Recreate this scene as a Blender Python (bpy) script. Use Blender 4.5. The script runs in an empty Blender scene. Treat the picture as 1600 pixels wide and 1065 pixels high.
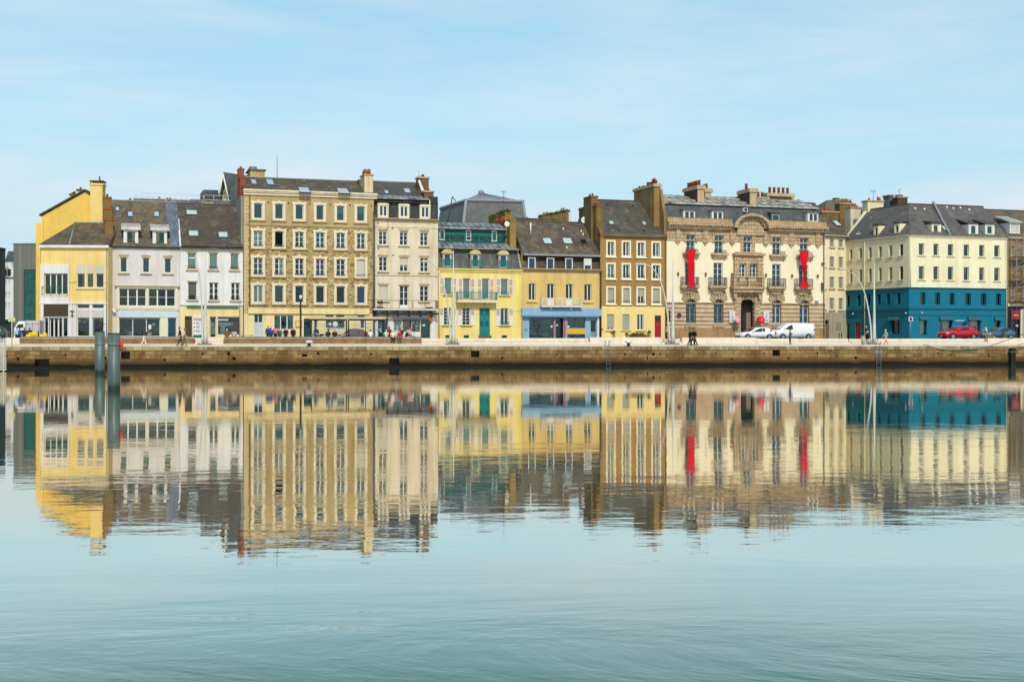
import bpy, math, random
from mathutils import Matrix, Vector
random.seed(7)
R = math.radians
# ------------------------------------------------------------------ camera
SC = bpy.context.scene
COL = SC.collection
CAMZ = 2.5           # eye height above the water of the basin
FPX = 2000.0         # focal length in photograph pixels (45 mm)
HY = 532.5
cam = bpy.data.cameras.new('camera'); co = bpy.data.objects.new('camera', cam); COL.objects.link(co)
cam.lens = 45.0; cam.sensor_width = 36; cam.clip_end = 6000; cam.clip_start = .1
co.location = (0, 0, CAMZ); co.rotation_euler = (R(90), 0, 0)
SC.camera = co
# ------------------------------------------------------------------ sky and sun
SUN_EL, SUN_AZ = R(43), R(168)      # azimuth clockwise from +Y: behind the camera, to the right
w = bpy.data.worlds.new('World'); SC.world = w; w.use_nodes = True
nt = w.node_tree; N = nt.nodes; L = nt.links; N.clear()
out = N.new('ShaderNodeOutputWorld'); bg = N.new('ShaderNodeBackground')
sky = N.new('ShaderNodeTexSky'); sky.sky_type = 'NISHITA'; sky.sun_disc = False
sky.sun_elevation = SUN_EL; sky.sun_rotation = SUN_AZ; sky.air_density = 1.0; sky.dust_density = 0.6; sky.ozone_density = 1.6
tc = N.new('ShaderNodeTexCoord')
mp = N.new('ShaderNodeMapping'); mp.inputs['Scale'].default_value = (1.5, 1.5, 9)
n1 = N.new('ShaderNodeTexNoise'); n1.inputs['Scale'].default_value = 2.3; n1.inputs['Detail'].default_value = 7; n1.inputs['Roughness'].default_value = .58
n1.inputs['Distortion'].default_value = .35
cr = N.new('ShaderNodeValToRGB'); cr.color_ramp.elements[0].position = .36; cr.color_ramp.elements[0].color = (.0,)*3+(1,)
cr.color_ramp.elements[1].position = .72; cr.color_ramp.elements[1].color = (.75,)*3+(1,)
# veil: thin high overcast, denser toward the horizon
sp = N.new('ShaderNodeSeparateXYZ'); mr = N.new('ShaderNodeMapRange')
mr.inputs[1].default_value = 0.0; mr.inputs[2].default_value = .34; mr.inputs[3].default_value = .95; mr.inputs[4].default_value = .25
mx = N.new('ShaderNodeMix'); mx.data_type = 'RGBA'; mx.inputs['B'].default_value = (5.2, 6.8, 8.0, 1)
mxt = N.new('ShaderNodeMix'); mxt.data_type = 'RGBA'; mxt.blend_type = 'MULTIPLY'; mxt.inputs[0].default_value = 1; mxt.inputs['B'].default_value = (0.98, 1.55, 1.42, 1)
mxc = N.new('ShaderNodeMix'); mxc.data_type = 'RGBA'; mxc.inputs['A'].default_value = (4.75, 6.25, 7.5, 1); mxc.inputs['B'].default_value = (6.9, 7.5, 8.1, 1)
cr2 = N.new('ShaderNodeMapRange'); cr2.inputs[1].default_value = .38; cr2.inputs[2].default_value = .74
L.new(n1.outputs[0], cr2.inputs[0]); L.new(cr2.outputs[0], mxc.inputs['Factor']); L.new(mxc.outputs['Result'], mx.inputs['B'])
ad = N.new('ShaderNodeMath'); ad.operation = 'MULTIPLY_ADD'; ad.inputs[1].default_value = .34; ad.use_clamp = True
L.new(tc.outputs['Generated'], mp.inputs[0]); L.new(mp.outputs[0], n1.inputs['Vector']); L.new(n1.outputs[0], cr.inputs[0])
L.new(tc.outputs['Generated'], sp.inputs[0]); L.new(sp.outputs['Z'], mr.inputs[0])
L.new(cr.outputs[0], ad.inputs[0]); L.new(mr.outputs[0], ad.inputs[2])
L.new(sky.outputs[0], mxt.inputs['A']); L.new(mxt.outputs['Result'], mx.inputs['A']); L.new(ad.outputs[0], mx.inputs['Factor'])
L.new(mx.outputs['Result'], bg.inputs[0]); bg.inputs[1].default_value = .104
L.new(bg.outputs[0], out.inputs[0])
sl = bpy.data.lights.new('sun', 'SUN'); so = bpy.data.objects.new('sun', sl); COL.objects.link(so)
sl.energy = 3.1; sl.angle = R(5); sl.color = (1.0, .92, .79)
sd = Vector((math.sin(SUN_AZ)*math.cos(SUN_EL), math.cos(SUN_AZ)*math.cos(SUN_EL), math.sin(SUN_EL)))
so.rotation_euler = sd.to_track_quat('Z', 'Y').to_euler()
SC.view_settings.view_transform = 'Standard'; SC.view_settings.look = 'None'
SC.view_settings.exposure = 0.1; SC.view_settings.gamma = 1
SC.cycles.max_bounces = 6; SC.cycles.transparent_max_bounces = 12

# ------------------------------------------------------------------ materials
def lin(c):
    c /= 255.0
    return c/12.92 if c <= .04045 else ((c+.055)/1.055)**2.4
def C(r, g, b, k=.80):
    k *= .9
    return (lin(r)*k, lin(g)*k, lin(b)*k, 1)
MAT = {}
def base_mat(name, rough=.8, spec=.3, metal=0):
    m = bpy.data.materials.new(name); m.use_nodes = True
    b = m.node_tree.nodes['Principled BSDF']
    b.inputs['Roughness'].default_value = rough; b.inputs['Specular IOR Level'].default_value = spec; b.inputs['Metallic'].default_value = metal
    return m, m.node_tree.nodes, m.node_tree.links, b
def mixc(Nn, Ll, fac, a, b, bt='MIX'):
    x = Nn.new('ShaderNodeMix'); x.data_type = 'RGBA'; x.blend_type = bt
    for s, v in (('Factor', fac), ('A', a), ('B', b)):
        if hasattr(v, 'links'): Ll.new(v, x.inputs[s])
        else: x.inputs[s].default_value = v
    return x.outputs['Result']
def noise(Nn, Ll, vec, scale, detail=4, rough=.55, dist=0):
    t = Nn.new('ShaderNodeTexNoise'); t.inputs['Scale'].default_value = scale; t.inputs['Detail'].default_value = detail
    t.inputs['Roughness'].default_value = rough; t.inputs['Distortion'].default_value = dist
    Ll.new(vec, t.inputs['Vector']); return t.outputs[0]
def ramp(Nn, Ll, v, p0, p1, c0=0, c1=1):
    r = Nn.new('ShaderNodeMapRange'); r.inputs[1].default_value = p0; r.inputs[2].default_value = p1
    r.inputs[3].default_value = c0; r.inputs[4].default_value = c1; Ll.new(v, r.inputs[0]); return r.outputs[0]
def mapping(Nn, Ll, vec, sc, rot=(0, 0, 0)):
    m = Nn.new('ShaderNodeMapping'); m.inputs['Scale'].default_value = sc; m.inputs['Rotation'].default_value = rot; Ll.new(vec, m.inputs[0]); return m.outputs[0]
def bump(Nn, Ll, b, h, dist, strength=1):
    n = Nn.new('ShaderNodeBump'); n.inputs['Distance'].default_value = dist; n.inputs['Strength'].default_value = strength
    Ll.new(h, n.inputs['Height']); Ll.new(n.outputs[0], b.inputs['Normal'])
def plaster(name, rgb, stain=.35, var=.12, k=.8, rough=.85, stc=(.62, .52, .40, 1)):
    if name in MAT: return MAT[name]
    m, Nn, Ll, b = base_mat(name, rough)
    pos = Nn.new('ShaderNodeNewGeometry').outputs['Position']
    c = C(*rgb, k)
    n = noise(Nn, Ll, pos, .55, 5)
    d = tuple(x*(1-var*1.6) for x in c[:3])+(1,)
    col = mixc(Nn, Ll, ramp(Nn, Ll, n, .3, .7), d, c)
    st = noise(Nn, Ll, mapping(Nn, Ll, pos, (1.6, 1.6, .12)), 1.0, 6, .62)
    st2 = ramp(Nn, Ll, st, .46, .74, 0, min(1, stain*1.7))
    col = mixc(Nn, Ll, st2, col, stc, 'MULTIPLY')
    fine = noise(Nn, Ll, pos, 7, 4, .7)
    col = mixc(Nn, Ll, ramp(Nn, Ll, fine, .50, .72, 0, min(.8, stain*1.0)), col, (.55, .50, .42, 1), 'MULTIPLY')
    Ll.new(col, b.inputs['Base Color']); bump(Nn, Ll, b, fine, .02, .5)
    MAT[name] = m; return m
def paint(name, rgb, rough=.45, k=.8, metal=0, spec=.4, var=.12):
    if name in MAT: return MAT[name]
    m, Nn, Ll, b = base_mat(name, rough, spec, metal)
    pos = Nn.new('ShaderNodeNewGeometry').outputs['Position']
    c = C(*rgb, k); d = tuple(x*(1-var) for x in c[:3])+(1,)
    n = noise(Nn, Ll, pos, 1.7, 5)
    Ll.new(mixc(Nn, Ll, ramp(Nn, Ll, n, .35, .65), d, c), b.inputs['Base Color'])
    MAT[name] = m; return m
def slate(name, rgb, moss=None, mossamt=.5, k=.75, rough=.6):
    if name in MAT: return MAT[name]
    m, Nn, Ll, b = base_mat(name, rough, .4)
    pos = Nn.new('ShaderNodeNewGeometry').outputs['Position']
    uv = Nn.new('ShaderNodeTexCoord').outputs['UV']
    br = Nn.new('ShaderNodeTexBrick'); br.inputs['Scale'].default_value = 1; br.inputs['Brick Width'].default_value = .42; br.inputs['Row Height'].default_value = .30
    br.inputs['Mortar Size'].default_value = .018; br.inputs['Bias'].default_value = 0
    c = C(*rgb, k); a = tuple(x*.84 for x in c[:3])+(1,); d = tuple(x*1.14 for x in c[:3])+(1,)
    br.inputs['Color1'].default_value = a; br.inputs['Color2'].default_value = d; br.inputs['Mortar'].default_value = tuple(x*.6 for x in c[:3])+(1,)
    Ll.new(uv, br.inputs['Vector'])
    n = noise(Nn, Ll, pos, .5, 6, .6)
    col = mixc(Nn, Ll, ramp(Nn, Ll, n, .35, .68, 0, .8), br.outputs[0], (.60, .55, .48, 1), 'MULTIPLY')
    nl = noise(Nn, Ll, mapping(Nn, Ll, pos, (1, 1, .35)), 1.1, 7, .7); col = mixc(Nn, Ll, ramp(Nn, Ll, nl, .52, .72, 0, .45), col, C(176, 168, 150, .7))
    if moss:
        n2 = noise(Nn, Ll, mapping(Nn, Ll, pos, (1, 1, .6)), .75, 8, .72, .6)
        col = mixc(Nn, Ll, ramp(Nn, Ll, n2, .46, .66, 0, mossamt), col, C(*moss, .75))
        n3 = noise(Nn, Ll, pos, 3.1, 6, .7)
        col = mixc(Nn, Ll, ramp(Nn, Ll, n3, .56, .74, 0, mossamt*.7), col, C(205, 190, 150, .7))
    Ll.new(col, b.inputs['Base Color']); bump(Nn, Ll, b, br.outputs['Fac'], -.02, .6)
    MAT[name] = m; return m
def zinc(name, rgb=(178, 182, 188), dark=(88, 92, 98), k=.75):
    if name in MAT: return MAT[name]
    m, Nn, Ll, b = base_mat(name, .45, .5, .25)
    pos = Nn.new('ShaderNodeNewGeometry').outputs['Position']
    n = noise(Nn, Ll, pos, .9, 6, .65, .5); n2 = noise(Nn, Ll, mapping(Nn, Ll, pos, (2.2, 2.2, .4)), 1.2, 4)
    col = mixc(Nn, Ll, ramp(Nn, Ll, n, .42, .66), C(*rgb, k), C(*dark, k))
    col = mixc(Nn, Ll, ramp(Nn, Ll, n2, .55, .75, 0, .4), col, C(225, 215, 190, k))
    Ll.new(col, b.inputs['Base Color']); MAT[name] = m; return m
def blocks(name, c1, c2, mortar, bw, rh, ms=.02, moss=None, k=.75, voff=0, rubble=False):
    if name in MAT: return MAT[name]
    m, Nn, Ll, b = base_mat(name, .88, .2)
    pos = Nn.new('ShaderNodeNewGeometry').outputs['Position']
    uv = Nn.new('ShaderNodeTexCoord').outputs['UV']
    if rubble:
        vr = Nn.new('ShaderNodeTexVoronoi'); vr.inputs['Scale'].default_value = 3.2; vr.inputs['Randomness'].default_value = 1
        Ll.new(mapping(Nn, Ll, uv, (1.0, 1.7, 1)), vr.inputs['Vector'])
        sepc = Nn.new('ShaderNodeSeparateColor'); Ll.new(vr.outputs['Color'], sepc.inputs[0])
        col = mixc(Nn, Ll, sepc.outputs[0], C(*c1, k), C(*c2, k))
        ve = Nn.new('ShaderNodeTexVoronoi'); ve.feature = 'DISTANCE_TO_EDGE'; ve.inputs['Scale'].default_value = 3.2
        Ll.new(mapping(Nn, Ll, uv, (1.0, 1.7, 1)), ve.inputs['Vector'])
        col = mixc(Nn, Ll, ramp(Nn, Ll, ve.outputs[0], .02, .08, .75, 0), col, C(*mortar, k))
        col = mixc(Nn, Ll, ramp(Nn, Ll, sepc.outputs[1], .78, .84, 0, .6), col, C(112, 92, 58, k))
        fac = ve.outputs[0]
    else:
        br = Nn.new('ShaderNodeTexBrick'); br.inputs['Scale'].default_value = 1; br.inputs['Brick Width'].default_value = bw; br.inputs['Row Height'].default_value = rh
        br.inputs['Mortar Size'].default_value = ms; br.inputs['Bias'].default_value = 0; br.offset = .5
        br.inputs['Color1'].default_value = C(*c1, k); br.inputs['Color2'].default_value = C(*c2, k); br.inputs['Mortar'].default_value = C(*mortar, k)
        Ll.new(uv, br.inputs['Vector']); col = br.outputs[0]; fac = br.outputs['Fac']
    n = noise(Nn, Ll, pos, 1.3, 7, .68)
    col = mixc(Nn, Ll, ramp(Nn, Ll, n, .40, .72, 0, .55), col, (.52, .46, .36, 1), 'MULTIPLY')
    if moss:
        n2 = noise(Nn, Ll, mapping(Nn, Ll, pos, (.35, .35, 1.3)), 1.0, 7, .7)
        col = mixc(Nn, Ll, ramp(Nn, Ll, n2, .50, .68, 0, .8), col, C(*moss, k))
    Ll.new(col, b.inputs['Base Color']); bump(Nn, Ll, b, n, .05, .7)
    MAT[name] = m; return m
def glass(name, tint=(.55, .66, .66), refl=(.85, .95, 1.0), f0=.14):
    if name in MAT: return MAT[name]
    m = bpy.data.materials.new(name); m.use_nodes = True; Nn = m.node_tree.nodes; Ll = m.node_tree.links; Nn.clear()
    o = Nn.new('ShaderNodeOutputMaterial'); mixs = Nn.new('ShaderNodeMixShader'); t = Nn.new('ShaderNodeBsdfTransparent'); g = Nn.new('ShaderNodeBsdfGlossy')
    t.inputs[0].default_value = tint+(1,); g.inputs[0].default_value = refl+(1,); g.inputs['Roughness'].default_value = .03
    pos = Nn.new('ShaderNodeNewGeometry').outputs['Position']
    lw = Nn.new('ShaderNodeFresnel'); lw.inputs[0].default_value = 1.5
    a = Nn.new('ShaderNodeMath'); a.operation = 'ADD'; a.inputs[1].default_value = f0; a.use_clamp = True; Ll.new(lw.outputs[0], a.inputs[0])
    # old panes are never flat: each waves a little
    bp = Nn.new('ShaderNodeBump'); bp.inputs['Distance'].default_value = .02; Ll.new(noise(Nn, Ll, pos, 1.4, 2), bp.inputs['Height']); Ll.new(bp.outputs[0], g.inputs['Normal'])
    Ll.new(a.outputs[0], mixs.inputs[0]); Ll.new(t.outputs[0], mixs.inputs[1]); Ll.new(g.outputs[0], mixs.inputs[2]); Ll.new(mixs.outputs[0], o.inputs[0])
    MAT[name] = m; return m
GL = glass('window_glass', (.42, .47, .46), (.7, .85, .85), .04); GLT = glass('teal_glass', (.40, .50, .47), (.62, .88, .84), .09); GLB = glass('blue_glass', (.32, .42, .5), (.5, .76, .95), .10)
GLC = glass('clear_shop_glass', (.8, .84, .82), (.9, 1, 1), .05)
GLP = glass('curtained_glass', (.80, .88, .85), (.8, .95, .92), .04)
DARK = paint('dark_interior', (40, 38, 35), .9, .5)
WHITE = paint('white_paint', (246, 243, 236), .5, .8, var=.05); CREAMP = paint('cream_paint', (250, 238, 205), .6)
BLACK = paint('black_iron', (30, 30, 32), .5); TEAL = paint('teal_paint', (12, 140, 140), .5); IRON = paint('grey_iron', (90, 96, 98), .5)
GREY = paint('grey_paint', (150, 152, 152)); STEEL = paint('galvanised_steel', (170, 175, 178), .4, .7, .4)
CUR_W = paint('white_curtain', (236, 240, 232), .9); CUR_O = paint('olive_curtain', (176, 168, 100), .9); CUR_Y = paint('straw_curtain', (235, 210, 130), .9)
BLIND = plaster('pale_roller_shutter', (222, 214, 200), .1, .05); BRN = paint('brown_shutter', (125, 80, 66), .6)
POT = plaster('terracotta', (188, 94, 58), .3); LEAF = plaster('ivy_leaf', (84, 112, 30), .3, .4, .8); LEAF2 = plaster('ivy_leaf_light', (120, 150, 50), .2, .4, .8)
LEAD = paint('lead_flashing', (150, 152, 155), .5)

# ------------------------------------------------------------------ mesh builder
class MB:
    def __init__(s): s.v = []; s.f = []; s.m = []; s.smooth = []
    def face(s, pts, m=0, sm=False):
        i = len(s.v); s.v += [tuple(p) for p in pts]; s.f.append(tuple(range(i, i+len(pts)))); s.m.append(m); s.smooth.append(sm)
    def box(s, x0, x1, y0, y1, z0, z1, m=0):
        if x0 > x1: x0, x1 = x1, x0
        if y0 > y1: y0, y1 = y1, y0
        if z0 > z1: z0, z1 = z1, z0
        i = len(s.v)
        s.v += [(x0,y0,z0),(x1,y0,z0),(x1,y1,z0),(x0,y1,z0),(x0,y0,z1),(x1,y0,z1),(x1,y1,z1),(x0,y1,z1)]
        for f in ((0,3,2,1),(4,5,6,7),(0,1,5,4),(1,2,6,5),(2,3,7,6),(3,0,4,7)):
            s.f.append(tuple(i+k for k in f)); s.m.append(m); s.smooth.append(False)
        return s
    def hexa(s, p, m=0):      # eight corners, ordered like box
        i = len(s.v); s.v += [tuple(q) for q in p]
        for f in ((0,3,2,1),(4,5,6,7),(0,1,5,4),(1,2,6,5),(2,3,7,6),(3,0,4,7)):
            s.f.append(tuple(i+k for k in f)); s.m.append(m); s.smooth.append(False)
    def prism(s, pts, y0, y1, m=0):   # (x,z) outline extruded along y
        n = len(pts); i = len(s.v)
        s.v += [(a, y0, b) for a, b in pts]+[(a, y1, b) for a, b in pts]
        s.f.append(tuple(i+k for k in range(n))); s.f.append(tuple(i+n+k for k in reversed(range(n))))
        for k in range(n): s.f.append((i+k, i+n+k, i+n+(k+1) % n, i+(k+1) % n))
        s.m += [m]*(n+2); s.smooth += [False]*(n+2)
    def tube(s, pts, rs, n=8, m=0, cap=True, sm=True):
        if not isinstance(rs, (list, tuple)): rs = [rs]*len(pts)
        pts = [Vector(p) for p in pts]; i = len(s.v)
        ref = None
        for k, p in enumerate(pts):
            d = (pts[min(k+1, len(pts)-1)]-pts[max(k-1, 0)]).normalized()
            if ref is None: ref = Vector((0, 0, 1)) if abs(d.z) < .9 else Vector((1, 0, 0))
            a = d.cross(ref).normalized(); b = d.cross(a).normalized()
            for j in range(n):
                t = 2*math.pi*j/n; s.v.append(tuple(p+rs[k]*(math.cos(t)*a+math.sin(t)*b)))
        for k in range(len(pts)-1):
            for j in range(n):
                s.f.append((i+k*n+j, i+k*n+(j+1) % n, i+(k+1)*n+(j+1) % n, i+(k+1)*n+j)); s.m.append(m); s.smooth.append(sm)
        if cap:
            s.f.append(tuple(i+j for j in reversed(range(n)))); s.f.append(tuple(i+(len(pts)-1)*n+j for j in range(n))); s.m += [m, m]; s.smooth += [False, False]
        return s
    def ball(s, c, r, m=0, nu=10, nv=7):
        rx, ry, rz = r if isinstance(r, (tuple, list)) else (r, r, r); i = len(s.v)
        s.v.append((c[0], c[1], c[2]+rz))
        for a in range(1, nv):
            p = math.pi*a/nv
            for b in range(nu):
                t = 2*math.pi*b/nu; s.v.append((c[0]+rx*math.sin(p)*math.cos(t), c[1]+ry*math.sin(p)*math.sin(t), c[2]+rz*math.cos(p)))
        s.v.append((c[0], c[1], c[2]-rz)); e = len(s.v)-1
        for b in range(nu):
            s.f.append((i, i+1+b, i+1+(b+1) % nu)); s.f.append((e, i+1+(nv-2)*nu+(b+1) % nu, i+1+(nv-2)*nu+b)); s.m += [m, m]; s.smooth += [True, True]
            for a in range(nv-2):
                s.f.append((i+1+a*nu+b, i+1+(a+1)*nu+b, i+1+(a+1)*nu+(b+1) % nu, i+1+a*nu+(b+1) % nu)); s.m.append(m); s.smooth.append(True)
        return s
    def mesh(s, name, mats):
        me = bpy.data.meshes.new(name); me.from_pydata(s.v, [], s.f)
        for m in (mats if isinstance(mats, (list, tuple)) else [mats]): me.materials.append(m)
        me.polygons.foreach_set('material_index', s.m); me.polygons.foreach_set('use_smooth', s.smooth)
        uv = me.uv_layers.new(name='UV')
        for p in me.polygons:
            n = p.normal; ax, ay, az = abs(n.x), abs(n.y), abs(n.z)
            for li in p.loop_indices:
                c = me.vertices[me.loops[li].vertex_index].co
                if az > .93: uv.data[li].uv = (c.x, c.y)
                elif ay >= ax: uv.data[li].uv = (c.x, c.z)
                else: uv.data[li].uv = (c.y, c.z)
        me.update(); return me
WM = {}       # world matrices, kept by hand (nothing is evaluated while the scene is written)
def link(o, parent, wm):
    COL.objects.link(o)
    if parent is not None:
        o.parent = parent; o.matrix_parent_inverse = Matrix.Identity(4); o.matrix_basis = WM[parent.name].inverted() @ wm
    else: o.matrix_basis = wm
    WM[o.name] = wm; return o
def tag(o, label=None, cat=None, group=None, kind=None):
    if label: o['label'] = label
    if cat: o['category'] = cat
    if group: o['group'] = group
    if kind: o['kind'] = kind
    return o
SPLIT = {'pilaster', 'parapet', 'junction_box', 'chimney_pot', 'gable_wall', 'board_heading', 'wall_lamp', 'camera_box', 'shutter_box', 'blind_box', 'board_dots', 'red_door_post', 'notice', 'window_decal', 'stack_front', 'portal_pier', 'plinth', 'rain_hopper', 'poster', 'mirror', 'pile'}
def islands(mb):
    par = list(range(len(mb.v)))
    def find(i):
        while par[i] != i: par[i] = par[par[i]]; i = par[i]
        return i
    for f in mb.f:
        for i in f[1:]: par[find(i)] = find(f[0])
    g = {}
    for k, f in enumerate(mb.f): g.setdefault(find(f[0]), []).append(k)
    out = []
    for ks in g.values():
        n = MB(); mp = {}
        for k in ks:
            for i in mb.f[k]:
                if i not in mp: mp[i] = len(n.v); n.v.append(mb.v[i])
            n.f.append(tuple(mp[i] for i in mb.f[k])); n.m.append(mb.m[k]); n.smooth.append(mb.smooth[k])
        out.append(n)
    return out
def obj(name, mb, mats, parent=None, wm=None):
    if not mb.f: return None
    if name in SPLIT and parent is not None:
        pcs = islands(mb)
        if len(pcs) > 1:
            for p in pcs: o = obj(name, p, mats, parent, wm)
            return o
    if wm is None: wm = WM[parent.name] if parent is not None else Matrix.Identity(4)
    return link(bpy.data.objects.new(name, mb.mesh(name, mats)), parent, wm)
def thing(name, label, cat, wm, group=None):
    o = bpy.data.objects.new(name, None); o.empty_display_size = .5; link(o, None, wm); return tag(o, label, cat, group)
def tree_copy(o, wm, parent=None, base=None):
    base = base or (WM[o.name].inverted())
    c = o.copy(); w2 = wm @ base @ WM[o.name]; link(c, parent, w2)
    for ch in KIDS.get(o.name, []): tree_copy(ch, wm, c, base)
    return c
KIDS = {}
_l = link
def link(o, parent, wm):
    _l(o, parent, wm)
    if parent is not None: KIDS.setdefault(parent.name, []).append(o)
    return o

class Frame:
    """A vertical plane in the place: origin on the ground, x along it, y to its back, z up."""
    def __init__(s, x, y, z, ang): s.o = Vector((x, y, z)); s.a = ang; s.c = math.cos(ang); s.s = math.sin(ang); s.open = []; s.wm = Matrix.Translation(s.o) @ Matrix.Rotation(ang, 4, 'Z')
    def u(s, px, v=0):
        k = (px-800)/FPX; X = s.o.x-v*s.s; Y = s.o.y+v*s.c
        return (k*Y-X)/(s.c-k*s.s)
    def Y(s, u, v=0): return s.o.y+u*s.s+v*s.c
    def z(s, py, u, v=0): return CAMZ-(py-HY)*s.Y(u, v)/FPX-s.o.z
    def uz(s, px, py, v=0):
        u = s.u(px, v); return u, s.z(py, u, v)
    def at(s, u, v, z=0, rot=0): return s.wm @ Matrix.Translation((u, v, z)) @ Matrix.Rotation(rot, 4, 'Z')
G = 2.35                                  # level of the street
SB = math.atan(.32)
def sdepth(px): return FPX/(13.3*(1-.00016*(px-800)))
def street(px, back=0, ang=None, z=G):
    D = sdepth(px); f = Frame((px-800)/FPX*D, D, z, SB if ang is None else ang)
    if back: f = Frame(f.o.x-back*f.s, f.o.y+back*f.c, z, f.a)
    return f
QD = FPX/15.8
Q = Frame(0, QD, 0, math.atan(.16))        # the edge of the quay
# ------------------------------------------------------------------ building helpers
def wall(mb, F, u0, u1, z0, z1, v=0, rev=.24, m=0, opens=None):
    """front wall with true openings and reveals"""
    ops = []
    for (a, b, c, d) in (F.open if opens is None else opens):
        a2, b2, c2, d2 = max(a, u0), min(b, u1), max(c, z0), min(d, z1)
        if a2 < b2-1e-4 and c2 < d2-1e-4: ops.append((a2, b2, c2, d2))
    us = sorted({u0, u1}|{o[0] for o in ops}|{o[1] for o in ops}); zs = sorted({z0, z1}|{o[2] for o in ops}|{o[3] for o in ops})
    for j in range(len(zs)-1):
        zc = (zs[j]+zs[j+1])/2; run = None
        for i in range(len(us)-1):
            uc = (us[i]+us[i+1])/2
            hole = any(o[0] < uc < o[1] and o[2] < zc < o[3] for o in ops)
            if not hole and run is None: run = us[i]
            if hole and run is not None:
                mb.face([(run, v, zs[j]), (us[i], v, zs[j]), (us[i], v, zs[j+1]), (run, v, zs[j+1])], m); run = None
        if run is not None: mb.face([(run, v, zs[j]), (u1, v, zs[j]), (u1, v, zs[j+1]), (run, v, zs[j+1])], m)
    for (a, b, c, d) in ops:
        w2 = v+rev
        if a > u0: mb.face([(a, v, c), (a, w2, c), (a, w2, d), (a, v, d)], m)
        if b < u1: mb.face([(b, w2, c), (b, v, c), (b, v, d), (b, w2, d)], m)
        if d < z1: mb.face([(a, v, d), (a, w2, d), (b, w2, d), (b, v, d)], m)
        if c > z0: mb.face([(a, w2, c), (a, v, c), (b, v, c), (b, w2, c)], m)
def shell(mb, u0, u1, V, z0, z1, m=0, md=1, v=0, back=.75, ml=None):
    mb.face([(u0, V, z0), (u0, v, z0), (u0, v, z1), (u0, V, z1)], m if ml is None else ml); mb.face([(u1, v, z0), (u1, V, z0), (u1, V, z1), (u1, v, z1)], m)
    mb.face([(u1, V, z0), (u0, V, z0), (u0, V, z1), (u1, V, z1)], m); mb.face([(u0, v, z1), (u1, v, z1), (u1, V, z1), (u0, V, z1)], m)
    mb.face([(u0+.02, v+back, z0), (u1-.02, v+back, z0), (u1-.02, v+back, z1-.02), (u0+.02, v+back, z1-.02)], md)
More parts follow.
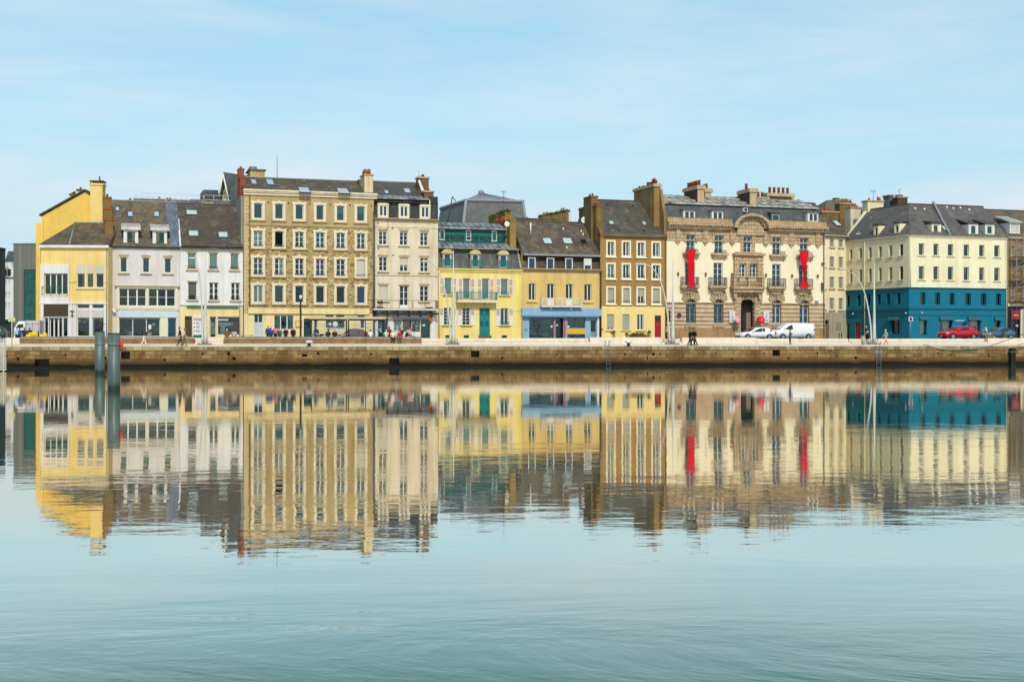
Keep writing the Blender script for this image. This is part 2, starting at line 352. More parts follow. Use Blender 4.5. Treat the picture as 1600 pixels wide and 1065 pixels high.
def win(B, F, u0, u1, z0, z1, v=0, mull=2, rows=1, gl=None, fm=None, fw=.07, rec=.16, blind=0, bm=None, cur=None, sur=None, key=False,
        sill=None, shut=None, rail=None, lint=None, cut=True, name='window', door=0, wp=None, sillw=.16, thick=1):
    fm = fm or WHITE; gl = gl or GL
    if cur and cur[0] in (CUR_W, CUR_Y) and cur[1] in ('full', 'left', 'right') and gl in (GLT, GL): gl = GLP
    if cut: F.open.append((u0, u1, z0, z1))
    mb = MB(); a, b, y0, y1 = u0, u1, v+rec, v+rec+.06
    mb.box(a, a+fw, y0, y1, z0, z1); mb.box(b-fw, b, y0, y1, z0, z1); mb.box(a+fw, b-fw, y0, y1, z1-fw, z1); mb.box(a+fw, b-fw, y0, y1, z0, z0+fw+(door*(z1-z0)))
    zi = z0+fw+door*(z1-z0)
    for i in range(1, mull):
        c = a+(b-a)*i/mull; g = fw*.75*thick; mb.box(c-g, c+g, y0-.012, y1, zi, z1-fw)
    for j in range(1, rows):
        c = zi+(z1-zi)*j/rows; mb.box(a+fw, b-fw, y0+.008, y1-.004, c-fw*.28, c+fw*.28)
    W = obj(name, mb, fm, B, F.wm)
    p = MB(); p.face([(a+.02, y0+.035, z0+.02), (b-.02, y0+.035, z0+.02), (b-.02, y0+.035, z1-.02), (a+.02, y0+.035, z1-.02)]); obj('pane', p, gl, W, F.wm)
    if blind:
        q = MB(); zb = z1-(z1-z0)*blind; n = max(2, int((z1-zb)/.16))
        for k in range(n):
            h = (z1-zb)/n; q.box(a+.03, b-.03, y0-.035, y0-.02-.008*(k % 2), zb+k*h+.004, zb+(k+1)*h-.003)
        obj('roller_shutter', q, bm or BLIND, W, F.wm)
    if cur:
        q = MB(); yc = y0+.16; cm, how = cur
        def drape(x0, x1):
            n = max(2, int((x1-x0)/.09)); d = (x1-x0)/n
            for k in range(n): q.face([(x0+k*d, yc+.05*(k % 2), z0+.03), (x0+(k+1)*d, yc+.05*((k+1) % 2), z0+.03), (x0+(k+1)*d, yc+.05*((k+1) % 2), z1-.03), (x0+k*d, yc+.05*(k % 2), z1-.03)])
        if how == 'full': drape(a+.03, b-.03)
        elif how == 'left': drape(a+.03, a+(b-a)*.42)
        elif how == 'right': drape(a+(b-a)*.6, b-.03)
        elif how == 'top': q.box(a+.03, b-.03, yc, yc+.01, z0+(z1-z0)*.5, z1-.03)
        else: drape(a+.03, a+(b-a)*.27); drape(b-(b-a)*.27, b-.03)
        obj('curtain', q, cm, W, F.wm)
    if sur:
        sm, sw = sur; q = MB(); e = v-.035
        q.box(a-sw, a-.002, e, v+.1, z0, z1); q.box(b+.002, b+sw, e, v+.1, z0, z1); q.box(a-sw, b+sw, e, v+.1, z1+.002, z1+sw)
        q.box(a-sw, b+sw, e, v+.1, z0-sw*.7, z0-.002)
        if key:
            c = (a+b)/2; q.box(c-.16, c+.16, e-.05, v+.05, z1+.05, z1+sw+.12); q.box(a-sw-.07, a-sw+.12, e-.02, v+.02, z1+sw-.22, z1+sw+.05); q.box(b+sw-.12, b+sw+.07, e-.02, v+.02, z1+sw-.22, z1+sw+.05)
        obj('surround', q, sm, W, F.wm)
    if sill:
        q = MB(); so = sur[1] if sur else .1; zz = z0-(sur[1]*.7 if sur else 0)
        q.box(a-so-.12, b+so+.12, v-sillw, v+.03, zz-.12, zz-.004); obj('sill', q, sill, W, F.wm)
    if lint:
        q = MB(); q.box(a-.12, b+.12, v-.10, v+.03, z1+.01+(sur[1] if sur else 0), z1+.15+(sur[1] if sur else 0)); obj('lintel', q, lint, W, F.wm)
    if shut:
        sm, sw = shut; zl = z0-.03
        for (x0, x1) in ((a-sw-.05, a-.05), (b+.05, b+sw+.05)):
            q = MB(); e = v-.06
            q.box(x0, x0+.06, e, v-.012, zl, z1); q.box(x1-.06, x1, e, v-.012, zl, z1); q.box(x0+.06, x1-.06, e, v-.012, z1-.09, z1); q.box(x0+.06, x1-.06, e, v-.012, zl, zl+.12); zm = (zl+z1)/2+.1
            q.box(x0+.06, x1-.06, e, v-.012, zm-.06, zm+.06)
            nn = int((z1-zl)/.12)
            for k in range(nn):
                zz = zl+.12+k*(z1-zl-.21)/nn
                if zz > zm-.06 or wp is None: q.hexa([(x0+.06, e+.012, zz), (x1-.06, e+.012, zz), (x1-.06, v-.014, zz+.05), (x0+.06, v-.014, zz+.05), (x0+.06, e+.012, zz+.02), (x1-.06, e+.012, zz+.02), (x1-.06, v-.014, zz+.07), (x0+.06, v-.014, zz+.07)], 1)
                else: q.box(x0+.06, x1-.06, e+.015, v-.014, zz, zz+.118)
            obj('shutter', q, [sm, plaster('shutter_slat', (226, 200, 204), .1)], W, F.wm)
    if rail:
        rm, rh = rail; q = MB(); y = v-.07
        q.box(a-.04, b+.04, y-.02, y+.02, z0+rh-.04, z0+rh); q.box(a-.04, b+.04, y-.02, y+.02, z0+.06, z0+.09)
        n = max(3, int((b-a)/.13))
        for k in range(n+1): x = a+(b-a)*k/n; q.box(x-.011, x+.011, y-.011, y+.011, z0+.08, z0+rh-.03)
        for x in (a-.03, b+.03): q.box(x-.015, x+.015, y, v+.02, z0+rh-.06, z0+rh-.02)
        obj('window_rail', q, rm, W, F.wm)
    return W
def row(B, F, xs, xref, y0, y1, v=0, each=None, **k):
    """a row of windows whose sill and head share one height"""
    ur = F.u(xref, v); z1 = F.z(y0, ur, v); z0 = F.z(y1, ur, v); out = []
    for i, (x0, x1) in enumerate(xs):
        kk = dict(k)
        if each and i in each: kk.update(each[i])
        out.append(win(B, F, F.u(x0, v), F.u(x1, v), z0, z1, v, **kk))
    return out
def zat(F, px, py, v=0): return F.z(py, F.u(px, v), v)
def band(B, F, u0, u1, z0, z1, out_, mat, name='cornice', v=0):
    q = MB(); q.box(u0, u1, v-out_, v+.02, z0, z1); return obj(name, q, mat, B, F.wm)
def cornice(B, F, u0, u1, z0, z1, out_, mat, name='cornice', v=0):
    q = MB(); h = (z1-z0)
    q.box(u0, u1, v-out_*.4, v+.02, z0, z0+h*.45); q.box(u0, u1, v-out_*.75, v+.02, z0+h*.45, z0+h*.7); q.box(u0-.02, u1+.02, v-out_, v+.02, z0+h*.7, z1)
    return obj(name, q, mat, B, F.wm)
def pipe(B, F, u, z0, z1, mat=None, v=-.12, r=.055):
    q = MB(); q.tube([(u, v, z0), (u, v, z1)], r, 8)
    z = z0+1
    while z < z1: q.box(u-.08, u+.08, v-.02, v+.12, z, z+.05); z += 2.4
    return obj('drainpipe', q, mat or IRON, B, F.wm)
def gutter(B, F, u0, u1, z, mat=None, v=-.28, r=.09):
    q = MB(); n = 6; pts = [(v+r*math.cos(math.pi+math.pi*k/n), z+r*math.sin(math.pi+math.pi*k/n)) for k in range(n+1)]
    for k in range(n): q.face([(u0, *pts[k]), (u1, *pts[k]), (u1, *pts[k+1]), (u0, *pts[k+1])])
    q.box(u0, u1, v-r-.01, v-r+.01, z-.01, z+.02); q.box(u0, u1, v+r-.01, v+r+.01, z-.02, z+.03)
    return obj('gutter', q, mat or IRON, B, F.wm)
class Slope:
    """a roof slope rising from (v0,z0) at the eave to (v1,z1) at the ridge"""
    def __init__(s, F, v0, z0, v1, z1): s.F, s.v0, s.z0, s.v1, s.z1 = F, v0, z0, v1, z1
    def hit(s, px, py):
        a, b = s.v0-1, s.v1+1
        for _ in range(40):
            m = (a+b)/2; u = s.F.u(px, m); f = s.F.z(py, u, m)-(s.z0+(s.z1-s.z0)*(m-s.v0)/(s.v1-s.v0))
            if f > 0: a = m
            else: b = m
        return s.F.u(px, a), a, s.z0+(s.z1-s.z0)*(a-s.v0)/(s.v1-s.v0)
    def nrm(s):
        d = Vector((0, s.v1-s.v0, s.z1-s.z0)).normalized(); return Vector((0, -d.z, d.y))
def gable(B, F, u0, u1, ze, zr, vr, V, mat, wallmat=None, over=.28, name='roof', ridge=None, chop=True):
    """gable roof with thickness; returns its front slope"""
    k = (zr-ze)/vr; q = MB(); t = .16; e0 = -over; z0 = ze-over*k*.35
    zb = ze
    P = lambda u: [(u, e0, z0), (u, vr, zr), (u, V+over*.5, zb), (u, V+over*.5, zb-t), (u, vr, zr-t*1.6), (u, e0, z0-t)]
    A, Bp = P(u0), P(u1); n = len(A)
    for i in range(n):
        j = (i+1) % n; q.face([A[i], Bp[i], Bp[j], A[j]])
    q.face(A); q.face(Bp[::-1])
    o = obj(name, q, mat, B, F.wm)
    if wallmat:
        g = MB()
        for u in (u0+.06, u1-.06): g.face([(u, 0, ze-.02), (u, V, ze-.02), (u, vr, zr-.3)] if u < u1-1 else [(u, V, ze-.02), (u, 0, ze-.02), (u, vr, zr-.3)])
        obj('gable_wall', g, wallmat, B, F.wm)
    r = MB(); r.tube([(u0, vr, zr+.02), (u1, vr, zr+.02)], .09, 6, sm=False); obj('ridge_cap', r, ridge or mat, o, F.wm)
    return o, Slope(F, e0, z0, vr, zr)
def skylight(R_, S, x0, y0, x1, y1, gl=None, fm=None):
    pts = [S.hit(x0, y1), S.hit(x1, y1), S.hit(x1, y0), S.hit(x0, y0)]; n = S.nrm(); F = S.F
    um0 = (pts[0][0]+pts[3][0])/2; um1 = (pts[1][0]+pts[2][0])/2
    lo, hi = Vector((0, pts[0][1], pts[0][2])), Vector((0, pts[3][1], pts[3][2]))
    c = [Vector((um0, lo.y, lo.z)), Vector((um1, lo.y, lo.z)), Vector((um1, hi.y, hi.z)), Vector((um0, hi.y, hi.z))]
    q = MB(); q.hexa([p-n*.05 for p in c]+[p+n*.09 for p in c]); W = obj('skylight', q, fm or IRON, R_, F.wm)
    ctr = sum(c, Vector())/4; g = MB(); g.face([(ctr+(p-ctr)*.82)+n*.095 for p in c]); obj('pane', g, gl or SKYG, W, F.wm)
SKYG = paint('skylight_glass', (200, 222, 218), .12, .8, 0, .8)
SKYB = paint('skylight_glass_blue', (190, 208, 226), .12, .8, 0, .8)
def chimney(B, F, u0, u1, v0, v1, z0, z1, mat, cap=None, pots=(), potm=None, name='chimney', ph=.5, pr=.13, capout=.1, caph=.16, leafy=False, alongv=False):
    q = MB(); q.box(u0, u1, v0, v1, z0, z1-caph); o = obj(name, q, mat, B, F.wm)
    c = MB(); c.box(u0-capout, u1+capout, v0-capout, v1+capout, z1-caph, z1-.03); c.box(u0-capout*.4, u1+capout*.4, v0-capout*.4, v1+capout*.4, z1-.03, z1+.05); obj('chimney_cap', c, cap or mat, o, F.wm)
    for t in pots:
        t, hh = t if isinstance(t, tuple) else (t, ph)
        u, v = ((u0+u1)/2, v0+(v1-v0)*t) if alongv else (u0+(u1-u0)*t, (v0+v1)/2)
        p = MB(); p.tube([(u, v, z1+.03), (u, v, z1+hh*.75), (u, v, z1+hh*.78), (u, v, z1+hh)], [pr*1.05, pr*.8, pr*1.05, pr*.95], 10)
        obj('chimney_pot', p, potm or POT, o, F.wm)
    return o
def railing(mb, u0, u1, v, z0, z1, step=.14, m=0, posts=1.4, t=.014, cross=False):
    mb.box(u0, u1, v-.025, v+.025, z1-.05, z1, m); mb.box(u0, u1, v-.015, v+.015, z0+.05, z0+.08, m)
    n = max(1, round((u1-u0)/posts))
    for i in range(n+1): u = u0+(u1-u0)*i/n; mb.box(u-.025, u+.025, v-.02, v+.02, z0, z1-.05, m)
    if cross:
        for i in range(n):
            a = u0+(u1-u0)*i/n; b = u0+(u1-u0)*(i+1)/n; e = .02
            mb.tube([(a, v, z0+.08), (b, v, z1-.05)], e, 5, m); mb.tube([(a, v+.01, z1-.05), (b, v+.01, z0+.08)], e, 5, m)
    elif step:
        k = max(1, round((u1-u0)/step))
        for i in range(k): u = u0+(u1-u0)*(i+.5)/k; mb.box(u-t, u+t, v-t, v+t, z0+.08, z1-.05, m)
def rail_side(mb, u, v0, v1, z0, z1, m=0):
    mb.box(u-.02, u+.02, v0, v1, z1-.05, z1, m); mb.box(u-.015, u+.015, v0, v1, z0+.05, z0+.08, m)
    n = max(1, round((v1-v0)/.15))
    for i in range(n): y = v0+(v1-v0)*(i+.5)/n; mb.box(u-.012, u+.012, y-.012, y+.012, z0+.08, z1-.05, m)
def balcony(B, F, x0, x1, yt, yb, out_, railm, slabm, slab=.16, v=0, step=.14, cross=False, brackets=3, xref=None):
    u0, u1 = F.u(x0, v-out_), F.u(x1, v-out_); um = F.u(xref or (x0+x1)/2, v-out_); zt, zb = F.z(yt, um, v-out_), F.z(yb, um, v-out_)
    q = MB(); q.box(u0-.05, u1+.05, v-out_-.05, v, zb-slab, zb)
    for i in range(brackets):
        u = u0+(u1-u0)*(i+.5)/brackets; q.prism([(u-.09, zb-slab), (u-.09, zb-slab-.32), (u+.09, zb-slab-.32), (u+.09, zb-slab)], v-out_*.55, v)
    o = obj('balcony', q, slabm, B, F.wm)
    r = MB(); railing(r, u0, u1, v-out_+.04, zb, zt, step, cross=cross); rail_side(r, u0+.02, v-out_+.06, v, zb, zt); rail_side(r, u1-.02, v-out_+.06, v, zb, zt)
    obj('railing', r, railm, o, F.wm); return o
def foliage(mb, c, r, n, size=.09, m=2):
    for _ in range(n):
        while True:
            d = Vector([random.uniform(-1, 1) for _ in range(3)])
            if d.length < 1: break
        d = d*(.55+.45*random.random())/max(d.length, .3)*d.length**.5 if d.length > 0 else d
        p = Vector((c[0]+d.x*r[0], c[1]+d.y*r[1], c[2]+d.z*r[2]))
        a = Vector([random.gauss(0, 1) for _ in range(3)]).normalized(); b = a.cross(Vector([random.gauss(0, 1) for _ in range(3)])).normalized(); s_ = size*random.uniform(.6, 1.4)
        mb.face([p-a*s_, p+b*s_*.6, p+a*s_, p-b*s_*.6], random.randrange(m))
def dormer(B, F, x0, x1, ytop, ybot, v, wallm, roofm, back=2.6, xr0=None, xr1=None, winpx=None, roofh=.14, xref=None, slope=.12, fm=None, mull=2, rows=1, cur=None, gl=None, over=.15, blind=0, thick=1):
    um = F.u(xref or (x0+x1)/2, v); u0, u1 = F.u(x0, v), F.u(x1, v); z1, z0 = F.z(ytop, um, v), F.z(ybot, um, v)
    wx0, wy0, wx1, wy1 = winpx; a, b = F.u(wx0, v), F.u(wx1, v); d, c = F.z(wy0, um, v), F.z(wy1, um, v)
    q = MB(); wall(q, F, u0, u1, z0, z1, v, .14, 0, [(a, b, c, d)])
    q.face([(u0, v+back, z0), (u0, v, z0), (u0, v, z1), (u0, v+back, z1)]); q.face([(u1, v, z0), (u1, v+back, z0), (u1, v+back, z1), (u1, v, z1)])
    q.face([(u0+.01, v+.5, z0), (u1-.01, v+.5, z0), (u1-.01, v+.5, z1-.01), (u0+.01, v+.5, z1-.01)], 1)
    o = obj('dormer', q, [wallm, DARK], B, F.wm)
    r = MB(); r.hexa([(u0-over, v-over, z1), (u1+over, v-over, z1), (u1+over, v+back, z1+slope*back), (u0-over, v+back, z1+slope*back), (u0-over, v-over, z1+roofh), (u1+over, v-over, z1+roofh), (u1+over, v+back, z1+roofh+slope*back), (u0-over, v+back, z1+roofh+slope*back)])
    obj('dormer_roof', r, roofm, o, F.wm)
    win(o, F, a, b, c, d, v, cut=False, rec=.05, mull=mull, rows=rows, fm=fm, cur=cur, gl=gl, blind=blind, thick=thick)
    return o
def stack(B, F, x, v0, v1, wid, y_top, z0, mat, pots=(), yref_v=None, **k):
    """party-wall chimney running front to back; its front right corner stands at pixel x"""
    u1 = F.u(x, v0); z1 = F.z(y_top, u1, v0); return chimney(B, F, u1-wid, u1, v0, v1, z0, z1, mat, pots=pots, alongv=True, **k)
# ------------------------------------------------------------------ the setting: water, quay, street
def build_setting():
    # water
    m = bpy.data.materials.new('harbour_water'); m.use_nodes = True; Nn = m.node_tree.nodes; Ll = m.node_tree.links; Nn.clear()
    om = Nn.new('ShaderNodeOutputMaterial'); ms = Nn.new('ShaderNodeMixShader'); df = Nn.new('ShaderNodeBsdfDiffuse'); gl = Nn.new('ShaderNodeBsdfGlossy')
    df.inputs[0].default_value = (.036, .120, .105, 1); gl.inputs[0].default_value = (1, .925, .81, 1)
    Ll.new(df.outputs[0], ms.inputs[1]); Ll.new(gl.outputs[0], ms.inputs[2]); Ll.new(ms.outputs[0], om.inputs[0])
    pos = Nn.new('ShaderNodeNewGeometry').outputs['Position']
    a = noise(Nn, Ll, mapping(Nn, Ll, pos, (.45, 1.0, 1), (0, 0, .12)), .55, 2, .5, .3)
    c = noise(Nn, Ll, mapping(Nn, Ll, pos, (.55, 1.3, 1), (0, 0, -.08)), 2.1, 3, .5, .2)
    f = noise(Nn, Ll, mapping(Nn, Ll, pos, (.8, 2.0, 1)), 7.0, 2, .5)
    patch = noise(Nn, Ll, mapping(Nn, Ll, pos, (.018, .05, 1), (0, 0, .1)), 1.0, 3, .55)
    amp = ramp(Nn, Ll, patch, .36, .62, .45, 1.0)
    sy = Nn.new('ShaderNodeSeparateXYZ'); Ll.new(pos, sy.inputs[0])
    calm = ramp(Nn, Ll, sy.outputs['Y'], 20, 48, 1.0, .26)        # sheltered under the quay wall
    near = ramp(Nn, Ll, sy.outputs['Y'], 9, 24, .55, 1.0)
    def mul(x, y):
        q = Nn.new('ShaderNodeMath'); q.operation = 'MULTIPLY'
        for i, t in enumerate((x, y)):
            if hasattr(t, 'links'): Ll.new(t, q.inputs[i])
            else: q.inputs[i].default_value = t
        return q.outputs[0]
    def add(x, y):
        q = Nn.new('ShaderNodeMath'); q.operation = 'ADD'; Ll.new(x, q.inputs[0]); Ll.new(y, q.inputs[1]); return q.outputs[0]
    h = add(add(mul(a, .0100), mul(c, .0042)), mul(f, .0004)); h = mul(mul(mul(mul(h, amp), calm), near), ramp(Nn, Ll, sy.outputs['Y'], 75, 98, 1.0, .2)); h = mul(h, ramp(Nn, Ll, sy.outputs['Y'], 46, 64, 1.0, 2.2))
    h = add(h, mul(noise(Nn, Ll, mapping(Nn, Ll, pos, (.35, 1, 1), (0, 0, .16)), .30, 6, .6, 1.2), ramp(Nn, Ll, sy.outputs['Y'], 9.5, 13.2, .036, 0)))
    bn = Nn.new('ShaderNodeBump'); bn.inputs['Distance'].default_value = 1; bn.inputs['Strength'].default_value = 1; Ll.new(h, bn.inputs['Height']); Ll.new(bn.outputs[0], gl.inputs['Normal'])
    # how much the surface mirrors: strong at a grazing look, weak looking down into it
    dt = Nn.new('ShaderNodeVectorMath'); dt.operation = 'DOT_PRODUCT'; Ll.new(Nn.new('ShaderNodeNewGeometry').outputs['Incoming'], dt.inputs[0]); Ll.new(bn.outputs[0], dt.inputs[1])
    fr = Nn.new('ShaderNodeValToRGB'); Ll.new(dt.outputs['Value'], fr.inputs[0]); el = fr.color_ramp.elements
    el[0].position = 0; el[0].color = (.92, .92, .92, 1); el[1].position = 1; el[1].color = (.04, .04, .04, 1)
    for p_, v_ in ((.07, .88), (.16, .90), (.22, .50), (.27, .20), (.5, .08)): e_ = el.new(p_); e_.color = (v_, v_, v_, 1)
    Ll.new(fr.outputs[0], ms.inputs[0])
    # a breeze roughens the open middle of the basin a little
    Ll.new(ramp(Nn, Ll, sy.outputs['Y'], 40, 70, .008, .015), gl.inputs['Roughness'])
    q = MB(); q.face([(-900, -600, 0), (900, -600, 0), (900, 240, 0), (-900, 240, 0)])
    tag(obj('water', q, m), kind='structure')
    # basin bottom and quay body
    qf = Q
    pv, Nn, Ll, b = base_mat('quay_paving', .85, .2)
    pos = Nn.new('ShaderNodeNewGeometry').outputs['Position']; uv = Nn.new('ShaderNodeTexCoord').outputs['UV']
    br = Nn.new('ShaderNodeTexBrick'); br.inputs['Scale'].default_value = 1; br.inputs['Brick Width'].default_value = 1.2; br.inputs['Row Height'].default_value = .6; br.inputs['Mortar Size'].default_value = .01
    br.inputs['Color1'].default_value = C(246, 228, 204); br.inputs['Color2'].default_value = C(252, 238, 216); br.inputs['Mortar'].default_value = C(190, 176, 158)
    Ll.new(uv, br.inputs['Vector']); n = noise(Nn, Ll, pos, .6, 6)
    Ll.new(mixc(Nn, Ll, ramp(Nn, Ll, n, .4, .75, 0, .4), br.outputs[0], (.75, .7, .62, 1), 'MULTIPLY'), b.inputs['Base Color'])
    asph = plaster('street_asphalt', (120, 116, 112), .3, .1, .6)
    q = MB()
    zE, zB, vB = 1.95, 2.22, 5.0
    q.face([(-200, .0, zE), (200, .0, zE), (200, vB, zB), (-200, vB, zB)]); q.face([(-200, vB, zB), (200, vB, zB), (200, 6.2, 2.34), (-200, 6.2, 2.34)])
    tag(obj('quay_pavement', q, pv, None, qf.wm), kind='structure')
    S = street(800); q = MB(); RISE = .32
    ks = [(-220, 0), (16, 0), (27, RISE), (220, RISE)]
    for (a, za), (b_, zb_) in zip(ks, ks[1:]):
        q.face([(a, 6.2, 2.34+za), (b_, 6.2, 2.34+zb_), (b_*3, 900, 2.34+zb_), (a*3, 900, 2.34+za)]); q.face([(a, 6.2, 2.3), (b_, 6.2, 2.3), (b_, 6.2, 2.34+zb_), (a, 6.2, 2.34+za)])
    tag(obj('street', q, asph, None, qf.wm), kind='structure')
    q = MB(); q.box(-150, 22, -3.2, 30, 2.0-G, .10); q.box(22, 130, -3.2, 30, 2.0-G, .10+RISE); tag(obj('sidewalk', q, plaster('sidewalk_concrete', (190, 182, 170), .3), None, S.wm), kind='structure')
    # quay wall: coping course over old masonry, weed band at the waterline
    m, Nn, Ll, b = base_mat('quay_masonry', .85, .25)
    pos = Nn.new('ShaderNodeNewGeometry').outputs['Position']; uv = Nn.new('ShaderNodeTexCoord').outputs['UV']
    br = Nn.new('ShaderNodeTexBrick'); br.inputs['Scale'].default_value = 1; br.inputs['Brick Width'].default_value = .95; br.inputs['Row Height'].default_value = .40; br.inputs['Mortar Size'].default_value = .02
    br.inputs['Color1'].default_value = C(172, 138, 88); br.inputs['Color2'].default_value = C(122, 90, 56); br.inputs['Mortar'].default_value = C(78, 58, 30); br.inputs['Bias'].default_value = -.1
    Ll.new(uv, br.inputs['Vector'])
    n = noise(Nn, Ll, mapping(Nn, Ll, pos, (.35, .35, 1.5)), 1.3, 8, .7); col = mixc(Nn, Ll, ramp(Nn, Ll, n, .52, .70, 0, .6), br.outputs[0], C(150, 130, 60, .70))
    n2 = noise(Nn, Ll, mapping(Nn, Ll, pos, (.8, .8, .35)), 1.1, 6, .65); col = mixc(Nn, Ll, ramp(Nn, Ll, n2, .46, .66, 0, .85), col, C(112, 72, 40, .7))
    n3 = noise(Nn, Ll, pos, 2.2, 7, .7); col = mixc(Nn, Ll, ramp(Nn, Ll, n3, .58, .72, 0, .6), col, C(214, 192, 140, .75))
    sz = Nn.new('ShaderNodeSeparateXYZ'); Ll.new(pos, sz.inputs[0])
    wob = Nn.new('ShaderNodeMath'); wob.operation = 'MULTIPLY_ADD'; wob.inputs[1].default_value = .7
    Ll.new(noise(Nn, Ll, mapping(Nn, Ll, pos, (.3, .3, .6)), .9, 6, .7), wob.inputs[0]); Ll.new(sz.outputs['Z'], wob.inputs[2])
    col = mixc(Nn, Ll, ramp(Nn, Ll, wob.outputs[0], .90, 1.3, .85, 0), col, C(96, 66, 34, .6))
    col = mixc(Nn, Ll, ramp(Nn, Ll, wob.outputs[0], .62, .78, .97, 0), col, C(26, 18, 10, .6))
    Ll.new(col, b.inputs['Base Color']); bump(Nn, Ll, b, n3, .06, .8)
    q = MB()
    # openings of old drains and weep holes
    rw = random.Random(5); holes = [(a, a+rw.uniform(.12, .3), z, z+rw.uniform(.1, .28)) for a, z in ((rw.uniform(-48, 52), rw.uniform(.55, 1.2)) for _ in range(30))]
    for x0, x1, y0, y1 in ((189, 203, 549, 561), (736, 749, 548, 558), (1207, 1219, 546, 556), (54, 77, 561, 571), (608, 624, 559, 569), (472, 480, 553, 557)):
        holes.append((qf.u(x0), qf.u(x1), qf.z(y1, qf.u(x0)), qf.z(y0, qf.u(x0))))
    wall(q, qf, -200, 200, -2, 1.62, 0, .9, 0, holes)
    for (a, b_, c, d) in holes: q.face([(a, .9, c), (b_, .9, c), (b_, .9, d), (a, .9, d)], 1)
    tag(obj('quay_wall', q, [m, paint('drain_dark', (40, 28, 18))], None, qf.wm), 'long old masonry quay wall with a dark weed band along the basin waterline', 'quay wall')
    o = bpy.data.objects['quay_wall']
    cop = [plaster('coping_stone', (206, 186, 142), .6, .2), plaster('coping_stone_dark', (158, 134, 96), .6, .2), plaster('coping_stone_grey', (186, 166, 126), .6, .2)]
    q = MB(); u = -75.0
    while u < 85:
        l = random.uniform(.55, 1.05); q.box(u, u+l-.03, -.05-random.random()*.02, .9, 1.60+random.random()*.01, 1.957+random.random()*.012, random.randrange(3)); u += l
    obj('coping_course', q, cop, o, qf.wm)
build_setting()

ST_TAN = plaster('tan_render', (212, 180, 112)); YEL = plaster('yellow_render', (255, 220, 138), .25, .08, .88); YEL2 = plaster('deep_yellow_render', (252, 209, 104), .25, .1, .88)
YELB = plaster('lemon_render', (255, 230, 140), .25, .07, .88); CRM = plaster('cream_render', (250, 236, 190), .22, .07, .86); YEL3 = plaster('straw_render', (255, 230, 168), .3, .09, .88); LILAC = plaster('white_lilac_render', (232, 226, 224), .28, .07, .84)
WHT = plaster('white_render', (244, 240, 238), .25, .06, .84); CREAM2 = plaster('pale_pink_stone', (244, 228, 200), .38, .09, .84)
GRYW = plaster('grey_flank_render', (176, 174, 166), .5, .15); BRSTK = plaster('brown_stack_render', (150, 122, 72), .5, .25); STONE = blocks('dressed_stone', (228, 200, 166), (206, 176, 140), (120, 92, 62), .85, .44, .022)
SURC = plaster('cream_stone_surround', (246, 228, 196), .25, .05, .86); SILLC = plaster('worn_sill_stone', (205, 180, 135), .4, .1); REDB = blocks('red_brick', (188, 96, 62), (150, 72, 48), (150, 110, 90), .24, .09, .01)
DKSL = slate('dark_slate', (58, 62, 62)); BRSL = slate('brown_slate', (98, 86, 74)); GRSL = slate('grey_slate', (94, 96, 96)); MOSSL = slate('mossy_slate', (104, 94, 86), (150, 122, 62), .75)
MOSB = slate('mossy_brown_slate', (98, 86, 72), (140, 118, 62), .6); ZN = zinc('zinc_sheet'); ZND = zinc('dull_zinc', (120, 126, 132), (70, 76, 82)); GRM = slate('pale_grey_slate', (116, 120, 122)); BLKS = slate('black_slate', (46, 50, 50))

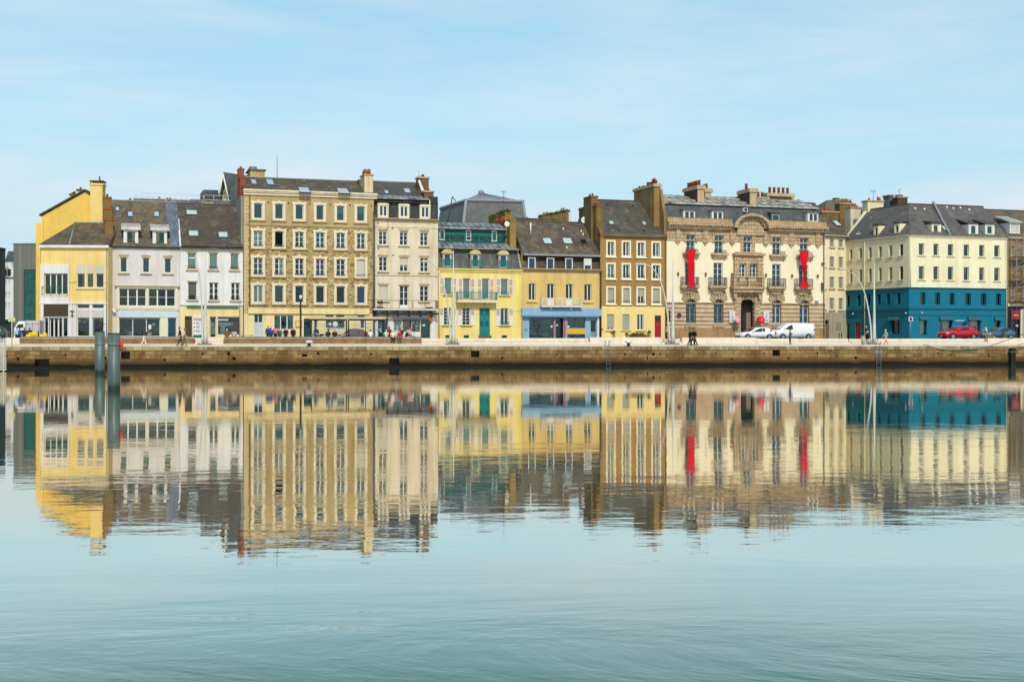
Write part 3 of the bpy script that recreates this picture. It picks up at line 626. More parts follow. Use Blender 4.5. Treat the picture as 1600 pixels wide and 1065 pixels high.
# ------------------------------------------------------------------ 1 yellow corner house, far left
def yellow_house():
    F = street(66, 0, R(3)); x1 = 169
    # the front follows the street from the corner at 108 on; the canted bay to its left
    B = thing('corner_house', 'yellow house with hipped slate roof and white framed corner bay, leftmost of the quay front', 'house', F.wm)
    U = F.u(x1); ze = zat(F, 117, 384)
    q = MB()
    ga, gb = zat(F, 117, 474), zat(F, 117, 413)
    # white bay frame, glazed
    bx0, bx1 = F.u(63.5), F.u(108)
    u = F.u
    def Z(y): return zat(F, 117, y)
    win(B, F, u(69.5), u(106), Z(460), Z(427.5), mull=4, fm=WHITE, gl=GL, cur=(CUR_O, 'full'), rec=.12, name='bay_window')
    row(B, F, [(120.5, 132.5), (136, 146), (150, 162)], 117, 427.5, 449, mull=1, gl=GLC, cur=(CUR_O, 'full'), each={2: dict(cur=None), 0: dict(cur=(CUR_O, 'right'))}, fw=.05, rec=.1)
    # ground floor
    row(B, F, [(69, 75.5), (98, 106)], 117, 496, 526, mull=1, gl=GL, rec=.12, name='shop_window')
    win(B, F, u(76.5), u(97), Z(527), Z(496), mull=3, rec=.3, gl=GL, name='glazed_door', fw=.1)
    row(B, F, [(121, 139.5), (144.5, 162)], 117, 496.5, 525, mull=1, gl=GLC, rec=.1, fw=.04, name='shop_window', each={0: dict(cur=None)})
    row(B, F, [(121, 139.5), (144.5, 162)], 117, 475, 481.5, mull=1, gl=GLT, rec=.1, fw=.03, name='transom_window')
    wall(q, F, u(108), U, Z(473), ze, 0, .2, 0); wall(q, F, bx0, u(108), Z(473), ze, 0, .2, 0)
    shell(q, 0-.2, U, 8, 0, ze-.05, 0, 2, .0, 1.2)
    wall(q, F, bx0, U, 0, Z(473), 0, .2, 1)
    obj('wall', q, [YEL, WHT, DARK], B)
    # bay: white posts and panels
    q = MB()
    for a, b_ in ((63.5, 69), (106.5, 108.6)): q.box(u(a), u(b_), -.14, -.005, Z(473), Z(413))
    q.box(u(69), u(106.5), -.1, -.005, Z(427), Z(413.2)); q.box(u(69), u(106.5), -.1, -.005, Z(473), Z(461.5))
    obj('bay_frame', q, WHT, B)
    q = MB(); railing(q, u(67), u(106.5), -.3, Z(461), Z(447.5), .0, posts=.75); rail_side(q, u(67), -.3, 0, Z(461), Z(447.5)); obj('bay_railing', q, paint('green_iron', (60, 130, 80)), B)
    q = MB()
    for a, b_ in ((120.2, 132.8), (135.8, 146.3), (149.8, 162.3)): q.box(u(a), u(b_), -.03, -.004, Z(427), Z(413.5))
    obj('blind_box', q, BLIND, B)
    band(B, F, u(119.5), u(163.5), Z(451.5), Z(449.5), .14, SURC, 'sill'); band(B, F, u(108.8), u(119), Z(441), Z(439.5), .06, YEL2, 'string_course'); band(B, F, u(163.5), U, Z(442), Z(440.5), .06, YEL2, 'string_course')
    band(B, F, bx0-.1, U, Z(475), Z(472.3), .16, WHT, 'string_course')
    band(B, F, u(68), u(106.5), Z(494), Z(474.5+1), .09, paint('dark_brown_fascia', (74, 56, 36)), 'shop_fascia')
    q = MB(); q.box(u(120.5), u(140.4), -.07, -.004, Z(496), Z(484)); q.box(u(144), u(162.5), -.07, -.004, Z(496), Z(484)); obj('shutter_box', q, BLIND, B)
    q = MB()
    for a, b_ in ((63.5, 68.5), (107.5, 113), (114, 119.8), (140.7, 143.8), (163, 169)): q.box(u(a), u(b_), -.1, -.004, 0, Z(475.3))
    obj('pilaster', q, WHT, B)
    q = MB(); uu = u(113.4); q.box(uu-.05, uu+.05, -.18, -.1, Z(493), Z(485)); q.box(uu-.16, uu+.16, -.2, -.1, Z(494), Z(493)); q.box(uu-.25, uu+.25, -.2, -.12, Z(486.5), Z(485.5)); obj('wall_sign', q, BLACK, B)
    # hanging lights in the shop
    for xx, yy, mm in ((124, 501, WHITE), (132, 503, CUR_Y), (137, 499, CUR_Y), (146, 498, CUR_Y), (158, 500, CUR_Y)):
        q = MB(); cc = u(xx, .5); q.ball((cc, .5, Z(yy)), .2, 0, 8, 6); q.tube([(cc, .5, Z(yy)+.15), (cc, .5, Z(484))], .01, 4); obj('pendant_lamp', q, mm, B)
    band(B, F, bx0-.1, U+.1, ze-.22, ze+.06, .32, WHT, 'eave_gutter')
    # hipped roof: left hip leans back to the ridge
    r = MB(); vr = 5.6; zr = F.z(348, F.u(117, vr), vr); uh = F.u(117, vr); e = -.3; t = ze+.07
    a0, a1, b0, b1 = (bx0-.15, e, t), (u(109.5), e, t), (uh, vr, zr), (U+.05, vr, zr)
    r.face([(a1), (U+.05, e, t), b1, b0]); r.face([a0, a1, b0]); r.face([a0, b0, (bx0-.15, 8, t)]); r.face([b0, b1, (U+.05, 8, t), (bx0-.15, 8, t)]); r.face([(U+.05, e, t), (U+.05, 8, t), b1]); r.face([a0, (bx0-.15, 8, t), (U+.05, 8, t), (U+.05, e, t)])
    ro = obj('roof', r, MOSB, B)
    r = MB(); r.tube([a1, b0], .09, 6); r.tube([b0, b1], .08, 6); obj('hip_flashing', r, LEAD, ro, F.wm)
    pipe(B, F, U-.12, 0, ze-.2, GREY)
    # the taller gabled house behind it
    H = street(66, 8.2, R(3)); B2 = thing('gabled_house', 'tall plain yellow gable end with chimney, rising behind the leftmost corner house', 'house', H.wm)
    q = MB(); g = [H.uz(56, 520), H.uz(169, 520), H.uz(165, 318), H.uz(141.5, 305), H.uz(133, 299.5), H.uz(64.5, 338), H.uz(64.5, 348.5), H.uz(56, 348.5)]
    q.prism(g, 0, 12); obj('wall', q, [YEL2], B2)
    r = MB(); A, Bp, Cc = H.uz(62, 337.5), H.uz(133, 298), H.uz(168, 318.5)
    for p_, q_ in ((A, Bp), (Bp, Cc)): r.hexa([(p_[0], -.25, p_[1]), (q_[0], -.25, q_[1]), (q_[0], 12, q_[1]), (p_[0], 12, p_[1]), (p_[0], -.25, p_[1]+.18), (q_[0], -.25, q_[1]+.18), (q_[0], 12, q_[1]+.18), (p_[0], 12, p_[1]+.18)])
    obj('roof', r, BRSL, B2)
    def ch(x0, x1_, y0, y1, v0, v1, **k): return chimney(B2, H, H.u(x0, v0), H.u(x1_, v0), v0, v1, zat(H, x0, y1, v0), zat(H, x0, y0, v0), YEL, **k)
    ch(141, 160, 287, 400, -.45, .9, cap=YEL)
    q = MB(); a, b_ = H.u(140, -.5), H.u(161, -.5); zz = zat(H, 150, 283.5, -.5)
    q.box(a, b_, -.6, 1.0, zz, zz+.12)
    for x_ in (a+.1, (a+b_)/2+.15, b_-.1): q.box(x_-.04, x_+.04, -.5, -.4, zz-.32, zz); q.box(x_-.04, x_+.04, .7, .8, zz-.32, zz)
    q.tube([(H.u(155), .2, zz), (H.u(155), .2, zz+.65)], .09, 8); obj('chimney_cowl', q, BRSTK, B2)
    ch(109, 117, 303, 315, 5, 6, pots=[(.3, .25), (.7, .35)], cap=BRSTK, potm=BRSTK); ch(120, 128, 296, 310, 6, 7, pots=[(.5, .3)], cap=BRSTK, potm=BRSTK)
    pipe(B2, H, H.u(66, -.1), 1, zat(H, 66, 340), YEL2, r=.09)
yellow_house()

# ------------------------------------------------------------------ 2 white house with dormers
def std(name, label, cat, x0, x1, **k):
    F = street(x0, **k); B = thing(name, label, cat, F.wm); return F, B, F.u(x1)
def white_house():
    F, B, U = std('dormer_house', 'white house with mossy roof, two white dormers and a wide glazed bay above its shop', 'house', 171, 281)
    Z = lambda y: zat(F, 225, y); u = F.u; ze = Z(385)
    row(B, F, [(187.5, 199), (222.5, 234), (256.5, 268)], 225, 402, 426, mull=1, gl=GLT, sur=(SURC, .1), sill=SILLC, lint=SILLC, fw=.09)
    # loggia: true opening glazed by two six-light windows
    for a, b_ in ((186, 228), (232, 273.5)):
        win(B, F, u(a), u(b_), Z(478), Z(451), mull=3, rows=2, gl=GL, cur=(CUR_O, 'full' if a < 200 else 'left'), fw=.06, rec=.05, thick=1.6, name='bay_window')
    win(B, F, u(186), u(250), Z(525.5), Z(497), mull=3, gl=GLC, rec=.2, fw=.05, name='shop_window')
    win(B, F, u(262.5), u(275), Z(526), Z(497), mull=1, gl=GLB, door=.0, rec=.2, fm=paint('blue_door_frame', (90, 150, 190)), name='shop_door')
    q = MB(); wall(q, F, 0, U, 0, ze); shell(q, 0, U, 10, 0, ze); obj('wall', q, [LILAC, DARK], B)
    q = MB()
    z0, z1 = Z(482), Z(448); a, b_ = u(182.5), u(277)
    q.box(a, b_, -.16, -.005, Z(450.5), z1); q.box(a, b_, -.16, -.005, z0, Z(478.5)); q.box(a, u(185.8), -.16, -.005, Z(478.5), Z(450.5)); q.box(u(228.4), u(231.6), -.16, -.005, Z(478.5), Z(450.5)); q.box(u(273.9), b_, -.16, -.005, Z(478.5), Z(450.5))
    obj('bay_surround', q, CREAMP, B)
    band(B, F, u(179), u(281), z1, z1+.12, .3, SILLC, 'bay_cornice')
    band(B, F, u(184), u(277.5), Z(495.5), Z(484.5), .14, paint('pale_blue_fascia', (220, 232, 242)), 'shop_fascia')
    band(B, F, u(182), u(279), Z(484.3), Z(482.6), .2, CREAMP, 'shop_cornice')
    q = MB(); q.box(u(182.5), u(185.8), -.1, -.004, 0, Z(496)); q.box(u(250.4), u(262), -.1, -.004, 0, Z(496)); q.box(u(275.2), u(278), -.1, -.004, 0, Z(496)); obj('pilaster', q, CREAMP, B)
    # things seen through the shop window
    for xx, yy, s_, mm in ((198, 517, .5, LEAF2), (203, 521, .6, WHITE), (234, 521, .45, WHITE), (240, 506, .35, WHITE), (218, 520, .4, BRN), (245, 515, .6, BRN)):
        q = MB(); c = u(xx, .55); q.box(c-s_*.5, c+s_*.5, .5, .66, Z(yy)-s_*.6, Z(yy)+s_*.4); obj('window_display', q, mm, B)
    q = MB(); a = u(232); q.box(a, a+.3, .12, .14, Z(514), Z(507)); obj('paper_notice', q, WHITE, B)
    q = MB(); c = u(178); q.box(c-.25, c+.1, -.3, 0, Z(485), Z(483.5)); q.box(c-.12, c+.2, -.42, -.1, Z(488.5), Z(484.8)); obj('wall_lamp', q, [WHITE], B)
    pipe(B, F, u(173), 0, ze-.2, GREY)
    vr = 5.4; zr = F.z(314.5, F.u(225, vr), vr)
    ro, S = gable(B, F, 0, U, ze, zr, vr, 10.4, MOSSL, LILAC, over=.2, ridge=LEAD)
    gutter(B, F, 0, U, ze-.02)
    for a in ((180.5, 324, 186.5, 330), (199.5, 331, 207.5, 339), (240.5, 331, 248.5, 339)): skylight(ro, S, *a, gl=SKYB)
    for x0, x1, wx0, wx1, c in ((193, 216, 197.5, 212, 'right'), (238.5, 261, 243, 257.5, 'left')):
        dormer(B, F, x0, x1, 360, 384, .25, WHT, zinc('white_dormer_roof', (235, 225, 215), (190, 180, 170)), winpx=(wx0, 361.5, wx1, 382), mull=1, cur=(CUR_Y, c), roofh=.35, slope=.25, over=.25, xref=225, back=2.3)
    # lead strip down the right verge
    q = MB(); A = S.hit(278, 318); q.hexa([(U-1.0, S.v0, S.z0), (U+.02, S.v0, S.z0), (U+.02, S.v1, S.z1), (U-1.3, S.v1, S.z1), (U-.95, S.v0, S.z0+.04), (U+.02, S.v0, S.z0+.04), (U+.02, S.v1, S.z1+.04), (U-1.3, S.v1, S.z1+.04)]); obj('verge_flashing', q, zinc('blue_lead', (120, 130, 150), (96, 100, 112)), ro)
    # stepped brown party-wall stack at the left verge
    for (v0, v1, yt, zb) in ((.6, 1.5, 342, ze-.4), (1.5, 2.5, 325.5, ze), (2.5, 3.8, 308, ze)):
        k = dict(pots=[(.3, .35), (.7, .3)], potm=BRSTK) if v0 > 2 else {}
        stack(B, F, 178-1.6*v0, v0, v1, .85, yt, zb, BRSTK, cap=plaster('worn_cap', (170, 100, 60), .4), capout=.06, **k)
    # flat roof behind with a guard rail and a lift housing
    H = street(171, 12)
    Bb = thing('rooftop_plant', 'dark flat roof with guard rails and boxy lift housing behind the two white houses', 'rooftop', H.wm)
    q = MB(); z0, z1 = 10, zat(H, 260, 311.5); q.box(H.u(209), H.u(363), 0, 9, z0, z1); q.box(H.u(300), H.u(352), 2, 6, z1, z1+.35); obj('parapet', q, ZND, Bb)
    q = MB(); q.prism([H.uz(317, 313), H.uz(317, 297), H.uz(319, 295), H.uz(342, 295.5), H.uz(344, 313)], 1, 4.5); obj('lift_housing', q, slate('plant_slate', (84, 88, 86)), Bb)
    q = MB(); a, b_ = H.u(221, .3), H.u(318, .3); zt = H.z(301.5, a, .3)
    for k in range(3): q.tube([(a, .3, zt-.5*k), (b_, .3, zt-.5*k-.1)], .022, 5)
    n = 11
    for k in range(n+1): c = a+(b_-a)*k/n; q.tube([(c, .3, z1-.1), (c, .3, zt)], .02, 5)
    q.tube([(a-1.0, .3, z1), (a, .3, zt)], .02, 5)
    a, b_ = H.u(319, .3), H.u(364, .3); zt = H.z(305, a, .3)
    for k in range(2): q.tube([(a, .3, zt-.55*k), (b_, .3, zt-.55*k)], .035, 5)
    for k in range(4): c = a+(b_-a)*k/3; q.tube([(c, .3, z1), (c, .3, zt)], .035, 5)
    obj('guard_rail', q, paint('rail_white', (225, 228, 230)), Bb)
    for xx, w_, yy in ((201, 5, 312), (258, 7, 311.5), (263, 7, 311.5), (320, 12, 316), (247, 4, 310)):
        chimney(Bb, H, H.u(xx, -2), H.u(xx+w_, -2), -2, -1.2, 8, zat(H, xx, yy, -2), BRSTK, cap=SILLC, pots=[(.5, .22)], potm=BRSTK)
white_house()

def brown_roof_house():
    F, B, U = std('shop_house', 'white house with smooth dark brown roof and a cream shop front with a price board', 'house', 281.4, 379.5)
    Z = lambda y: zat(F, 325, y); u = F.u; ze = Z(386)
    row(B, F, [(293, 306.5), (326.8, 340), (360, 373)], 325, 395, 421, mull=1, gl=GLT, cur=(CUR_W, 'full'), rail=(BLACK, .35), sill=SILLC, lint=SILLC, sur=(SURC, .06))
    row(B, F, [(294, 307)], 325, 441, 469, mull=1, gl=GL, blind=.72, bm=paint('dark_blind', (92, 94, 92)), rail=(BLACK, .4), sill=SILLC, lint=SILLC)
    row(B, F, [(327, 341), (361, 374.5)], 325, 441, 469, mull=2, gl=GL, rows=3, fm=WHITE, cur=(BRN, 'full'), rail=(BLACK, .4), sill=SILLC, sur=(SURC, .05), thick=1.6)
    win(B, F, u(288.7), u(300), Z(527), Z(494), mull=1, door=.8, rec=.12, fm=paint('brown_door', (82, 66, 48)), name='entrance_door')
    win(B, F, u(328), u(338), Z(527), Z(494.5), mull=1, rec=.3, gl=GLC, name='shop_door', rows=1); win(B, F, u(340), u(375), Z(523), Z(494.5), mull=1, rec=.3, gl=GLC, name='shop_window')
    zg = Z(480)
    q = MB(); wall(q, F, 0, U, zg, ze); wall(q, F, 0, U, 0, zg, 0, .24, 1); shell(q, 0, U, 10, 0, ze, 0, 2); obj('wall', q, [WHT, YEL3, DARK], B)
    cornice(B, F, 0, U, ze-.3, ze, .2, CREAMP); band(B, F, 0, U, Z(477), Z(474), .14, WHT, 'string_course')
    band(B, F, u(291.5), u(372.5), Z(480.4), Z(478.3), .22, paint('green_lath', (20, 120, 70)), 'awning_box')
    # price board beside the door: lines of print as small raised strokes
    q = MB(); a, b_ = u(301.2), u(316); q.box(a, b_, -.09, -.01, Z(527), Z(494)); o = obj('sign_board', q, paint('board_white', (246, 244, 248)), B)
    q = MB(); q.box(a+.03, b_-.03, -.1, -.088, Z(527), Z(523)); obj('board_base', q, paint('board_green', (30, 110, 90)), o)
    q = MB()
    for k in range(2): 
        x = a+.08
        while x < b_-.12: l = random.uniform(.06, .13); q.box(x, x+l, -.1, -.088, Z(498.4+2.4*k), Z(496.9+2.4*k)); x += l+.03
    obj('board_heading', q, paint('board_red', (200, 40, 70)), o)
    q = MB()
    for yy in (505, 511, 517): q.tube([(a+.16, -.1, Z(yy)), (a+.16, -.088, Z(yy))], .08, 10); 
    obj('board_dots', q, paint('board_red2', (190, 30, 60)), o)
    q = MB()
    for yy in (505, 511, 517):
        for k in range(3): q.box(a+.33, b_-.12-random.random()*.3, -.1, -.088, Z(yy+1.5-k*1.4), Z(yy+.9-k*1.4))
    obj('board_text', q, paint('board_grey', (120, 120, 150)), o)
    q = MB(); x = u(341); 
    while x < u(357): l = random.uniform(.07, .15); q.box(x, x+l, .1, .115, Z(500.5), Z(498.3)); x += l+.035
    obj('shop_lettering', q, WHITE, B)
    for xx, yy, w_, h_, mm in ((331, 507, .5, .5, WHITE), (331.5, 517, .8, .8, WHITE), (353, 506, 1.6, .4, WHITE), (348, 515, .5, .9, CUR_W), (367, 510, .8, 1.2, BRN), (344, 521, .9, .4, paint('green_crate', (30, 120, 80))), (360, 521, 1.1, .4, CUR_W)):
        q = MB(); c = u(xx, .55); q.box(c-w_/2, c+w_/2, .45, .62, Z(yy)-h_/2, Z(yy)+h_/2); obj('window_display', q, mm, B)
    q = MB(); q.box(0, U, -.07, -.003, 0, .5); obj('plinth', q, CREAMP, B)
    vr = 5.9; zr = F.z(319.5, F.u(325, vr), vr)
    ro, S = gable(B, F, 0, U, ze, zr, vr, 11, BRSL, WHT, over=.3, ridge=paint('brown_ridge', (96, 66, 54)))
    gutter(B, F, 0, U, ze+.02, BLACK)
    for a in ((290, 328.5, 309, 336), (294, 360.5, 310.5, 369.5), (340.5, 362.5, 356.5, 371.5)): skylight(ro, S, *a)
    q = MB(); q.box(-.03, .14, S.v0, S.v0+.1, S.z0, S.z0+.1); n = 14
    for k in range(n):
        t0 = k/n*.62; t1 = (k+.8)/n*.62; v_ = lambda t: S.v0+(S.v1-S.v0)*t; z_ = lambda t: S.z0+(S.z1-S.z0)*t
        q.hexa([(-.06, v_(t0), z_(t0)), (.1, v_(t0), z_(t0)), (.1, v_(t1), z_(t1)), (-.06, v_(t1), z_(t1)), (-.06, v_(t0), z_(t0)+.14), (.1, v_(t0), z_(t0)+.14), (.1, v_(t1), z_(t1)+.14), (-.06, v_(t1), z_(t1)+.14)])
    obj('verge_tiles', q, WHT, ro)
    pipe(B, F, U-.35, 0, Z(474), GREY)
brown_roof_house()

# ------------------------------------------------------------------ 4 tall rubble-stone house
def rubble_house():
    F, B, U = std('apartment_house', 'tall rubble stone house of five storeys with cream window surrounds and a yellow ground floor', 'house', 381, 584)
    Z = lambda y: zat(F, 482, y); u = F.u; ze = Z(306); zp = Z(352.5); zg = Z(490); zf = Z(481)
    RUB = blocks('rubble_stone', (222, 198, 142), (192, 166, 110), (158, 134, 86), .5, .3, rubble=True)
    PLA = plaster('tan_top_render', (206, 180, 128), .4, .1)
    k = dict(sur=(SURC, .25), key=True, sill=SILLC)
    R1 = [(396.5, 410), (429.5, 442.5), (461.5, 474), (494, 506), (526, 538), (557.5, 570)]
    R2 = [(396, 410.5), (429, 443), (461, 474.5), (493.5, 507), (525.5, 539), (557.5, 570.5)]
    row(B, F, R1, 482, 320, 343.3, mull=1, gl=GLT, **k, each={4: dict(cur=(CUR_W, 'top')), 5: dict(cur=(CUR_W, 'top'))})
    row(B, F, R2, 482, 362.5, 387, mull=2, rows=3, gl=GLB, rail=(IRON, .25), **k, each={0: dict(gl=GL, cur=(CUR_W, 'full')), 1: dict(mull=1, rows=1, gl=glass('open_sash', (.25, .22, .2), (.3, .3, .3), 0)), 2: dict(cur=(CUR_W, 'top'), gl=GL)})
    row(B, F, R2, 482, 404, 430.5, mull=2, rows=3, gl=GL, rail=(IRON, .25), **k, each={0: dict(gl=GLT), 1: dict(gl=GL, cur=(CUR_W, 'right')), 3: dict(cur=(CUR_W, 'sides')), 5: dict(blind=.98)})
    row(B, F, R2, 482, 446.5, 473, mull=1, gl=GL, **k, each={0: dict(mull=2, cur=(CUR_W, 'full')), 5: dict(gl=GLB), 1: dict(gl=GLT)})
    win(B, F, u(397), u(410.5), Z(527), Z(490.8), mull=2, rec=.14, door=.62, name='entrance_door', fm=paint('pale_grey_door', (214, 218, 226)))
    win(B, F, u(428), u(459), Z(515), Z(492.5), mull=3, rows=1, gl=GLT, rec=.1, name='shop_window', cur=(CUR_W, 'sides'))
    win(B, F, u(474.5), u(487), Z(527), Z(497.5), mull=1, rows=1, door=.3, rec=.3, gl=GLB, fm=paint('dark_teal_door', (30, 62, 74)), name='entrance_door')
    for a, b_ in ((508.5, 521.5), (525, 538.5), (558.5, 570.5)): win(B, F, u(a), u(b_), Z(495.8), Z(491.5), mull=1, rec=.1, fw=.04, name='transom_window')
    win(B, F, u(490.5), u(496.5), Z(525), Z(500), mull=1, name='shop_window', rec=.15); win(B, F, u(508.5), u(539.5), Z(515), Z(500), mull=1, gl=GLT, rec=.1, name='shop_window'); win(B, F, u(563), u(570), Z(513), Z(500), mull=1, rec=.1, name='shop_window')
    q = MB(); wall(q, F, .45, U, zg, zp); wall(q, F, 0, U, zp, ze, 0, .24, 1); wall(q, F, 0, .45, zg, zp, 0, .24, 1); wall(q, F, 0, U, 0, zg, 0, .24, 2); shell(q, 0, U, 13, 0, ze, 4, 3)
    obj('wall', q, [RUB, PLA, YEL3, DARK, GRYW], B)
    q = MB(); z = zg; i = 0
    while z < ze-.8: q.box(.0, .42+.16*(i % 2), -.03, .02, z, z+.40); z += .44; i += 1
    obj('quoins', q, plaster('quoin_stone', (226, 204, 156), .3), B)
    band(B, F, .1, U, zp-.12, zp+.06, .08, SILLC, 'string_course')
    cornice(B, F, -.05, U+.35, ze-.1, ze+.5, .4, SURC); band(B, F, u(387.5), u(577), Z(490.3), zf, .2, YEL3, 'shop_fascia')
    q = MB(); q.box(u(387), u(577.5), -.24, 0, zf+.004, zf+.10); obj('fascia_ledge', q, SILLC, B)
    # iron cross anchors of the tie rods
    for xx in (453.5, 517):
        q = MB(); c, zc = u(xx), Z(440.5)
        for s_ in (1, -1): q.tube([(c-.42, -.04, zc-.42*s_), (c+.42, -.06, zc+.42*s_)], .05, 6)
        obj('wall_anchor', q, SURC, B)
    for xx in (419, 451, 484, 516, 547, 580): q = MB(); c = u(xx); q.box(c-.07, c+.07, -.04, .01, Z(318.5)-.08, Z(318.5)+.08); obj('vent', q, DARK, B)
    # notice cabinet, shop decal, posters
    q = MB(); q.box(u(461.5), u(472), -.12, 0, Z(511), Z(500.8)); o = obj('notice_case', q, paint('mustard_frame', (200, 160, 50)), B); q = MB(); q.box(u(462.5), u(471), -.13, -.11, Z(510), Z(502)); obj('notice_sheet', q, YEL, o)
    q = MB(); c = u(515); q.tube([(c, -.0, Z(506)), (c, .09, Z(506))], .2, 12); c = u(524); q.tube([(c, .07, Z(506)), (c, .09, Z(506))], .3, 12); x = u(509.5)
    while x < u(538): l = random.uniform(.1, .22); q.box(x, x+l, .07, .085, Z(513.5), Z(511.8)); x += l+.05
    obj('window_decal', q, WHITE, B)
    q = MB(); q.box(u(571.5), u(575), -.04, 0, Z(511), Z(502)); obj('poster', q, CUR_W, B)
    q = MB(); q.box(0, U, -.08, -.003, 0, .55); obj('plinth', q, YEL3, B)
    pipe(B, F, .62, zg, ze, paint('bronze_pipe', (120, 100, 66)), v=-.1); pipe(B, F, U-.05, 0, ze-1.5, IRON)
    # roof: hollow verge at the left with a red brick stack
    vr = 4.2; zr = F.z(280.5, F.u(480, vr), vr)
    ro, S = gable(B, F, 0, U, ze+.5, zr, vr, 12.6, slate('brown_grey_slate', (104, 90, 74), (120, 96, 60), .35), GRYW, over=.12, ridge=LEAD)
    for a in ((392, 281, 400.5, 288.5), (416, 280.5, 427.5, 289.5), (466, 293, 484, 301.5), (526.5, 294.5, 545, 303)): skylight(ro, S, *a, gl=SKYB)
    for a in ((474.5, 287.5), (514.5, 296.5), (537.5, 288), (547.5, 299)): 
        h = S.hit(*a); q = MB(); q.tube([(h[0], h[1], h[2]), (h[0], h[1]-.1, h[2]+.35)], .1, 8); q.box(h[0]-.13, h[0]+.13, h[1]-.3, h[1]+.05, h[2]+.3, h[2]+.38); obj('roof_vent', q, STEEL, ro, F.wm)
    for (v0, v1, yt, x) in ((.5, 1.5, 288.5, 388), (1.5, 2.7, 276, 384), (2.7, 4.0, 263.5, 381.5)):
        stack(B, F, x, v0, v1, .62, yt, ze-.2, REDB, cap=REDB, capout=.05, pots=[(.5, .3)] if v0 > 2 else [])
    q = MB(); q.prism([(.02, 0), (.02, ze), (.02, ze)], 0, .01)
    # long grey flank rises with the stack behind
    g = MB(); zz = zat(F, 372, 285, 6); g.box(-.28, .0, .35, 13, 4, ze-.2); g.box(-.28, 0, 4, 13, ze-.2, zz); obj('flank_wall', g, GRYW, B)
    # broad cream stack over the right party wall
    v0 = .35; q = MB(); c0, c1 = F.u(567.5, v0), F.u(583, v0); zb, zt = ze+.3, F.z(271.5, c1, v0)
    q.box(c0+.15, c1, v0, v0+2.3, zb, zt-.2); q.box(c0+.15, c1, v0+2.3, v0+3.6, zb, zt-.5); o = obj('chimney', q, plaster('cream_stack', (246, 226, 182), .5, .1), B, F.wm)
    q = MB(); q.box(c0+.05, c1+.1, v0-.1, v0+2.4, zt-.2, zt-.05); q.box(c0+.0, c1+.08, v0+2.4, v0+3.7, zt-.5, zt-.35); obj('chimney_cap', q, SILLC, o, F.wm)
    for a, h in ((.5, .6), (1.0, .7), (1.5, .65), (2.0, .6)):
        for du in (.3, .75):
            q = MB(); q.tube([(c0+.1+du, v0+a, zt-.06), (c0+.1+du, v0+a, zt-.06+h)], [.15, .12], 9); obj('chimney_pot', q, POT, o, F.wm)
    # rooms behind: second ridge, yellowish block, mast
    H = street(381, 14); Bb = thing('rear_roof_block', 'grey ridge and squat yellowish rooftop block showing just above the rubble house ridge', 'rooftop', H.wm)
    q = MB(); q.box(H.u(381), H.u(513), 0, 6, 12, H.z(281, H.u(440))); q.hexa([(H.u(388), -.1, H.z(282, H.u(440))), (H.u(513), -.1, H.z(282, H.u(440))), (H.u(513), 6, H.z(277, H.u(440))), (H.u(388), 6, H.z(277, H.u(440))), (H.u(388), -.1, H.z(281.4, H.u(440))), (H.u(513), -.1, H.z(281.4, H.u(440))), (H.u(513), 6, H.z(276.4, H.u(440))), (H.u(388), 6, H.z(276.4, H.u(440)))]); obj('roof', q, ZND, Bb)
    q = MB(); q.box(H.u(389), H.u(411.5), -1.5, 2, 12, H.z(268.5, H.u(400))); o = obj('rooftop_block', q, plaster('ochre_block', (214, 196, 120)), Bb)
    q = MB(); q.box(H.u(386), H.u(413.5), -1.7, 2.2, H.z(268.5, H.u(400)), H.z(266.8, H.u(400))); q.box(H.u(389), H.u(400), -1, 1, H.z(266.8, H.u(400)), H.z(262, H.u(400))); obj('block_lid', q, ZND, o)
    q = MB(); c = H.u(433); q.tube([(c, 0, H.z(281, c)), (c, 0, H.z(241, c))], [.05, .02], 5); obj('antenna_mast', q, IRON, Bb)
    # steep timbered gable behind
    K = street(346, 10, R(-32)); Bg = thing('timbered_gable_house', 'steep timbered gable with white bargeboards peeping out behind the rubble house', 'house', K.wm)
    q = MB(); q.prism([K.uz(346.5, 330), K.uz(346.5, 318), K.uz(353.5, 275), K.uz(362.5, 318), K.uz(362.5, 330)], 0, 11); obj('wall', q, YEL, Bg)
    q = MB(); A, P_, D_ = K.uz(345, 321), K.uz(353.5, 272), K.uz(364, 321)
    for a, b_ in ((A, P_), (P_, D_)): q.hexa([(a[0], -.5, a[1]), (b_[0], -.5, b_[1]), (b_[0], 9, b_[1]), (a[0], 9, a[1]), (a[0], -.5, a[1]+.2), (b_[0], -.5, b_[1]+.2), (b_[0], 9, b_[1]+.2), (a[0], 9, a[1]+.2)])
    obj('roof', q, GRM, Bg)
    q = MB(); 
    for a, b_ in ((A, P_), (P_, D_)): q.tube([(a[0], -.55, a[1]), (b_[0], -.55, b_[1])], .12, 4)
    q.box(K.u(348), K.u(361), -.12, -.01, zat(K, 354, 313), zat(K, 354, 311.5)); q.box(K.u(353), K.u(354.5), -.12, -.01, zat(K, 354, 318), zat(K, 354, 285)); obj('bargeboard', q, WHITE, Bg)
    q = MB(); q.box(K.u(350), K.u(352.3), -.06, -.01, zat(K, 354, 309), zat(K, 354, 300)); q.box(K.u(355.5), K.u(358), -.06, -.01, zat(K, 354, 309), zat(K, 354, 300)); obj('window', q, GREY, Bg)
rubble_house()
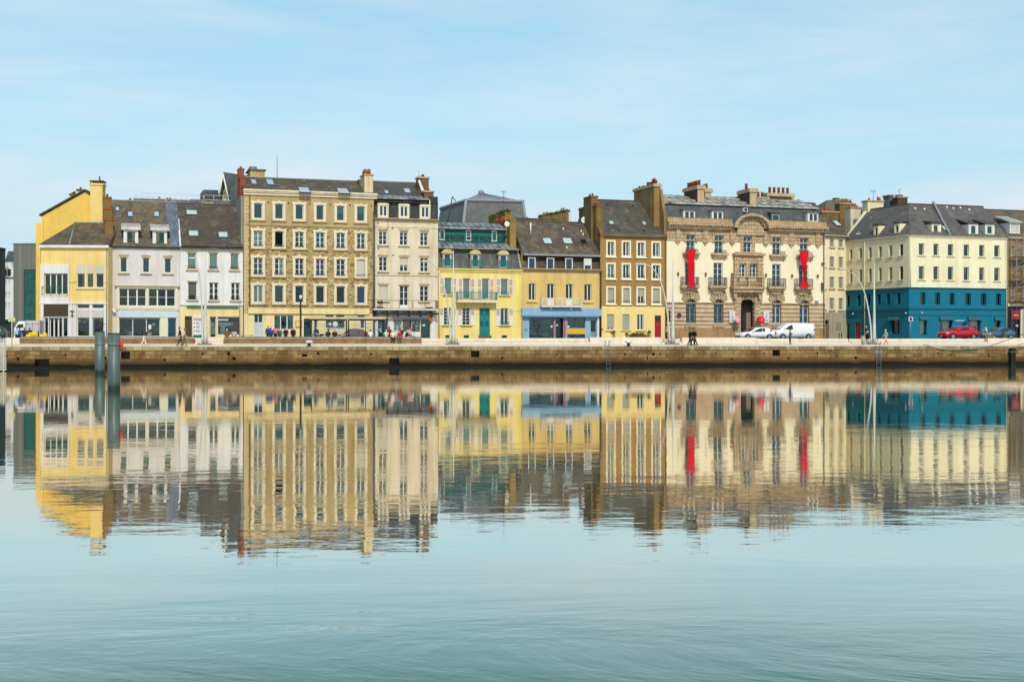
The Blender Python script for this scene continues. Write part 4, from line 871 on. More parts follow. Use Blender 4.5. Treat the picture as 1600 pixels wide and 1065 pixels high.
# ------------------------------------------------------------------ 5 pale stone house with black mansard
def pale_house():
    F, B, U = std('mansard_house', 'narrow pale stone house with black slate mansard, long iron balcony and orange shop mark', 'house', 584.5, 684.5)
    Z = lambda y: zat(F, 630, y); u = F.u; ze = Z(345.5); zg = Z(484)
    k = dict(sill=SILLC, lint=SILLC, sur=(SURC, .09))
    row(B, F, [(592, 604.5), (624.5, 637), (656.5, 668.5)], 630, 361, 383, mull=2, rows=3, gl=GL, blind=.12, **k)
    row(B, F, [(592, 605), (624.5, 637.5), (656.5, 669)], 630, 402, 424, mull=2, rows=3, gl=GL, each={1: dict(blind=.55)}, **k)
    row(B, F, [(592, 606), (656, 669.5)], 630, 446, 470, mull=2, rows=3, gl=GL, each={0: dict(blind=.95)}, **k)
    row(B, F, [(624.5, 638)], 630, 446, 481.5, mull=2, rows=3, gl=GL, lint=SILLC, name='balcony_door', door=.12)
    row(B, F, [(615.5, 627)], 630, 500, 517, mull=2, rows=3, gl=GLC, rec=.2, name='shop_window', fm=paint('white_posters_frame', (190, 210, 210)))
    row(B, F, [(629.5, 643), (644, 656)], 630, 499, 518, mull=1, gl=GLC, rec=.2, name='shop_window', fm=paint('dark_green_frame', (30, 66, 54)))
    row(B, F, [(657.5, 672)], 630, 499, 528, mull=1, gl=GLT, door=.08, rec=.25, name='shop_door', fm=paint('dark_green_frame', (30, 66, 54)))
    row(B, F, [(590.5, 606)], 630, 497, 528, mull=2, gl=GLT, rec=.15, name='side_door', fm=paint('green_frame', (40, 120, 100)))
    q = MB(); wall(q, F, 0, U, 0, ze); shell(q, 0, U, 11, 0, ze+2.2); obj('wall', q, [CREAM2, DARK], B)
    cornice(B, F, 0, U+.05, ze-.05, ze+.30, .35, SILLC); band(B, F, 0, U, Z(355.5), Z(353.5), .06, CREAM2, 'string_course'); band(B, F, 0, U, Z(431.2), Z(430), .05, SILLC, 'string_course')
    balcony(B, F, 584.5, 684, 469, 482.5, 1.0, IRON, WHT, slab=.14, step=0, brackets=6)
    q = MB()
    for xx, yy in ((594, 476), (671, 478)): 
        c = u(xx, -.6); q.box(c-.35, c+.35, -.75, -.45, Z(482), Z(479.5)); 
    foliage(q, (u(594, -.6), -.6, Z(473)), (.35, .25, .3), 60, .1, 1); obj('planter_box', q, LEAF, B)
    q = MB()
    for x in (586, 604, 620, 638, 655, 672): 
        c = u(x); q.prism([(c-.06, zg-.16), (c-.06, zg-.75), (c+.06, zg-.75), (c+.06, zg-.16)], -.9, -.03)
    q.box(.15, U-.15, -.9, -.8, zg-.55, zg-.35); obj('awning_beam', q, paint('dark_bronze', (50, 40, 36)), B)
    q = MB(); q.box(u(613.5), u(670), -.32, -.01, Z(499), Z(490)); o = obj('shop_fascia', q, paint('grey_fascia', (176, 172, 176)), B)
    q = MB(); q.box(u(612.5), u(673), -.36, -.01, Z(489.9), Z(489)); obj('fascia_line', q, paint('fascia_red', (200, 90, 70)), o)
    # the orange double-cone mark standing beside the fascia
    q = MB(); c = u(671.5); zc = Z(494.5); h = .42
    q.prism([(c-.26, zc+h), (c+.26, zc+h), (c+.16, zc), (c+.26, zc-h), (c-.26, zc-h), (c-.1, zc)], -.5, -.34); obj('orange_mark', q, paint('sign_orange', (250, 110, 30)), o)
    q = MB()
    for a, b_ in ((584.8, 590), (606.5, 614), (673, 680)): q.box(u(a), u(b_), -.1, -.004, 0, Z(489))
    obj('pilaster', q, WHT, B)
    q = MB(); q.box(u(590.5), u(613), -.14, -.005, Z(497), Z(489.5)); obj('side_fascia', q, CRM, B)
    q = MB(); q.box(u(628), u(657), -.1, -.004, 0, Z(519)); obj('stall_riser', q, WHT, B)
    q = MB()
    for xx in (606, 675): q.box(u(xx)-.1, u(xx)+.12, -.4, -.15, Z(492.5), Z(490.5))
    obj('camera_box', q, BLACK, B)
    for a, b_, y0, y1, mm in ((631, 640, 502, 517, paint('orange_poster', (240, 170, 80))), (645.5, 649, 502, 506, CUR_W), (649.5, 655, 507, 512, WHITE), (646, 648.5, 508, 516, BRN), (650, 655, 513, 517, CUR_W), (651, 655, 501.5, 506, WHITE), (661, 665, 506, 509, WHITE), (616.5, 626, 502, 516, CUR_W)):
        q = MB(); q.box(u(a), u(b_), .255, .27, Z(y1), Z(y0)); obj('poster', q, mm, B)
    q = MB(); c = u(636); q.tube([(c, .245, Z(512.5)), (c, .254, Z(512.5))], .28, 12); q.box(c-.3, c+.3, .245, .254, Z(506), Z(504)); obj('poster_picture', q, paint('poster_red', (216, 80, 60)), B)
    # mansard
    zm0, zm1 = Z(343.5), Z(311); U1 = u(671, .35)
    D = F; q = MB(); ops = []
    r3 = [(592.5, 605), (625, 637.5), (658, 670.5)]
    q.hexa([(.02, .12, zm0), (U1, .12, zm0), (U1, 10.5, zm0), (.02, 10.5, zm0), (.25, .55, zm1), (U1-.05, .55, zm1), (U1-.05, 10.5, zm1), (.25, 10.5, zm1)]); ms = obj('mansard_roof', q, BLKS, B)
    for x0, x1 in r3:
        ur = u(630, .0); a, b_ = u(x0), u(x1); z1, z0 = Z(322), Z(339)
        q = MB(); q.box(a-.16, b_+.16, -.02, .6, z0-.15, z0); q.box(a-.16, a, -.02, .6, z0, z1); q.box(b_, b_+.16, -.02, .6, z0, z1); q.prism([(a-.16, z1), (b_+.16, z1), (b_+.22, z1+.18), (b_, z1+.27), (a, z1+.27), (a-.22, z1+.18)], -.06, .6); q.box(a, b_, .2, .25, z0, z1, 1)
        o = obj('dormer', q, [SURC, DARK], B); win(o, F, a, b_, z0, z1, 0, cut=False, rec=.03, mull=2, gl=GLT, fw=.1)
    q = MB(); zt = Z(304.5); n = 11
    q.hexa([(-.05, .2, zm1), (U1+.05, .2, zm1), (U1+.05, 1.6, zt), (-.05, 1.6, zt), (-.05, .2, zm1+.12), (U1+.05, .2, zm1+.12), (U1+.05, 1.6, zt+.1), (-.05, 1.6, zt+.1)])
    for i in range(n+1): x = U1*i/n; q.hexa([(x-.02, .2, zm1+.12), (x+.02, .2, zm1+.12), (x+.02, 1.6, zt+.1), (x-.02, 1.6, zt+.1), (x-.02, .2, zm1+.17), (x+.02, .2, zm1+.17), (x+.02, 1.6, zt+.15), (x-.02, 1.6, zt+.15)], 1)
    obj('zinc_apron', q, [ZN, ZND], B)
    vr = 5.0; zr = F.z(284.5, u(620, vr), vr); q = MB(); Ur = u(664, 3)
    A = [(.0, 1.5, zt+.05), (.0, vr, zr), (.0, 10.5, zt)]; Bq = [(Ur, 1.5, zt+.05), (Ur, vr, zr), (Ur, 10.5, zt)]
    q.face([A[0], Bq[0], Bq[1], A[1]]); q.face([A[1], Bq[1], Bq[2], A[2]]); q.face(A[::-1]); q.face(Bq); ro = obj('roof', q, slate('warm_slate', (96, 92, 86)), B)
    q = MB(); q.tube([A[1], Bq[1]], .08, 5); obj('ridge_cap', q, LEAD, ro)
    S = Slope(F, 1.5, zt, vr, zr)
    for a in ((600.5, 298, 607, 303), (631, 295, 641, 302)): skylight(ro, S, *a, gl=SKYB)
    # stepped brown stacks and pale flashing on the right, black slate cheek
    q = MB(); x0 = U1+.02; q.box(x0, U, .1, 3, zm0, Z(305.5)); obj('slate_cheek', q, BLKS, B)
    pm = blocks('brown_brick', (150, 116, 88), (128, 98, 74), (110, 90, 70), .24, .1, .01)
    stack(B, F, 677.5, .9, 1.9, 1.1, 298.5, zm1-1, pm, cap=SILLC, capout=.12, pots=[(.3, .3), (.7, .3)])
    stack(B, F, 670, 2.4, 3.6, 1.25, 277, zm1-1, pm, cap=SILLC, capout=.12, pots=[(.2, .35), (.5, .3), (.8, .3)])
    q = MB(); v_ = 2.0; q.prism([F.uz(653, 282, v_), F.uz(656, 281, v_), F.uz(663, 298, v_), F.uz(669, 304, v_), F.uz(675, 309, v_), F.uz(672, 313, v_), F.uz(660, 303, v_)], v_, v_+.1); obj('flashing', q, WHT, B)
    q = MB(); c = u(654.5, 3); q.tube([(c, 3, zr), (c, 3, F.z(266, c, 3))], [.03, .015], 5); obj('aerial', q, IRON, B)
    pipe(B, F, U1-.05, zm0, zm1, WHITE, v=0.0); pipe(B, F, .05, 0, ze, IRON)
    for xx, yy in ((590, 350), (613, 357), (591, 389), (614, 399)): q = MB(); c = u(xx); q.box(c-.07, c+.07, -.04, .01, Z(yy)-.07, Z(yy)+.07); obj('vent', q, DARK, B)
pale_house()

# ------------------------------------------------------------------ 6 lemon house, teal ironwork
def lemon_house():
    F, B, U = std('shuttered_house', 'lemon yellow house with white shutters, teal door, teal balcony and a teal attic gallery', 'house', 685, 816.5)
    Z = lambda y: zat(F, 750, y); u = F.u; ze = Z(422); SH = (WHITE, .52)
    row(B, F, [(694.7, 706), (782.5, 794)], 750, 434.5, 461, mull=1, gl=GLT, cur=(CUR_W, 'full'), fm=WHITE, shut=SH, rail=(TEAL, .4), sill=ST_TAN)
    row(B, F, [(723.5, 734.5), (753, 764.5)], 750, 434.8, 467.3, mull=1, gl=GLT, cur=(CUR_W, 'full'), shut=(WHITE, .5), name='balcony_door')
    row(B, F, [(693.5, 705), (722.5, 734.5)], 750, 481, 508, mull=2, rows=5, gl=GL, shut=SH, wp=1, fw=.06, sill=ST_TAN, thick=.6)
    row(B, F, [(782, 794.5)], 750, 481, 508, mull=2, gl=GLT, cur=(CUR_W, 'sides'), shut=SH, wp=1, rail=(TEAL, .45), sill=ST_TAN)
    F.open.append((u(749), u(765.5), 0.0, Z(481)))
    q = MB(); a, b_ = u(749), u(765.5); z1 = Z(481); z0 = Z(524); c = (a+b_)/2
    q.box(a, c-.01, .14, .2, z0, z1-.85); q.box(c+.01, b_, .14, .2, z0, z1-.85); q.box(a, b_, .14, .2, z1-.8, z1)
    for s0, s1 in ((a+.09, c-.09), (c+.09, b_-.09)):
        for t0, t1 in ((.15, .9), (1.05, 1.75), (1.9, 2.25)): q.box(s0, s1, .12, .15, z0+t0, z0+t1)
    dr = obj('entrance_door', q, TEAL, B)
    q = MB(); 
    for s0, s1 in ((a+.14, c-.14), (c+.14, b_-.14)): q.box(s0, s1, .11, .13, z0+1.1, z0+1.7); q.box(s0, s1, .11, .13, z1-.68, z1-.12)
    obj('door_panel', q, paint('deep_teal', (4, 92, 100)), dr); q = MB(); q.box(c+.05, c+.1, .02, .13, z0+1.0, z0+1.12); obj('handle', q, STEEL, dr)
    q = MB(); q.box(a-.1, b_+.1, -.35, .2, 0, z0); obj('door_step', q, BRSTK, B)
    vents = [(695.8, 703.3), (724.5, 733), (784, 792)]
    for a, b_ in vents:
        F.open.append((u(a), u(b_), Z(528), Z(523.5))); q = MB(); q.face([(u(a), .1, Z(528)), (u(b_), .1, Z(528)), (u(b_), .1, Z(523.5)), (u(a), .1, Z(523.5))]); obj('cellar_vent', q, paint('deep_green', (10, 80, 66)), B)
    q = MB(); wall(q, F, 0, U, 0, ze); shell(q, 0, U, 10, 0, Z(389)); obj('wall', q, [YELB, DARK], B)
    cornice(B, F, 0, U, ze-.25, ze+.15, .28, YELB); band(B, F, u(801), U, Z(486), Z(485), .04, YEL2, 'string_course'); 
    q = MB(); q.box(0, u(748.5), -.05, -.003, 0, .42); q.box(u(766), U, -.05, -.003, 0, .42); obj('plinth', q, CREAM2, B)
    balcony(B, F, 715.5, 777, 456, 468.5, .85, TEAL, SURC, slab=.3, brackets=2, step=.13)
    # grey mansard with three pedimented dormers
    zm0, zm1 = ze+.15, Z(388); q = MB(); e = .1
    q.hexa([(.02, e, zm0), (U-.05, e, zm0), (U-.05, 9, zm0), (.02, 9, zm0), (.02, .7, zm1), (U-.35, .7, zm1), (U-.35, 9, zm1), (.02, 9, zm1)]); obj('mansard_roof', q, GRSL, B)
    for x0, x1 in ((693.5, 704.5), (737.5, 748), (781, 792)):
        a, b_ = u(x0), u(x1); z1, z0 = Z(397), Z(417.5); w_ = .17
        q = MB(); q.box(a-w_, a, -.0, .8, z0-.1, z1); q.box(b_, b_+w_, 0, .8, z0-.1, z1); q.box(a, b_, 0, .8, z0-.1, z0); q.box(a, b_, .3, .34, z0, z1, 1)
        for i in range(5): q.box(a-w_-.07, a-w_, .0, .1, z0+.3*i, z0+.3*i+.16, 0); q.box(b_+w_, b_+w_+.07, .0, .1, z0+.3*i, z0+.3*i+.16, 0)
        o = obj('dormer', q, [LEAD, DARK], B)
        q = MB(); c = (a+b_)/2; h = (b_-a)/2+w_+.16; pts = [(c-h, z1)]+[(c-h*.85*math.cos(math.pi*t/8), z1+.08+.42*math.sin(math.pi*t/8)) for t in range(9)]+[(c+h, z1)]
        q.prism(pts, -.14, .9); obj('pediment', q, plaster('ochre_pediment', (240, 214, 140), .3), o, F.wm)
        win(o, F, a, b_, z0, z1, 0, cut=False, rec=.04, mull=1, gl=GLB, rail=None, fw=.09)
        q = MB(); railing(q, a-.05, b_+w_+.12, -.06, z0, z0+.85, .07, posts=2); obj('window_rail', q, TEAL, o, F.wm)
    def apron(y0, y1, v0, v1, xa, xb, nm, n):
        z0, z1 = F.z(y0, u(750, v0), v0), F.z(y1, u(750, v1), v1); a, b_ = u(xa, v0), u(xb, v0); q = MB()
        q.hexa([(a, v0, z0), (b_, v0, z0), (b_-.15, v1, z1), (a, v1, z1), (a, v0, z0+.12), (b_, v0, z0+.12), (b_-.15, v1, z1+.12), (a, v1, z1+.12)])
        for i in range(n+1): x = a+(b_-.15-a)*i/n; q.hexa([(x-.025, v0, z0+.12), (x+.025, v0, z0+.12), (x+.025-.05, v1, z1+.12), (x-.025-.05, v1, z1+.12), (x-.025, v0, z0+.18), (x+.025, v0, z0+.18), (x-.025, v1, z1+.18), (x-.075, v1, z1+.18)], 1)
        return obj(nm, q, [ZN, ZND], B, F.wm), z0, z1
    _, _, zg0 = apron(389.8, 381, .35, 2.3, 684.8, 811, 'zinc_apron', 14)
    # attic gallery, set back, dark green boards
    v = 2.4; ga = u(795, v); zg1 = F.z(357.5, u(740, v), v); F2 = F; keep = F.open; F.open = []
    ur = u(740, v); 
    for x0, x1, g_ in ((686.5, 695, GLT), (728, 736, GL), (768, 776.5, GLT)): win(B, F, u(x0, v), u(x1, v), F.z(376.5, ur, v), F.z(360, ur, v), v, mull=1, gl=g_, fw=.12, rec=-.02, rows=1 if g_ is GLT else 3)
    q = MB(); wall(q, F, 0, ga, zg0-.2, zg1+.3, v, .2); shell(q, 0, ga, 9, zg0-.2, zg1+.3, 0, 1, v); obj('attic_wall', q, [paint('dark_green_boards', (14, 82, 74)), DARK], B); F.open = keep
    q = MB(); vb = 1.95; railing(q, .02, u(794.5, vb), vb, F.z(380, ur, vb), F.z(364.5, ur, vb), cross=True, posts=1.75, t=.02); q.box(.02, u(794.5, vb), vb-.02, vb+.02, F.z(367, ur, vb), F.z(366.3, ur, vb)); obj('gallery_railing', q, TEAL, B)
    apron(358.5, 350.5, 1.9, 3.8, 684.8, 792, 'zinc_roof', 12)
    q = MB(); q.box(0, ga-.3, 3.8, 9, zg1, F.z(350, ur, 3.8)+.1); obj('flat_roof', q, ZND, B)
    pipe(B, F, U-.12, 0, ze, YELB); pipe(B, F, .08, 0, ze, YELB)
    q = MB(); x = U-.15
    for i in range(9): z = zm0+(zm1-zm0)*i/9; q.box(x-.1-.03*i, x+.08-.03*i, .05+.06*i, .3+.06*i, z, z+.14)
    obj('verge_tiles', q, WHT, B)
    # party wall with ivy and many red pots
    pm = plaster('ochre_stack', (176, 144, 84), .6, .25)
    v0 = 1.0; zt = F.z(345, u(806, v0), v0); z0 = zm1-.5
    a = chimney(B, F, u(797, v0), u(806.5, v0), v0, v0+1.2, z0, zt+.2, pm, cap=pm, capout=.04)
    v1 = 3.0; zz = F.z(338, u(803, v1), v1); u1 = u(805, v0); chimney(B, F, u1-.85, u1, 2.2, 9.0, z0, zz+.3, pm, cap=pm, capout=.05, alongv=True, pots=[(.03, .55), (.1, .6), (.17, .5), (.42, .45), (.6, .55), (.68, .5), (.84, .5)], pr=.16)
    q = MB(); foliage(q, (u1-.45, 3.4, zz+.55), (.75, 1.6, .28), 420, .13); foliage(q, (u1-.45, 7.2, zz+.45), (.7, 2.6, .22), 420, .13); obj('ivy', q, [LEAF, LEAF2], B)
    q = MB(); 
    for v_ in (2.4, 2.9, 3.5, 4.1, 4.7, 5.3): q.tube([(u1+.02-.9, v_, zz-.7), (u1-.9, v_, zz-.1)], [.13, .11], 8); q.tube([(u1-.92, v_+.3, zz-1.0), (u1-.92, v_+.3, zz-.4)], [.12, .1], 8)
    obj('chimney_pot', q, POT, B)
    q = MB(); c = u(791.5, .9); zc = F.z(350, c, .9); q.tube([(c, .7, zc), (c, .78, zc)], [.32, .2], 14); q.tube([(c, .78, zc), (c+.3, 1.1, zc-.3)], .03, 5); obj('satellite_dish', q, WHITE, B)
    q = MB(); c = u(787, 5); q.tube([(c, 5, zz), (c, 5, F.z(299, c, 5))], .03, 5); z = F.z(300, c, 5); q.tube([(c-.35, 5, z), (c+.3, 5, z)], .02, 4)
    for d in (-.3, -.1, .1, .28): q.tube([(c+d, 4.7, z-.2), (c+d, 5.3, z+.2)], .015, 4)
    q.tube([(c-.25, 5, z-.6), (c+.25, 5, z-.55)], .02, 4); obj('aerial', q, IRON, B)
lemon_house()

def theatre_roof():
    H = street(686, 32, R(-4)); Bm = thing('great_mansard_roof', 'large pale grey mansard roof with zinc crown, standing behind the lemon house', 'building', H.wm)
    def P(x, y, v): u_ = H.u(x, v); return (u_, v, H.z(y, u_, v))
    q = MB()
    b0, b1, b2 = P(680, 372, 9), P(722, 372, 0), P(826, 372, 0); t0, t1, t2 = P(688.5, 326, 10.5), P(728.5, 313.5, 1.8), P(817, 315.5, 1.8); ap = P(752, 302, 9)
    b3, t3 = P(850, 372, 18), P(812, 324, 16); b4, t4 = (b0[0]+3, 26, b0[2]), (t0[0]+2, 24, t0[2])
    q.face([b0, b1, t1, t0]); q.face([b1, b2, t2, t1]); q.face([b2, b3, t3, t2]); q.face([b0, t0, t4, b4]); q.face([b4, t4, t3, b3]); q.face([b0, b4, b3, b2, b1]); o = obj('lower_roof', q, GRM, Bm)
    q = MB(); q.face([t0, t1, ap]); q.face([t1, t2, ap]); q.face([t2, t3, ap]); q.face([t3, t4, ap]); q.face([t4, t0, ap]); obj('crown', q, ZN, Bm)
    q = MB()
    for a, b_ in ((t0, t1), (t1, t2), (t2, t3)): q.tube([a, b_], .28, 5, sm=False)
    q.tube([b1, t1], .3, 5, sm=False); q.tube([b2, t2], .2, 5, sm=False); q.tube([t1, ap], .1, 4); q.tube([t2, ap], .1, 4); n = 12
    for k in range(1, n):
        a = Vector(t1).lerp(Vector(t2), k/n); q.tube([a, a.lerp(Vector(ap), .96)], .05, 4)
    q.ball((ap[0], ap[1], ap[2]), .5, 0, 6, 4); obj('lead_rolls', q, LEAD, Bm)
    q = MB(); c = P(752, 372, 8); q.box(b0[0]+3, b2[0]-.5, 3, 20, 0, b1[2]+.1); obj('wall', q, CRM, Bm)
    K = street(697, 20); Bk = thing('jib', 'thin dark slanting mast rising between the black mansard and the grey great roof', 'mast', K.wm)
    q = MB(); A = K.uz(697, 360); B_ = K.uz(707, 307); D_ = K.uz(712, 315); q.tube([(A[0], 0, A[1]), (B_[0], 0, B_[1])], .07, 5); q.tube([(B_[0], 0, B_[1]), (D_[0], 0, D_[1])], .06, 5); q.box(A[0]-.3, A[0]+.3, -.3, .3, 0, A[1]); obj('mast_pole', q, BLACK, Bk)
theatre_roof()

# ------------------------------------------------------------------ 7 tan house over the blue shop
def blue_shop_house():
    F, B, U = std('blue_shop_house', 'tan rendered house with mossy roof and white balcony over a pale blue shop front', 'house', 817, 938)
    Z = lambda y: zat(F, 876, y); u = F.u; ze = Z(424); zg = Z(481); BLU = plaster('powder_blue_render', (150, 190, 222), .15, .06, .86)
    sy = plaster('yellow_surround', (244, 214, 130), .2)
    k = dict(sur=(sy, .18), key=True, mull=2, gl=GL)
    row(B, F, [(826, 836.5), (913, 924)], 876, 443.5, 469.5, sill=sy, **k); row(B, F, [(855, 866), (884, 895)], 876, 443.5, 477, name='balcony_door', door=.28, **k)
    row(B, F, [(827, 865.5)], 876, 496.5, 528, mull=1, rows=4, gl=GLT, fm=IRON, rec=.15, name='shop_window', fw=.05); row(B, F, [(868.5, 880.5)], 876, 496.5, 528, mull=1, gl=GL, fm=BLACK, rec=.5, name='shop_door')
    row(B, F, [(886.5, 914.5)], 876, 496.5, 512.5, mull=2, rows=2, gl=GLT, fm=IRON, rec=.15, name='shop_window'); row(B, F, [(886.5, 914.5)], 876, 522, 528, mull=1, gl=GLT, fm=IRON, rec=.15, name='shop_window')
    row(B, F, [(923, 932)], 876, 500, 527, mull=1, gl=GL, door=.3, fm=paint('grey_door', (150, 158, 164)), rec=.2, name='entrance_door')
    q = MB(); wall(q, F, 0, U, zg, ze); wall(q, F, 0, U, 0, zg, 0, .24, 1); shell(q, 0, U, 9.5, 0, ze+1.6, 0, 2); obj('wall', q, [plaster('tan_facade', (244, 208, 130), .3, .09), BLU, DARK], B)
    cornice(B, F, -.25, U+.2, ze-.05, ze+.3, .4, SILLC)
    q = MB(); q.box(u(814), U, -.35, -.002, Z(493.5), zg-.1); obj('shop_fascia', q, BLU, B); q = MB(); q.box(u(815), U-.3, -.45, -.002, Z(495.5), Z(493.8)); obj('shutter_housing', q, paint('steel_blue', (100, 140, 160)), B)
    q = MB(); 
    for a, b_ in ((866.3, 868), (881, 883.5)): q.box(u(a), u(b_), -.04, .1, 0, Z(496.7))
    obj('red_door_post', q, paint('post_red', (214, 84, 50)), B)
    q = MB(); q.box(u(886.3), u(914.7), -.02, .12, Z(521.5), Z(513)); obj('yellow_panel', q, paint('panel_yellow', (250, 190, 40)), B)
    q = MB(); q.box(u(932.5), u(935), -.14, -.003, 0, Z(496)); obj('white_pilaster', q, WHITE, B)
    q = MB()
    for a in ((861, 508.5, 863.8, 511.5), (887, 508.5, 890, 511.5), (869.5, 507, 872, 509)): q.box(u(a[0]), u(a[2]), .1, .12, Z(a[3]), Z(a[1]))
    obj('notice', q, WHITE, B)
    q = MB(); c = u(821.5)
    for k_ in range(10):
        t = 2*math.pi*k_/10; t2 = 2*math.pi*(k_+1)/10; q.tube([(c+.16*math.cos(t), -.03, Z(515)+.16*math.sin(t)), (c+.16*math.cos(t2), -.03, Z(515)+.16*math.sin(t2))], .02, 4)
    obj('ring_emblem', q, IRON, B)
    for xx, w_, mm, yy, h_ in ((846, 1.6, CUR_Y, 523, .5), (832, .6, WHITE, 519, .6), (856, .5, BRN, 501, .4), (841, .9, LEAF2, 515, .3)): q = MB(); c = u(xx, .6); q.box(c-w_/2, c+w_/2, .5, .6, Z(yy)-h_/2, Z(yy)+h_/2); obj('window_display', q, mm, B)
    balcony(B, F, 847, 910, 465.5, 478, .8, WHITE, WHT, slab=.14, brackets=2, step=.16)
    # brown mansard with four roof windows
    zm0, zm1 = ze+.3, Z(400); D = slate('brown_mansard', (76, 62, 50), (96, 80, 56), .3)
    q = MB(); q.hexa([(0, .08, zm0), (U, .08, zm0), (U, 6, zm0), (0, 6, zm0), (0, .55, zm1), (U-.1, .55, zm1), (U-.1, 6, zm1), (0, 6, zm1)]); obj('mansard_roof', q, D, B)
    for i, (x0, x1) in enumerate(((825, 836), (854, 865), (883, 894), (912, 923.5))):
        v = .02; a, b_ = u(x0, v), u(x1, v); z1, z0 = Z(403.5), Z(420.5); q = MB(); q.box(a-.03, b_+.06, v, .6, z0-.04, z1+.04); q.box(a, b_, v-.004, v+.01, z0, z1, 1); o = obj('dormer', q, [IRON, DARK], B)
        win(o, F, a, b_+.05, z0-.05, z1+.05, v, cut=False, rec=-.05, mull=1, gl=GLB, cur=None, blind=.6 if i == 3 else 0, bm=CUR_W, fw=.11)
    vr = 4.8; e = ze; zE = Z(397.5); zr = F.z(346.5, u(858, vr), vr)
    ro, S = gable(B, F, 0, U, zE, zr, vr, 9.5, slate('brown_moss_slate', (98, 88, 78), (140, 116, 72), .65), GRYW, over=.12)
    band(B, F, 0, U, zE-.22, zE+.02, .3, LEAD, 'eave_gutter')
    for a in ((848, 372, 862, 381.5), (879, 372, 894, 381.5), (906, 374, 917, 382)): skylight(ro, S, *a, gl=SKYG if a[0] < 900 else GL)
    for x, y in ((880, 359), (885.5, 388), (908, 362.5), (911, 367.5), (829, 366)):
        h = S.hit(x, y); q = MB(); t = 1.4 if x == 829 else .25; q.tube([(h[0], h[1], h[2]-.1), (h[0], h[1]-.05, h[2]+t)], .09, 8); obj('roof_vent', q, WHITE, ro, F.wm)
    pipe(B, F, U-.06, 0, ze, BLACK)
    # low ridge and ivied stack behind
    H = street(806, 7.5); Bb = thing('rear_house', 'low grey ridge and ivy topped brown stack behind the mossy roof of the tan house', 'house', H.wm)
    q = MB(); q.box(H.u(806), H.u(868), 0, 5, 0, H.z(341, H.u(840))); q.hexa([(H.u(806), -.1, H.z(350, H.u(840))), (H.u(872), -.1, H.z(350, H.u(840))), (H.u(868), 2, H.z(341.5, H.u(840))), (H.u(806), 2, H.z(341.5, H.u(840))), (H.u(806), -.05, H.z(349, H.u(840))), (H.u(872), -.05, H.z(349, H.u(840))), (H.u(868), 2, H.z(340.5, H.u(840))), (H.u(806), 2, H.z(340.5, H.u(840)))]); obj('roof', q, BRSL, Bb)
    q = MB(); a = [H.uz(866, 352), H.uz(894, 352), H.uz(894, 329), H.uz(847, 339), H.uz(866, 341)]; q.prism([H.uz(868, 356), H.uz(892, 356), H.uz(892, 330), H.uz(846, 339.5), H.uz(847, 341), H.uz(862, 341)], .5, 1.6); obj('stack', q, BRSTK, Bb)
    q = MB()
    for i in range(8): t = i/7; x = 849+42*t; c = H.uz(x, 337.5-8*t); foliage(q, (c[0], 1.0, c[1]), (.42, .6, .38), 110, .12)
    obj('ivy', q, [LEAF, LEAF2], Bb)
    q = MB()
    for x, y in ((853.5, 338), (859, 337)): c = H.uz(x, y); q.tube([(c[0], 1, c[1]), (c[0], 1, c[1]+.6)], .1, 7)
    for x, y in ((881.5, 331), (885, 330)): c = H.uz(x, y); q.tube([(c[0], 1, c[1]), (c[0], 1, c[1]+.55)], .12, 7)
    obj('chimney_pot', q, POT, Bb)
    q = MB(); q.prism([H.uz(890, 354), H.uz(893.5, 354), H.uz(893.5, 331), H.uz(890, 331)], .3, .5); obj('white_flashing', q, WHT, Bb)
blue_shop_house()

